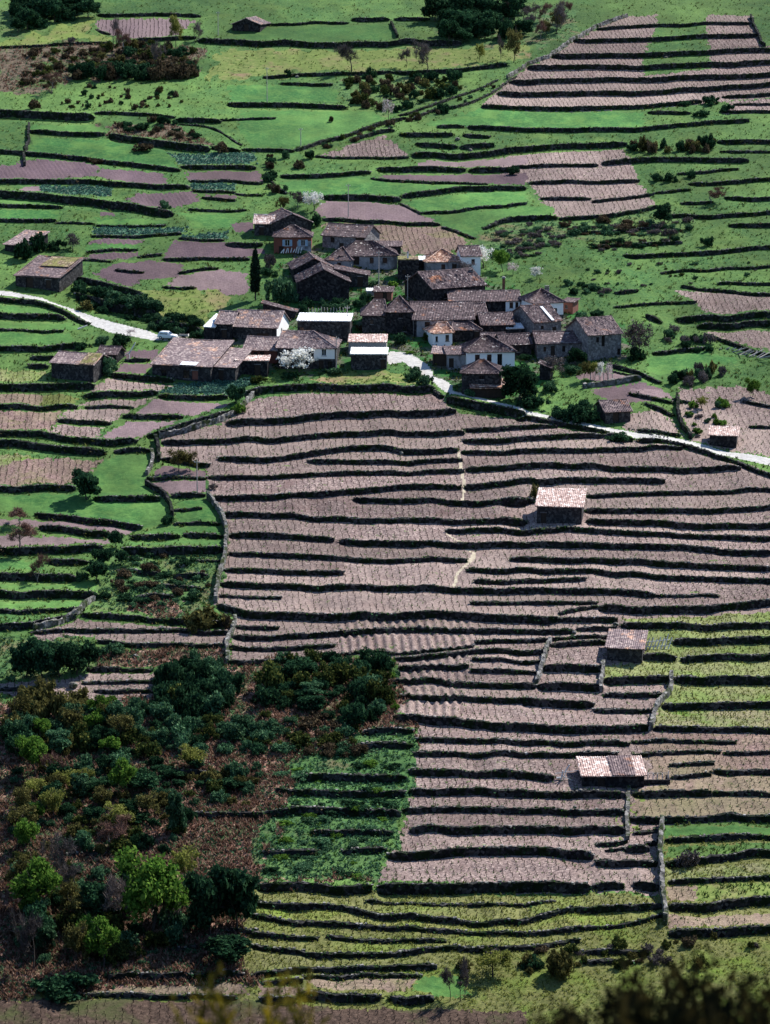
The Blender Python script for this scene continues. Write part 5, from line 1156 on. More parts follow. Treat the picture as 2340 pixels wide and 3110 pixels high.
def plant_at(kind, p, rx, hz, label, group=None, rz=None):
    L = PROTO[kind]; tm, cm = L[prng.integers(len(L))]
    name = KNAME[kind]; rz = prng.random() * 6.28 if rz is None else rz
    if tm is None:
        o = obj(name, cm, None, p, rz); o.scale = (rx, rx * (.85 + .3 * prng.random()), hz)
        return tag(o, label, 'bush', group, 'thing')
    e = bpy.data.objects.new(name, None); e.location = p; e.rotation_euler = (0, 0, rz); e.scale = (rx * 2, rx * 2, hz); e.empty_display_size = .3
    link(e); tag(e, label, 'tree', group, 'thing')
    obj('trunk', tm, e); obj('crown', cm, e)
    return e
def plant(kind, tile, x, y, wpx, hpx, label, group=None):
    u, v = S(tile, x, y); k = 2.08 if tile in TILE else 4.16
    p = gp(u, v); s = scale_at(v)
    return plant_at(kind, p - np.array((0, 0, .05)), wpx / k / s / 2, hpx / k / s, label, group)
def cluster(kinds, tile, poly, n, w, ratio, label, group, seed, mind=.42):
    P = parse(tile, poly); r = np.random.default_rng(seed); k = 2.08
    lo, hi = P.min(0), P.max(0); got = []
    tries = 0
    while len(got) < n and tries < n * 60:
        tries += 1
        q = lo + (hi - lo) * r.random(2)
        if not inside(P, np.array([q[0]]), np.array([q[1]]))[0, 0]: continue
        ww = w[0] + (w[1] - w[0]) * r.random() ** 1.6
        if any(abs(q[0] - g[0]) < mind * (ww + g[2]) / 2 / k and abs(q[1] - g[1]) < mind * .45 * (ww + g[2]) / 2 / k for g in got): continue
        got.append((q[0], q[1], ww))
    cnt = {}
    for q0, q1, ww in sorted(got, key=lambda g: g[0]):
        kd = kinds[r.integers(len(kinds))]; s = scale_at(q1); p = gp(q0, q1)
        nn = NOUN[kd]; cnt[nn] = cnt.get(nn, 0) + 1
        plant_at(kd, p - np.array((0, 0, .05)), ww / k / s / 2, ww * ratio * (.75 + .5 * r.random()) / k / s,
                 '%s of the %s, %s from left' % (nn, group, ordinal(cnt[nn])), group)
# --- single trees and bushes
plant('cypress','Z1',735,1215,700,700,'tall dark slender cypress above the village')
ONE = [
('tbare','A2',555,462,170,180,'spreading bare tree standing alone in the long dry meadow'),
('tbare','A2',1030,472,170,190,'big bare tree at the right of the long dry meadow'),
('tbare','A2',905,425,90,125,'thin bare tree left of the big bare tree'),
('tyellow','A2',1370,388,70,125,'slim budding tree below the upper wood'),
('tbare','A2',1502,375,70,135,'thin bare tree next to the tall tree by the track'),
('tolive','A2',1580,395,120,235,'tall brownish tree at the top of the track'),
('tpink','A2',792,757,85,140,'small pale pink blossom tree beside the track'),
('dark','A2',1150,712,95,70,'round dark bush between the two track walls'),
('dark','A2',292,1002,65,55,'dark round bush where the track meets the gardens'),
('brown','A2',236,1062,80,60,'brown bush at the left end of the long meadow'),
('dark','A2',160,482,50,45,'small dark bush on the pasture wall'),
('brown','A2',428,770,36,46,'lone reddish bush on the sloping meadow'),
('tblossom','A2',320,1335,150,150,'white blossom tree at the corner of the mauve field'),
('tgrey','A2',222,1310,120,120,'grey leafless tree beside the corner blossom tree'),
('tolive','A2',122,1335,95,105,'olive-green tree behind the topmost house'),
('dark','A2',340,1430,70,95,'dark bush beside the loggia house'),
('tblossom','Z3',1200,480,330,330,'tangled white blossom hedge tree right of the pale tall house'),
('tspring','Z3',1430,520,220,300,'fresh green tree right of the blossom hedge'),
('tgrey','Z3',1000,610,240,260,'lilac-grey leafless tree in front of the pale tall house'),
('tblossom','B3',190,98,90,95,'white blossom tree on the green slope right of the village'),
('tpink','B3',40,72,80,85,'pale blossom tree above the long low house'),
('tbare','A1',722,295,100,160,'bare tree at the left end of the upper thicket'),
('tred','A1',780,340,120,150,'reddish bare tree in the upper thicket'),
('tyellow','A1',1112,300,95,225,'tall pale poplar-like tree beside the pink vine plot'),
('tbare','A1',1022,435,110,150,'grey bare tree in the middle of the upper thicket'),
('tred','A1',332,582,120,120,'reddish bare tree at the left of the brown heath'),
('tbare','A1',1235,265,110,110,'bare tree near the lone barn'),
('grey','A1',450,275,80,45,'low leafless bush on the heath wall'),
('brown','A1',215,690,100,75,'brown bush at the left below the heath'),
('dark','A1',160,1640,150,150,'large dark bush left of the old barn, leftmost'),
('dark','A1',240,1590,150,140,'large dark bush behind the old barn'),
('dark','A1',345,1575,140,70,'low dark bush behind the old barn\'s ridge'),
('tgrey','A1',465,1580,110,130,'grey leafless tree at the right end of the old barn'),
('brown','A1',900,955,140,60,'brown bush on the left pasture'),
('brown','A1',1395,965,110,80,'round brown bush at the foot of the diagonal wall'),
('brown','A1',610,1015,110,40,'low brown bush on the pasture wall'),
('ivy','A1',1040,1345,110,55,'grey-green bush below the ridged plot'),
('dark','A3',1290,660,110,70,'dark bush right of the upper vineyard, biggest'),
('dark','A3',1385,700,100,50,'dark bush at the right, below the biggest one'),
('dark','A3',1240,735,110,45,'low dark bush at the vineyard\'s foot'),
('dark','A3',1130,660,90,40,'small dark bush on the lowest vineyard wall'),
('dark','A3',942,1142,80,60,'leftmost of three dark bushes right of the mauve vines'),
('dark','A3',1030,1146,90,65,'middle of three dark bushes right of the mauve vines'),
('dark','A3',1162,1125,85,60,'rightmost of three dark bushes right of the mauve vines'),
('dark','A3',40,1102,75,65,'dark bush at the left end of the mauve vines'),
('tdark','A3',990,1420,120,150,'dark evergreen tree under the mauve vines'),
('tred','A3',1290,1285,170,100,'reddish leafless thicket at the right edge'),
('dark','A3',1265,1555,75,65,'round dark bush on the green slope'),
('olive','B1',540,292,110,65,'olive bush on the bank above the road'),
('dark','B1',520,532,110,55,'dark bush below the road, left'),
('ivy','B1',640,505,110,60,'green bush below the road'),
('dark','B1',770,522,170,90,'wide dark bush under the road edge'),
('tpink','B1',825,455,70,50,'small pinkish leafless bush at the road edge'),
('ivy','B1',690,695,140,125,'large green bush at the corner of the stone barn'),
('tdark','B1',1490,885,115,130,'dark round tree at the corner of the cabbage garden'),
('green','B1',1500,945,100,70,'light green bush below the dark corner tree'),
('tdark','B1',550,1492,210,200,'dark pointed bush standing in the lush meadow'),
('dark','B1',1050,1650,85,70,'dark bush at the foot of the lush meadow'),
('grey','B1',1345,1425,70,45,'pale dead bush on the vineyard\'s left wall'),
('tolive','B1',1130,1312,140,160,'thin budding tree at the big vineyard\'s left tip, left one'),
('tolive','B1',1205,1312,110,140,'thin budding tree at the big vineyard\'s left tip, right one'),
('tred','B1',130,1640,180,110,'reddish bare tree at the left edge under the meadow'),
('tblossom','B2',230,690,270,190,'big white blossom tree in front of the white-storeyed house'),
('ivy','B2',120,245,220,200,'large green bush left of the dark gabled barns'),
('tdark','B3',90,880,240,250,'big dark evergreen beside the pyramid-roofed cottage'),
('ivy','B2',1305,838,90,55,'bramble at the foot of the pyramid-roofed cottage'),
('ivy','B2',950,735,120,60,'bramble bank above the vineyard\'s top wall, left'),
('ivy','B2',1020,765,110,70,'bramble bank above the vineyard\'s top wall, right'),
('ivy','B2',450,695,160,45,'low hedge under the white-storeyed house'),
('brown','B2',620,425,60,45,'brown heap of brush behind the tiled shed'),
('tgrey','B3',285,715,170,150,'grey leafless orchard tree, leftmost'),
('tolive','B3',490,738,90,135,'orchard tree with dark stem'),
('tyellow','B3',545,733,85,125,'yellow-green tree in the small orchard'),
('tblossom','B3',590,738,70,140,'white-flowering tree in the small orchard'),
('tpink','B3',636,742,70,130,'pinkish-white orchard tree, rightmost'),
('tdark','B3',440,650,130,130,'dark green tree before the tall pale house'),
('ivy','B3',410,692,150,55,'bramble under the low stone house'),
('ivy','B3',272,805,130,75,'green bush below the orchard grass'),
('tgrey','B3',835,575,220,240,'broad grey-green leafless tree right of the tall pale house'),
('dark','B3',825,605,130,85,'dark bush under the broad leafless tree'),
('dark','B3',430,990,190,120,'ivy heap covering the left of the ivy hut'),
('dark','B3',505,1000,200,150,'tall ivy mass against the ivy hut'),
('dark','B3',330,985,160,80,'dark bush beside the lane, below the cottage'),
('dark','B3',170,905,220,90,'dark bush standing in for shade below the big evergreen'),  # bush added to give the deep shade here a dark shape
('tspring','B3',1552,842,100,125,'fresh green tree at the right edge'),
('tyellow','B3',1232,915,95,90,'yellow-green sapling on the overgrown vine slope'),
('dark','B3',715,1110,190,60,'dark bush on the lane wall'),
('tdark','C1',732,345,95,135,'dark upright tree above the left thicket'),
('tdark','C1',655,455,130,125,'dark tree in the left thicket, upper'),
('tdark','C1',765,445,95,110,'dark tree in the left thicket, right'),
('tdark','C1',612,545,150,145,'dark tree in the left thicket, lowest'),
('ivy','C1',515,545,90,70,'bramble left of the left thicket'),
('tred','C1',125,352,230,170,'spreading reddish bare tree at the left edge'),
('tred','C1',242,545,140,170,'reddish bare tree on the left terraces'),
('ivy','C1',720,1005,190,75,'green bramble in the rusty bracken strip'),
('dark','C1',1345,1115,140,85,'dark bush at the foot of the short stone wall'),
('olive','C1',1290,855,280,150,'big brownish bush at the corner below the vineyard'),
('brown','C1',1435,842,95,95,'reddish-brown bush beside the short stone wall'),
('tolive','C1',692,1505,150,215,'olive-brown tree in the bracken'),
('tdark','C1',170,1160,220,250,'dark evergreen at the left, first of the row'),
('tdark','C1',270,1168,220,270,'dark evergreen at the left, second of the row'),
('tdark','C1',385,1155,210,250,'dark evergreen at the left, third of the row'),
('tdark','C1',485,1145,190,230,'dark evergreen at the left, fourth of the row'),
('tdark','C1',565,1105,160,200,'dark evergreen at the left, last of the row'),
('tspring','D1',255,1000,360,380,'broad light-green tree at the lower left edge'),
('tspring','D1',960,1110,440,560,'tallest light-green tree in the lower left wood'),
('tspring','D1',785,250,190,260,'bright yellow-green tree in the middle of the bracken'),
('tyellow','D1',1170,800,210,290,'yellow-green tree behind the tallest light-green one'),
('tolive','D1',440,1010,160,270,'olive-brown tree right of the broad light-green tree'),
('tspring','D1',655,1335,240,350,'dark green young tree near the bottom left'),
('tdark','D1',1330,1120,300,440,'big dark evergreen at the wood\'s right side, left one'),
('tdark','D1',1500,1090,300,460,'big dark evergreen at the wood\'s right side, right one'),
('tdark','D1',1430,1290,340,190,'dark low evergreen under the two big ones'),
('tbare','D1',680,1060,250,320,'grey bare tree among the light-green trees'),
('tbare','D1',210,1345,200,350,'tall bare tree at the bottom left'),
('tolive','D1',490,1345,170,350,'thin brown-leaved tree near the bottom left'),
('tspring','D1',242,420,100,150,'small light-green tree at the left edge'),
('tred','D1',700,570,230,210,'reddish bare tree in the bracken'),
('tolive','D1',655,335,150,170,'olive tree left of the bright yellow-green one'),
('tred','D1',330,160,170,200,'brownish bare tree in the upper bracken'),
('tivy','D1',1115,480,150,300,'dead tree thickly clad in ivy, on the bracken slope'),
('tyellow','D1',1210,60,190,150,'yellowish small tree above the ivy-clad dead tree'),
('tbare','D1',1080,1110,160,220,'bare sapling in front of the dark evergreens'),
('dark','D1',380,1490,420,140,'wide dark thicket at the bottom left edge'),
('tbare','D2',1180,1540,110,240,'thin bare tree at the bottom, left of two'),
('tbare','D2',1248,1540,110,260,'thin bare tree at the bottom, right of two'),
('tyellow','D2',1450,1385,240,190,'greenish willow clump at the bottom'),
('grey','D3',1135,690,180,130,'pale leafless bush right of the tall mossy wall'),
('dark','D3',170,1325,140,85,'dark bush above the foreground'),
('olive','D3',360,1380,240,190,'yellowish tussocky bush above the foreground'),
('olive','Zc',190,300,150,190,'small olive bush behind the lone vineyard hut'),
]
for a in ONE: plant(*a)
# --- groups nobody can tell apart one by one
cluster(['tdark','tdark','dark'],'A1','105,60 580,60 570,115 300,160 110,215',20,(110,190),0.85,'dark tree in the shaded wood at the top left corner','wood at the top left',1)
cluster(['dark','dark','brown'],'A1','480,480 800,455 1220,455 1225,500 820,512 490,508',34,(100,170),0.7,'dark shrub of the long thicket under the heath','thicket under the heath',2)
cluster(['brown','olive','gorse','dark'],'A1','640,330 900,280 1240,310 1240,450 800,460 560,470',46,(60,140),0.62,'brown scrub bush in the upper thicket','upper thicket scrub',3)
cluster(['brown','brown','gorse'],'A1','120,320 600,300 620,450 450,480 330,560 120,560',46,(40,100),0.42,'small heather bush on the brown heath','heather on the brown heath',4)
cluster(['brown','brown','dark','olive'],'A1','560,550 900,555 1150,570 1150,690 900,700 640,690 380,680 400,600',46,(24,52),.8,'small brown bush dotted over the upper left meadow','bushes on the upper left meadow',5)
cluster(['brown','dark'],'A1','700,770 1100,770 1300,900 1060,880 700,850',16,(50,100),.6,'bramble on the brown bank','brambles on the brown bank',6)
cluster(['brown','gorse','olive','dark'],'A2','500,490 860,480 1240,500 1280,590 1050,640 860,710 620,690 510,640',64,(44,100),0.7,'broom bush on the rough slope above the track','broom above the track',7)
cluster(['tdark','tdark','dark'],'A2','1060,130 1300,80 1664,90 1664,230 1400,270 1080,270',24,(120,200),0.85,'dark tree in the wood at the top','wood at the top',8)
cluster(['tred','tolive','tbare'],'A3','-40,110 330,100 420,180 200,260 0,240',11,(90,150),1.1,'brownish leafless tree at the wood\'s right edge','leafless trees at the top wood',9)
cluster(['brown','dark','ivy'],'A2','0,960 120,960 170,1040 120,1120 150,1230 60,1230 0,1120',10,(50,100),.7,'scrub bush at the corner above the gardens','scrub above the gardens',10)
cluster(['gorse','ivy','brown'],'A2','250,960 550,860 850,770 1100,680 1300,610 1480,520 1490,550 1200,700 900,780 600,890 300,980',26,(36,64),.7,'hedge bush along the sloping track','hedge along the track',11)
cluster(['brown','olive','dark'],'A3','750,940 1320,920 1320,970 760,965',18,(60,95),1.0,'brown hedge bush right of the bright strip','brown hedge on the right',12)
cluster(['grey','ivy','brown'],'A3','340,1420 700,1400 1150,1400 1150,1490 700,1500 350,1490',40,(50,120),0.42,'grey scrub bush under the mauve vines','scrub under the mauve vines',13)
cluster(['brown','dark','grey'],'A3','540,1530 1110,1490 1110,1540 760,1580 540,1590',22,(36,76),.55,'brown scrub bush on the lower green slope','scrub on the lower green slope',14)
cluster(['ivy','grey'],'A3','-80,1470 150,1420 400,1500 250,1600 0,1650 -100,1640',50,(40,100),0.4,'low greyish bush on the scrub slope','low bushes on the scrub slope',15)
cluster(['dark','ivy','dark'],'B1','470,150 640,195 860,260 1000,290 1000,350 860,330 640,290 500,240',34,(80,150),0.6,'dark hedge bush on the bank above the road','hedge above the road',16)
cluster(['dark','ivy'],'B1','940,350 1100,360 1280,400 1280,450 1100,440 950,420',18,(80,140),0.6,'dark hedge bush behind the parked car','hedge behind the car',17)
cluster(['ivy','ivy','dark'],'B2','220,255 640,245 660,300 240,310',13,(60,90),.75,'ivy hedge bush behind the white-roofed barn','ivy hedge behind the barn',18)
cluster(['ivy','dark','grey'],'B3','1010,430 1150,440 1300,510 1290,560 1150,560 1010,500',12,(60,110),.7,'bramble on the bank right of the meadow','brambles right of the meadow',19)
cluster(['olive','ivy','grey','dark'],'B3','1030,700 1200,680 1370,690 1370,770 1200,780 1040,770',14,(60,100),.9,'hedge bush under the bright right meadow','hedge under the right meadow',20)
cluster(['ivy','grey','green'],'B3','1090,880 1260,860 1450,900 1400,1000 1250,1120 1150,1100',18,(40,90),.6,'weedy bush among the vines at the right','weedy bushes at the right',21)
cluster(['grey','ivy','dark'],'B3','360,120 640,150 640,220 500,210 370,180',10,(50,110),.5,'grey bush on the slope above the red annexe','bushes above the red annexe',22)
cluster(['dark','ivy','dark'],'C1','1000,1130 1250,1090 1440,1150 1440,1400 1200,1440 1000,1380',34,(120,230),0.8,'dark shrub in the thicket below the short stone wall','thicket below the short wall',23)
cluster(['gorse','ivy','olive','dark'],'C1','90,1290 560,1330 620,1450 560,1660 90,1660',40,(110,240),0.75,'shrub in the dense scrub at the left edge','dense scrub at the left edge',24)
cluster(['dark','ivy','ivy','gorse'],'C1','560,1380 1000,1330 1440,1420 1664,1500 1664,1664 560,1664',66,(80,210),0.6,'shrub in the bracken in the left centre','shrubs in the left bracken',25)
cluster(['tdark','dark','ivy','gorse','tivy','dark'],'C2','20,1080 250,1040 500,1030 780,1090 780,1350 720,1460 480,1490 380,1390 150,1380 20,1330',52,(100,240),.72,'dark evergreen in the big thicket beside the ridged plots','big thicket beside the ridged plots',26)
cluster(['ivy','green'],'C2','800,1040 860,1060 870,1380 810,1380',8,(50,80),.6,'green tuft at the edge of the ridged plots','tufts beside the ridged plots',27)
cluster(['ivy','gorse','ivy','brown'],'C2','0,1400 380,1400 600,1500 600,1664 0,1664',36,(80,190),0.42,'bramble on the bracken terraces below the big thicket','brambles below the big thicket',28)
cluster(['dark','ivy','ivy','olive','gorse','tdark'],'D1','85,60 900,40 1660,40 1660,330 1250,330 1150,600 700,620 85,600',120,(70,210),0.62,'shrub in the upper bracken slope','shrubs in the upper bracken',29)
cluster(['gorse','dark','brown','ivy'],'D1','85,650 600,700 800,1100 1250,850 1300,1150 1100,1250 900,1330 200,1300 85,1250',52,(100,240),0.65,'shrub under the trees of the lower left wood','undergrowth of the lower left wood',30)
cluster(['ivy','ivy','green','dark'],'D2','20,70 900,20 900,110 850,320 780,560 700,760 20,740 20,420 230,260',62,(60,160),.3,'low bramble on the green overgrown terraces','brambles on the overgrown terraces',31)
cluster(['brown','ivy'],'D1','1050,1130 1250,1130 1250,1250 800,1400 600,1440 500,1380',16,(50,100),.5,'low bush by the bottom left strip','bushes by the bottom left strip',32)
cluster(['ivy','dark','brown'],'C1','700,380 1300,400 1330,680 900,740 640,690',55,(50,130),0.42,'low bramble on the overgrown left terraces','brambles on the left terraces',33)
cluster(['olive','brown','grey','gorse'],'D3','-300,1230 460,1180 900,1160 1600,1130 1600,1330 800,1330 0,1420 -300,1480',34,(50,120),.6,'','brush above the foreground corner',34)
cluster(['grey','gorse','ivy'],'B3','250,20 800,0 1600,-20 1600,120 1000,160 400,140',26,(26,56),.5,'','tufts right of the village',35)
for i, (kd, tile, x, y, wd, ht, lab) in enumerate([
 ('gorse','Z2',760,690,150,90,'weedy bush in front of the short hipped wing'),('ivy','Z2',980,860,170,80,'weedy bush beside the utility pole'),('green','Z2',1230,880,150,90,'light green bush left of the big rectangular house'),
 ('dark','Z7',560,690,230,170,'dark bush under the tower-like house'),('gorse','Z7',900,640,130,110,'small bush at the very long house\'s foot'),('green','Z7',700,800,160,40,'low greenery beside the village path'),
 ('dark','Z8',1130,800,190,90,'dark bush behind the small roofless shed'),('ivy','Z4',930,530,210,110,'bramble between the annexe and the tall pale house'),('dark','Z4',1130,500,200,90,'dark bramble above the tall pale house'),
 ('grey','Z1',930,800,200,210,'grey leafless bush below the red-walled house'),('dark','Z1',900,900,220,110,'dark bush left of the rear gabled barn'),('ivy','Z1',1340,640,130,80,'bramble at the corner of the red-walled house'),
 ('gorse','Z5',1500,1090,260,90,'low hedge under the flat-roofed annexe'),('dark','Z6',520,1110,260,70,'dark hedge bank under the blossom tree'),('ivy','Z7',760,1060,200,110,'bramble bank left of the village path\'s bend')]):
    plant(kd, tile, x, y, wd, ht, lab)
cluster(['tspring','tolive','tivy','tdark','tyellow','tdark'],'D1','90,60 700,60 950,300 1000,620 600,640 90,600',18,(120,210),1.15,'','mixed trees in the upper bracken',40)
cluster(['tolive','tivy','tdark','tspring','tbare'],'D1','90,680 600,720 820,900 1100,900 1250,1000 800,1250 300,1280 90,1200',16,(130,230),1.2,'','mixed trees in the lower left wood',41)
cluster(['tivy','tdark','tolive','tspring'],'C1','90,1400 560,1400 900,1480 900,1660 90,1660',14,(120,200),1.1,'','mixed trees in the left scrub',42)

# ------------------------------------------------------------------ vines, weeds and undergrowth
def stuff(name, co, fs, mat, label):
    c = co.mean(0); return tag(obj(name, mesh_np(name, co - c, fs, MATS[mat]), loc=c), label, kind='stuff')
srng = np.random.default_rng(77)
TOP = np.concatenate(tops)
def steep(x, y):
    return np.abs(gz(x, y + .7) - gz(x, y - .7)) > .62
ys = np.arange(-150, 345, .8); V = []
for y0 in ys:
    half = (y0 + 480) * .145; xs = np.arange(-half, half, 1.05) + .05 * y0
    V.append(np.stack([xs + .22 * np.sin(y0 * .21 + xs * .05), y0 + 0 * xs], 1))
V = np.concatenate(V); V += srng.normal(0, .07, V.shape)
u, v = project(V[:, 0], V[:, 1], K * V[:, 1])
f = field_at(u, v)
ok = np.isin(f, VINE) & (u > -60) & (u < 2400) & (v > -20) & (v < 3150)
V = V[ok]; u = u[ok]; v = v[ok]
ok = ~steep(V[:, 0], V[:, 1]) & (srng.random(len(V)) < .8)
V = V[ok]; v = v[ok]; u = u[ok]
VZ = gz(V[:, 0], V[:, 1])
def vine_arms(r):
    """one gnarled stock with two or three spurs: list of (p0, p1, r0, r1)"""
    k = np.array((r.normal() * .06, r.normal() * .06, .3)); out = [((0, 0, -.08), k, .07, .055)]
    for i in range(3):
        a = r.random() * 6.28; out.append((k, k + np.array((math.cos(a) * .13, math.sin(a) * .16, .1 + .14 * r.random())), .05, .025))
    return out
def prism(p0, p1, r0, r1):
    p0 = np.array(p0, float); p1 = np.array(p1, float); d = p1 - p0; d /= np.linalg.norm(d)
    a = np.cross(d, (.31, .87, .1)); a /= np.linalg.norm(a); b = np.cross(d, a)
    ring = [(math.cos(t), math.sin(t)) for t in (0, 2.094, 4.189)]
    return [p0 + r0 * (c * a + s_ * b) for c, s_ in ring] + [p1 + r1 * (c * a + s_ * b) for c, s_ in ring]
VP = []
for i in range(8):
    r = np.random.default_rng(100 + i); co = []; fs = []
    for arm in vine_arms(r):
        b = len(co); co += prism(*arm); fs += [(b, b + 1, b + 4, b + 3), (b + 1, b + 2, b + 5, b + 4), (b + 2, b, b + 3, b + 5)]
    VP.append((np.array(co), np.array(fs)))
near = np.argsort(-v)[:300]; isn = np.zeros(len(V), bool); isn[near] = True
vm = [mesh_np('grapevine', c, q, MATS['vine_wood']) for c, q in VP]
for i in near:
    o = obj('grapevine', vm[srng.integers(8)], None, (V[i, 0], V[i, 1], VZ[i]), srng.random() * 6.28)
    o.scale = (.75, .75, .7)
    tag(o, 'leafless grapevine stock in the lowest vine rows', 'grapevine', 'grapevines in the lowest rows', 'thing')
idx = np.nonzero(~isn)[0]; cos = []; fss = []; b = 0
kind = srng.integers(0, 8, len(idx))
for kk in range(8):
    ii = idx[kind == kk]; c, q = VP[kk]; n = len(ii)
    ang = srng.random(n) * 6.28; sc = .58 + .3 * srng.random(n)
    ca, sa = np.cos(ang) * sc, np.sin(ang) * sc
    P = np.empty((n, len(c), 3))
    P[:, :, 0] = V[ii, 0][:, None] + ca[:, None] * c[None, :, 0] - sa[:, None] * c[None, :, 1]
    P[:, :, 1] = V[ii, 1][:, None] + sa[:, None] * c[None, :, 0] + ca[:, None] * c[None, :, 1]
    P[:, :, 2] = VZ[ii][:, None] + sc[:, None] * c[None, :, 2]
    cos.append(P.reshape(-1, 3)); fss.append((q[None] + (np.arange(n) * len(c))[:, None, None]).reshape(-1, 4) + b); b += n * len(c)
stuff('grapevines', np.concatenate(cos), np.concatenate(fss), 'vine_wood', 'rows of leafless grapevines across the terraces')
print('vines', len(V))
def tufts(P, nb, length, width, lean, r):
    """blade clumps at P (n,3)"""
    n = len(P) * nb; base = np.repeat(P, nb, 0) + np.c_[r.normal(0, length * .35, (n, 2)), np.zeros(n)]
    a = r.random(n) * 6.28; d = np.stack([np.cos(a), np.sin(a)], 1); L = length * (.5 + r.random(n))
    tip = base + np.c_[d * (lean * L)[:, None], L]
    sd = np.c_[-d[:, 1], d[:, 0], np.zeros(n)] * (width * (.6 + .8 * r.random(n)))[:, None]
    mid = (base + tip) / 2 + np.c_[np.zeros((n, 2)), .15 * L]
    co = np.stack([base - sd * .5, base + sd * .5, mid + sd * .4, mid - sd * .4], 1)
    co2 = np.stack([mid - sd * .4, mid + sd * .4, tip + sd * .08, tip - sd * .08], 1)
    co = np.concatenate([co, co2]).reshape(-1, 3)
    return co, np.arange(len(co)).reshape(-1, 4)
pick = TOP[srng.random(len(TOP)) < .55]
P = np.c_[pick[:, 0] - pick[:, 3] * srng.uniform(-.35, .5, len(pick)), pick[:, 1] - pick[:, 4] * srng.uniform(-.35, .5, len(pick)), pick[:, 2] - .12]
co, fs = tufts(P, 4, .3, .09, .7, srng); stuff('wall_top_weeds', co, fs, 'grass_blade', 'weeds and grass along the tops of the terrace walls')
# pale stones added along the wall tops to draw their sunlit rim
q = TOP[srng.random(len(TOP)) < .62]; n = len(q)
cube = np.array([(-1, -1, -1), (1, -1, -1), (1, 1, -1), (-1, 1, -1), (-1, -1, 1), (1, -1, 1), (1, 1, 1), (-1, 1, 1)], float)
C = cube[None] * srng.uniform(.7, 1.25, (n, 8, 3)) * srng.uniform(.6, 1.2, (n, 1, 1)) * np.array((.2, .15, .1)); a = srng.random(n) * 6.28
C = np.stack([C[:, :, 0] * np.cos(a)[:, None] - C[:, :, 1] * np.sin(a)[:, None], C[:, :, 0] * np.sin(a)[:, None] + C[:, :, 1] * np.cos(a)[:, None], C[:, :, 2]], 2)
o_ = srng.uniform(-.3, .3, n); C += np.stack([q[:, 0] + q[:, 3] * o_, q[:, 1] + q[:, 4] * o_, q[:, 2] + .02], 1)[:, None, :]
F6 = np.array([(0, 3, 2, 1), (4, 5, 6, 7), (0, 1, 5, 4), (1, 2, 6, 5), (2, 3, 7, 6), (3, 0, 4, 7)])
stuff('sunlit_rim_stones', C.reshape(-1, 3), (F6[None] + (np.arange(n) * 8)[:, None, None]).reshape(-1, 4), 'pale_stone', 'pale stones added as the sunlit rim of the terrace walls')
# creepers on the shaded wall faces
pick = TOP[np.repeat(srng.random(len(TOP)) < .3, 1)]
rep = 2; q = np.repeat(pick, rep, 0); fz = srng.random(len(q)); zz = q[:, 6] + (q[:, 2] - q[:, 6]) * (.15 + .85 * fz)
C = np.c_[q[:, 0] + q[:, 3] * .42, q[:, 1] + q[:, 4] * .42, zz] + srng.normal(0, .1, (len(q), 3))
co, fs = cloud(srng, [(0, 0, 0, .001, .001, .001)], len(C), .26); co = (co.reshape(-1, 4, 3) + C[:, None, :]).reshape(-1, 3)
stuff('wall_creepers', co, fs, 'leaf_dark', 'dark creepers hanging on the terrace walls')
# brambles growing over the walls and banks outside the vineyards
uu_, vv_ = project(TOP[:, 0], TOP[:, 1], K * TOP[:, 1]); fa = field_at(uu_, vv_ - 8); fb = field_at(uu_, vv_ + 10)
wild = ~(np.isin(fa, VINE) & np.isin(fb, VINE)) & (vv_ < 1500) | (uu_ < 1200) & (vv_ > 1450) & ~np.isin(fa, VINE)
for nm, mt, prob, lab in (('bank_brambles', 'leaf_dark', .5, 'dark brambles growing over walls and banks'), ('bank_weeds', 'leaf_gorse', .4, 'dull green weeds over walls and banks'), ('bank_heather', 'leaf_brown', .18, 'brown heather over walls and banks')):
    q = TOP[wild & (srng.random(len(TOP)) < prob * (.35 + .65 * (np.sin(TOP[:, 0] * .35 + TOP[:, 1] * .2) > -.2)))]; nl = 9
    C = np.c_[q[:, 0] + q[:, 3] * srng.uniform(-.5, .5, len(q)), q[:, 1] + q[:, 4] * srng.uniform(-.5, .5, len(q)), q[:, 6] + (q[:, 2] - q[:, 6]) * srng.uniform(.3, 1.05, len(q))]
    co, fs = cloud(srng, [(0, 0, 0, .5, .4, .32)], len(C) * nl, .22); co = (co.reshape(-1, nl, 4, 3) + C[:, None, None, :]).reshape(-1, 3)
    stuff(nm, co, fs, mt, lab)
def scatter(mats, n, seed, vmax=3200):
    r = np.random.default_rng(seed); ids = [k for k, f_ in enumerate(FIELDS) if f_[1] in mats]
    if None in mats: ids.append(-1)
    out = []
    while sum(map(len, out)) < n:
        uu = r.uniform(-60, 2400, 40000); vv = r.uniform(-40, vmax, 40000)
        m = np.isin(field_at(uu, vv), ids); uu, vv = uu[m], vv[m]
        if len(uu) == 0: break
        x, y, _ = plane_pt(uu, vv); out.append(np.stack([x, y, gz(x, y)], 1))
        if len(out) > 400: break
    return np.concatenate(out)[:n]
P = scatter(['bracken', 'heath'], 16000, 5); co, fs = tufts(P, 4, .48, .17, .8, srng); stuff('bracken_fronds', co, fs, 'frond', 'dead rusty bracken fronds over the slope')
P = scatter(['rough_grass', 'bracken', 'heath', 'overgrown', 'overgrown'], 12000, 6); co, fs = cloud(srng, [(0, 0, 0, .3, .3, .2)], len(P) * 5, .22)
co = (co.reshape(-1, 5, 4, 3) + P[:, None, None, :] + np.array((0, 0, .15))).reshape(-1, 3); stuff('undergrowth', co, fs, 'leaf_ivy', 'low green undergrowth among bracken and rough grass')
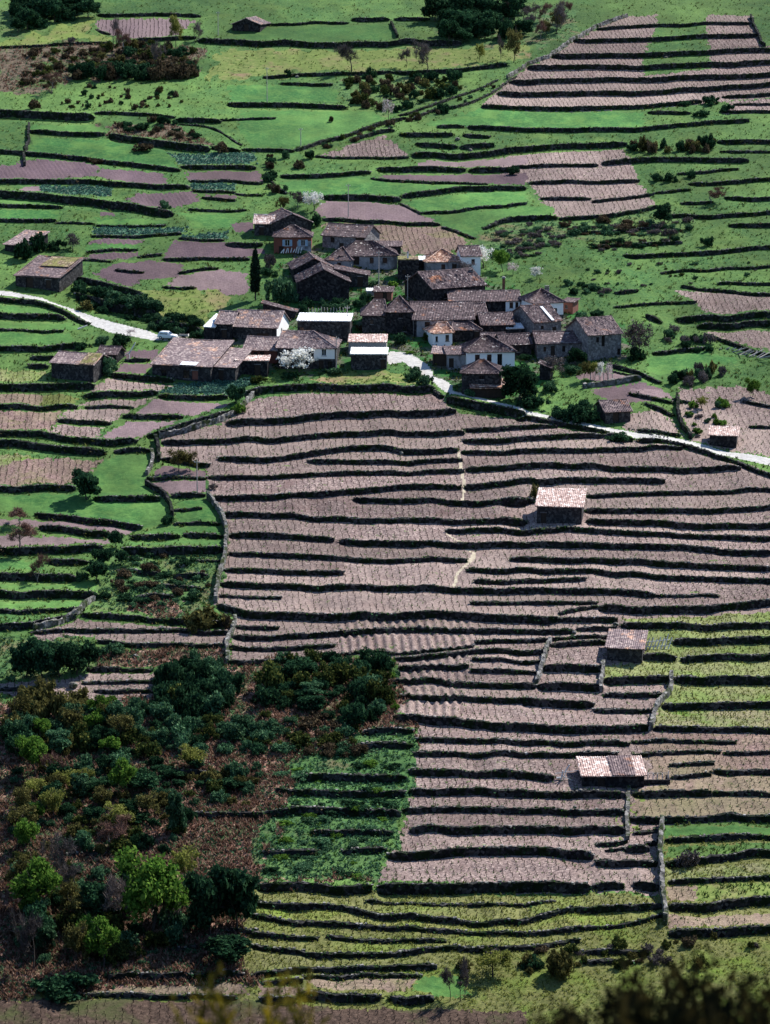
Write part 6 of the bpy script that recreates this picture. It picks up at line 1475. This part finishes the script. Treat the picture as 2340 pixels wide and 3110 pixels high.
P = scatter(['grass', 'dry_grass', 'rough_grass', None], 4500, 71); co, fs = tufts(P, 5, .36, .14, .9, srng); stuff('coarse_tussocks', co, fs, 'leaf_gorse', 'coarse dull tussocks over the meadows')
P = scatter(['grass', 'dry_grass', 'rough_grass', 'yard', 'overgrown', None], 18000, 7); co, fs = tufts(P, 4, .22, .10, .8, srng); stuff('grass_tufts', co, fs, 'grass_blade', 'tufts of grass over the meadows')
P = scatter(['vine_soil_green', 'vine_soil_yellow'], 9000, 8); co, fs = tufts(P, 4, .2, .10, .8, srng); stuff('weeds', co, fs, 'leaf_yellow', 'yellowish weeds between the lower vines')
P = scatter(['vine_soil', 'vine_soil_red'], 6000, 12); co, fs = tufts(P, 3, .2, .09, .8, srng); stuff('vineyard_weeds', co, fs, 'grass_blade', 'sparse green weeds between the vines')
P = scatter(['garden'], 2600, 9, 1300); co, fs = cloud(srng, [(0, 0, 0, .22, .22, .16)], len(P) * 6, .2)
co = (co.reshape(-1, 6, 4, 3) + P[:, None, None, :] + np.array((0, 0, .18))).reshape(-1, 3); stuff('cabbages', co, fs, 'cabbage_leaf', 'blue-green cabbages in the garden beds')
# stones lying about on wall tops and at gaps
import bmesh
def rock_mesh(name, seed, mat):
    bm = bmesh.new(); bmesh.ops.create_icosphere(bm, subdivisions=2, radius=1)
    r = np.random.default_rng(seed); ax = r.normal(size=(7, 3)); am = r.normal(0, .16, 7)
    for vt in bm.verts:
        p = np.array(vt.co); vt.co = tuple(p * (1 + sum(a_ * math.tanh(3 * np.dot(x_, p)) for a_, x_ in zip(am, ax)) * .6))
    me = bpy.data.meshes.new(name); bm.to_mesh(me); bm.free(); me.materials.append(MATS[mat]); return me
RK = [rock_mesh('boulder', i, 'pale_stone') for i in range(4)]
for i, (tile, x, y, sz, label) in enumerate([
    ('C1', 465, 1225, 62, 'bright white boulder at the wall end of the small left vine terraces'), ('C1', 328, 1228, 46, 'grey boulder left of the bright white one'),
    ('C1', 860, 1030, 40, 'upright grey boulder in the rusty bracken strip'), ('C1', 1150, 465, 44, 'pale boulder on the overgrown left terraces'),
    ('C1', 1028, 868, 34, 'pale boulder on the long left wall'), ('B2', 870, 1208, 40, 'white boulder on a wall in the big vineyard'),
    ('A3', 1005, 366, 24, 'pale boulder on an upper right vineyard wall'), ('A2', 215, 492, 30, 'pale boulder on the pasture wall by a dark bush'),
    ('C3', 425, 885, 36, 'pale boulder on the wall left of the square-roofed hut'), ('D3', 428, 318, 26, 'white stone on a wall below the lowest hut'),
    ('A2', 1225, 885, 36, 'grey rocks between the small green terraces'), ('A2', 1310, 955, 34, 'grey rock at the end of a green terrace'),
    ('C3', 690, 835, 40, 'pale boulder at the corner above the square-roofed hut'), ('D2', 615, 1085, 30, 'white stone in the yellow-green vineyard')]):
    uu, vv = S(tile, x, y); p = gp(uu, vv); s = sz / 2.08 / scale_at(vv) / 2
    o = obj('boulder', RK[i % 4], None, p + np.array((0, 0, s * .45)), i); o.scale = (s, s * .8, s * .75); tag(o, label, 'boulder', None, 'thing')
P = []
for tile, poly, n in (('Zb', '820,830 1000,850 1200,880 1400,950 1390,980 1150,930 850,860', 60), ('Z7', '640,980 800,1000 940,1120 900,1150 700,1040', 30), ('Zg', '1950,600', 0)):
    if not n: continue
    PP = parse(tile, poly); lo, hi = PP.min(0), PP.max(0); k = 0
    while k < n:
        q_ = lo + (hi - lo) * srng.random(2)
        if inside(PP, q_[:1], q_[1:])[0, 0]: P.append(gp(*q_)); k += 1
        
co = []; fs = []; b = 0
for p in P:
    me = RK[srng.integers(4)]; c = np.array([w_.co for w_ in me.vertices]) * (.1 + .14 * srng.random()) ; co.append(c + p); fs += [[i + b for i in f_.vertices] for f_ in me.polygons]; b += len(c)
stuff('rubble', np.concatenate(co), np.array(fs), 'pale_stone', 'pale rubble stones beside the lane and path')

# ------------------------------------------------------------------ car
def car(tile, x, y, rot, label):
    uu, vv = S(tile, x, y); p = gp(uu, vv)
    e = bpy.data.objects.new('car', None); e.location = p; e.rotation_euler = (0, 0, R(rot)); link(e); tag(e, label, 'car', None, 'thing')
    def loft(sec, mat, name, par):
        """sections along x: (x, half width bottom, half width top, z0, z1)"""
        mb = MB(); n = len(sec); ring = []
        for (xx, wb, wt, z0, z1) in sec:
            zm = z0 + (z1 - z0) * .55
            ring.append([(xx, -wb * .94, z0), (xx, -wb, zm), (xx, -wt, z1 - .04), (xx, -wt * .86, z1), (xx, wt * .86, z1), (xx, wt, z1 - .04), (xx, wb, zm), (xx, wb * .94, z0)])
        m_ = 8
        for r_ in ring: mb.v += r_
        for i in range(n - 1):
            for j in range(m_): mb.f.append([i * m_ + j, i * m_ + (j + 1) % m_, (i + 1) * m_ + (j + 1) % m_, (i + 1) * m_ + j])
        mb.f.append(list(range(m_ - 1, -1, -1))); mb.f.append([(n - 1) * m_ + j for j in range(m_)])
        return mb.build(name, MATS[mat], par, smooth=False)
    loft([(-1.85, .62, .58, .38, .72), (-1.8, .74, .70, .28, .86), (-1.2, .79, .76, .24, .90), (.45, .79, .77, .24, .90), (.6, .79, .76, .24, .88), (1.5, .77, .72, .25, .80), (1.78, .72, .66, .30, .70), (1.84, .62, .56, .36, .62)], 'car_paint', 'body', e)
    cb = loft([(-1.72, .66, .52, .86, .98), (-1.45, .70, .58, .87, 1.34), (-1.1, .71, .60, .88, 1.42), (.0, .71, .60, .88, 1.42), (.25, .70, .58, .88, 1.36), (.78, .68, .60, .86, .90)], 'car_paint', 'cabin', e)
    q = MB()
    for sd in (-1, 1):
        for x0, x1 in ((-1.35, -.75), (-.65, .1)):
            yb, yt = sd * .725, sd * .655
            q.add([(x0 - .05, yb, .94), (x1 + .08, yb, .94), (x1, yt, 1.30), (x0 + .08, yt, 1.30)], [(0, 1, 2, 3)] if sd < 0 else [(3, 2, 1, 0)])
    q.build('side_window', MATS['pane_glass'], cb)
    q = MB(); q.add([(.80, -.56, .95), (.80, .56, .95), (.34, .52, 1.35), (.34, -.52, 1.35)], [(0, 1, 2, 3)]); q.build('windscreen', MATS['pane_glass'], cb)
    q = MB(); q.add([(-1.74, .5, 1.0), (-1.74, -.5, 1.0), (-1.52, -.48, 1.30), (-1.52, .48, 1.30)], [(0, 1, 2, 3)]); q.build('rear_window', MATS['pane_glass'], cb)
    for xx in (-1.2, 1.18):
        for sd in (-1, 1):
            q = MB(); q.tube((xx, sd * .62, .29), (xx, sd * .80, .29), .29, .29, 14); wh = q.build('wheel', MATS['tyre'], e)
            q = MB(); q.tube((xx, sd * .79, .29), (xx, sd * .815, .29), .17, .15, 10); q.build('rim', MATS['white_paint'], wh)
    for sd in (-1, 1):
        q = MB(); q.tube((1.78, sd * .5, .58), (1.86, sd * .5, .58), .11, .10, 10); q.build('headlight', MATS['pane_glass'], e)
    for xx in (-1.9, 1.88):
        q = MB(); q.box(xx - .05, xx + .05, -.7, .7, .34, .44); q.build('bumper', MATS['concrete'], e)
    return e
plain_mat('car_paint', (.84, .85, .87), .3, .03, .3); plain_mat('tyre', (.02, .02, .02), .9, .2, 3)
car('Z5', 375, 535, -14, 'white car parked at the end of the pale road')
# hand cart beside the car
uu, vv = S('Z5', 575, 532); p = gp(uu, vv); e = bpy.data.objects.new('handcart', None); e.location = p; e.rotation_euler = (0, 0, R(-8)); link(e); tag(e, 'small cart with pale end standing right of the white car', 'cart', None, 'thing')
q = MB(); q.box(-.9, .9, -.45, .45, .45, .52); q.box(-.9, .9, -.48, -.45, .52, .8); q.box(-.9, .9, .45, .48, .52, .8); q.build('bed', MATS['wood_grey'], e)
q = MB(); q.box(.9, .96, -.45, .45, .45, .85); q.build('end_board', MATS['wood_pale'], e)
for sd in (-1, 1):
    q = MB(); q.tube((0, sd * .5, .3), (0, sd * .58, .3), .3, .3, 12); q.build('wheel', MATS['tyre'], e)
q = MB(); q.tube((-.9, 0, .48), (-2.0, 0, .15), .04, .03); q.build('shaft', MATS['wood_grey'], e)

# ------------------------------------------------------------------ poles, frames, sticks
def pole(tile, x, yb, yt, label, mat='wood_grey', r0=.11, arm=True):
    uu, vb = S(tile, x, yb); _, vt = S(tile, x, yt); p = gp(uu, vb); hgt = (vb - vt) / scale_at(vb) * 1.02
    e = bpy.data.objects.new('utility_pole', None); e.location = p; link(e); tag(e, label, 'pole', None, 'thing')
    q = MB(); q.tube((0, 0, -.4), (0, 0, hgt), r0, r0 * .7, 7); q.build('post', MATS[mat], e)
    if arm:
        q = MB(); q.box(-.45, .45, -.05, .05, hgt - .5, hgt - .4); a = q.build('crossarm', MATS['wood_grey'], e)
        for xx in (-.4, .4):
            q = MB(); q.tube((xx, 0, hgt - .4), (xx, 0, hgt - .22), .05, .03, 6); q.build('insulator', MATS['white_paint'], a)
for a in [('Z2', 1045, 890, 430, 'thin utility pole in front of the broad hipped house'), ('Z6', 1230, 575, 205, 'tall pole at the right end of the white metal roof'),
          ('Z6', 1092, 1010, 590, 'thin pole at the corner of the white-storeyed house'), ('A2', 25, 645, 430, 'utility pole on the upper left meadow'),
          ('A2', 238, 925, 810, 'short utility pole on the sloping meadow'), ('A2', 538, 1370, 1165, 'utility pole on the smooth mauve field'),
          ('A1', 1380, 225, 75, 'utility pole left of the lone top barn'), ('B1', 1248, 1450, 1240, 'thin post standing in the small pink plot'),
          ('Z3', 245, 880, 560, 'thin pole at the left corner of the big rectangular house')]: pole(*a)
def stack(tile, x, y, label, name, cat, sticks, part, mat):
    uu, vv = S(tile, x, y); p = gp(uu, vv); e = bpy.data.objects.new(name, None); e.location = p; link(e); tag(e, label, cat, None, 'thing')
    for a_, b_, r0 in sticks:
        q = MB(); q.tube(a_, b_, r0 * 1.8, r0 * 1.4, 5); q.build(part, MATS[mat], e)
    return e
r = np.random.default_rng(4)
stack('Z1', 1180, 640, 'pale leaning sticks stacked before the red-walled house', 'stick_stack', 'sticks',
      [((-2 + .5 * i, r.normal() * .1, .2 + .3 * r.random()), (-1.7 + .5 * i + .2 * r.normal(), .25, 1.1 + .5 * r.random()), .06) for i in range(9)], 'stick', 'wood_pale')
stack('Zd', 1150, 630, 'broken frame of leaning pale poles right of the square-roofed hut', 'trellis', 'trellis',
      [((-1.7 + .55 * i, .0, -.1), (-1.5 + .55 * i + .45, .6 + .2 * r.random(), 1.2 + .8 * (i > 4) * r.random() + .5 * r.random()), .055) for i in range(7)] +
      [((-1.9, .5, .9), (1.9, .6, 1.3), .045), ((-1.7, .1, .3), (1.6, .2, .5), .04)], 'pole', 'wood_pale')
stack('Ze', 260, 700, 'pole frame with two pale posts left of the lowest hut', 'trellis', 'trellis',
      [((-.8, 0, -.2), (-.55, .1, 1.3), .06), ((-.45, .1, -.2), (-.2, .2, 1.1), .06), ((-.3, .3, .9), (.35, .4, 2.0), .06), ((-1.6, 0, .9), (2.1, .3, 1.3), .03), ((-.8, 0, .6), (1.4, -.2, -.3), .04), ((-1.4, .2, .2), (-.6, .2, .25), .1)], 'pole', 'wood_pale')
# yard of the lowest hut
uu, vv = S('Ze', 1400, 760); p = gp(uu, vv); e = bpy.data.objects.new('yard_wall', None); e.location = p; link(e); tag(e, 'low stone yard wall with posts at the right of the lowest hut', 'yard wall', None, 'thing')
q = MB(); q.box(-1.7, 1.75, 0, .35, -.4, .62); q.box(1.4, 1.75, .36, 2.6, -.4, .62); q.build('stonework', MATS['house_stone_dark'], e)
for i, xx in enumerate((-1.2, -.5, .1, .75, 1.55)):
    q = MB(); q.tube((xx, 1.0, -.3), (xx + .03, 1.0, 1.25 + (.35 if i == 4 else 0)), .07, .06, 6); q.build('post', MATS['wood_pale'], e)
q = MB(); q.tube((-1.5, 1.1, 1.25), (1.6, 1.1, 1.3), .06, .05, 5); q.build('beam', MATS['wood_grey'], e)
stack('Za', 1220, 460, 'bleached forked dead branch propped in the small plot', 'dead_branch', 'branch',
      [((0, 0, -.1), (.02, 0, 1.1), .07), ((0, 0, 1.0), (1.2, .1, 3.1), .07), ((.1, 0, 1.2), (-.9, .1, .7), .05), ((.5, .05, 1.9), (.95, .1, 2.5), .05)], 'branch', 'wood_pale')
stack('Z9', 880, 1500, 'pale log lying under the road edge', 'log', 'log', [((-.9, 0, .1), (.9, .2, .75), .09)], 'trunk', 'wood_pale')
stack('Zg', 1130, 690, 'heap of grey cut poles beside the right-hand vine field', 'pole_heap', 'pole heap',
      [((-5 + .45 * i + r.normal() * .4, 3.2 - .33 * i + r.normal() * .6, -.6 + .1 * r.random()), (-5 + .45 * i + 2.2 + r.normal() * .5, 3.2 - .33 * i + r.normal() * .9, .15 + .5 * r.random()), .07) for i in range(26)], 'pole', 'wood_grey')
stack('Z6', 900, 280, 'row of short pale posts behind the white metal roof', 'post_fence', 'fence',
      [((-4.2 + .6 * i, r.normal() * .1, -.3), (-4.2 + .6 * i + r.normal() * .05, r.normal() * .1, .7 + .3 * r.random()), .07) for i in range(15)], 'post', 'wood_grey')
stack('Z7', 1055, 945, 'white post under the open tiled porch', 'post', 'post', [((0, 0, -.2), (0, 0, 1.5), .11)], 'shaft', 'white_paint')
stack('Zb', 600, 230, 'row of thin stakes in the pale bare plot', 'stakes', 'stakes', [((-3 + .8 * i, r.normal() * .3, -.2), (-3 + .8 * i, r.normal() * .3, 1.5), .05) for i in range(6)], 'stake', 'wood_grey')
def chimney_stack(tile, x, yb, yt, wid, mat, label):
    uu, vb = S(tile, x, yb); _, vt = S(tile, x, yt); p = gp(uu, vb); s = scale_at(vb); hgt = (vb - vt) / s
    e = bpy.data.objects.new('chimney_stack', None); e.location = p; link(e); tag(e, label, 'chimney', None, 'thing')
    q = MB(); q.box(-wid / 2, wid / 2, -wid / 2, wid / 2, -1.5, hgt - .35); q.build('shaft', MATS[mat], e)
    q = MB(); q.box(-wid / 2 - .1, wid / 2 + .1, -wid / 2 - .1, wid / 2 + .1, hgt - .345, hgt - .2); q.box(-wid / 2 + .02, wid / 2 - .02, -wid / 2 + .02, wid / 2 - .02, hgt - .2, hgt); q.build('cap', MATS['concrete'], e)
chimney_stack('Z3', 1457, 745, 580, .55, 'brick_red', 'freestanding brick chimney behind the long low house')
chimney_stack('Z3', 246, 600, 262, .32, 'white_paint', 'thin white chimney rising from the tower stump')

# ------------------------------------------------------------------ brush on the near hill, out of focus at the bottom
def near_bush(u, v_top, t, wid, n, mat, label, seed, leafy=.5):
    """twiggy bush rooted on the near slope at distance t, its top at photo row v_top"""
    r = np.random.default_rng(seed)
    x = (u - U0) / FPX * t; y = CAM[1] + t
    gz0 = 98.7 - .46 * t
    ang = PITCH + math.atan((v_top - V0) / FPX); ztop = CAM[2] - math.tan(ang) * t; hgt = ztop - gz0
    co = []; fs = []; b = 0
    nt_ = n
    ang_ = r.random(nt_) * 6.28; rad = wid * np.sqrt(r.random(nt_)) ; L = hgt * (1 - .28 * r.random(nt_) ** .8)
    x1 = np.cos(ang_) * rad; y1 = np.sin(ang_) * rad
    quads = []
    for i in range(nt_):
        p = np.array((x1[i] * .35, y1[i] * .35, -.1)); tip = np.array((x1[i], y1[i], L[i] * (1 - .12 * (rad[i] / wid) ** 2)))
        mid = (p + tip) / 2 + np.array((x1[i] * .1, y1[i] * .1, .1 * hgt))
        d = tip - mid; sd = np.cross(d, r.normal(size=3)); sd /= np.linalg.norm(sd); sd *= .008
        quads.append([p - sd, p + sd, mid + sd, mid - sd]); quads.append([mid - sd, mid + sd, tip + sd * .4, tip - sd * .4])
        m_ = int(leafy * 60)
        f_ = .35 + .65 * r.random(m_); c = mid * (1 - f_)[:, None] + tip * f_[:, None] + r.normal(0, .035, (m_, 3))
        a = r.normal(size=(m_, 3)); a[:, 2] += 1.5; a /= np.linalg.norm(a, axis=1, keepdims=True); bb = np.cross(a, r.normal(size=(m_, 3))); bb /= np.linalg.norm(bb, axis=1, keepdims=True)
        for k in range(m_): quads.append([c[k] - bb[k] * .012, c[k] + bb[k] * .012, c[k] + a[k] * .07 + bb[k] * .006, c[k] + a[k] * .07 - bb[k] * .006])
    co = np.array(quads).reshape(-1, 3)
    tag(obj('broom_bush', mesh_np('broom_bush', co, np.arange(len(co)).reshape(-1, 4), MATS[mat]), None, (x, y, gz0)), label, 'bush', 'out-of-focus brush in the near foreground', 'thing')
leaf_mat('near_dark', (.005, .007, .004), (.014, .014, .007), (.055, .042, .012), .15)
for i, (u, vt, t, wd, n, mat, label) in enumerate([
    (1560, 3030, 15, .40, 60, 'near_dark', 'dark blurred brush at the bottom, farthest left of the corner mass'),
    (1740, 3000, 14, .42, 110, 'near_dark', 'dark blurred brush at the bottom, second from the corner mass\'s left'),
    (1900, 2930, 14, .40, 120, 'near_dark', 'dark blurred brush at the bottom, beginning of the corner mass'),
    (2030, 2860, 14, .42, 130, 'near_dark', 'dark blurred brush at the bottom right, tall'),
    (2190, 2840, 13, .42, 140, 'near_dark', 'dark blurred brush filling the bottom right corner'),
    (2330, 2840, 13.5, .40, 130, 'near_dark', 'dark blurred brush cut by the right edge'),
    (2100, 2960, 10, .38, 150, 'near_dark', 'nearest dark blurred brush at the bottom right'),
    (2280, 2950, 10.5, .34, 150, 'near_dark', 'near dark blurred brush in the very corner'),
    (700, 2830, 13, .26, 34, 'gorse', 'blurred yellow gorse sprigs at the bottom left of centre'),
    (560, 2930, 13, .24, 34, 'gorse', 'low blurred yellow gorse at the bottom left'),
    (840, 2840, 14, .20, 26, 'gorse', 'blurred yellow gorse sprig at the bottom, right one')]):
    near_bush(u, vt, t, wd, n, mat, label, 50 + i)

# weeds, brush and small growth between the houses
P = scatter(['yard'], 2600, 31, 1320); co, fs = cloud(srng, [(0, 0, 0, .4, .4, .28)], len(P) * 6, .24)
co = (co.reshape(-1, 6, 4, 3) + P[:, None, None, :] + np.array((0, 0, .2))).reshape(-1, 3); stuff('yard_weeds', co, fs, 'leaf_gorse', 'weeds and brush between the village houses')
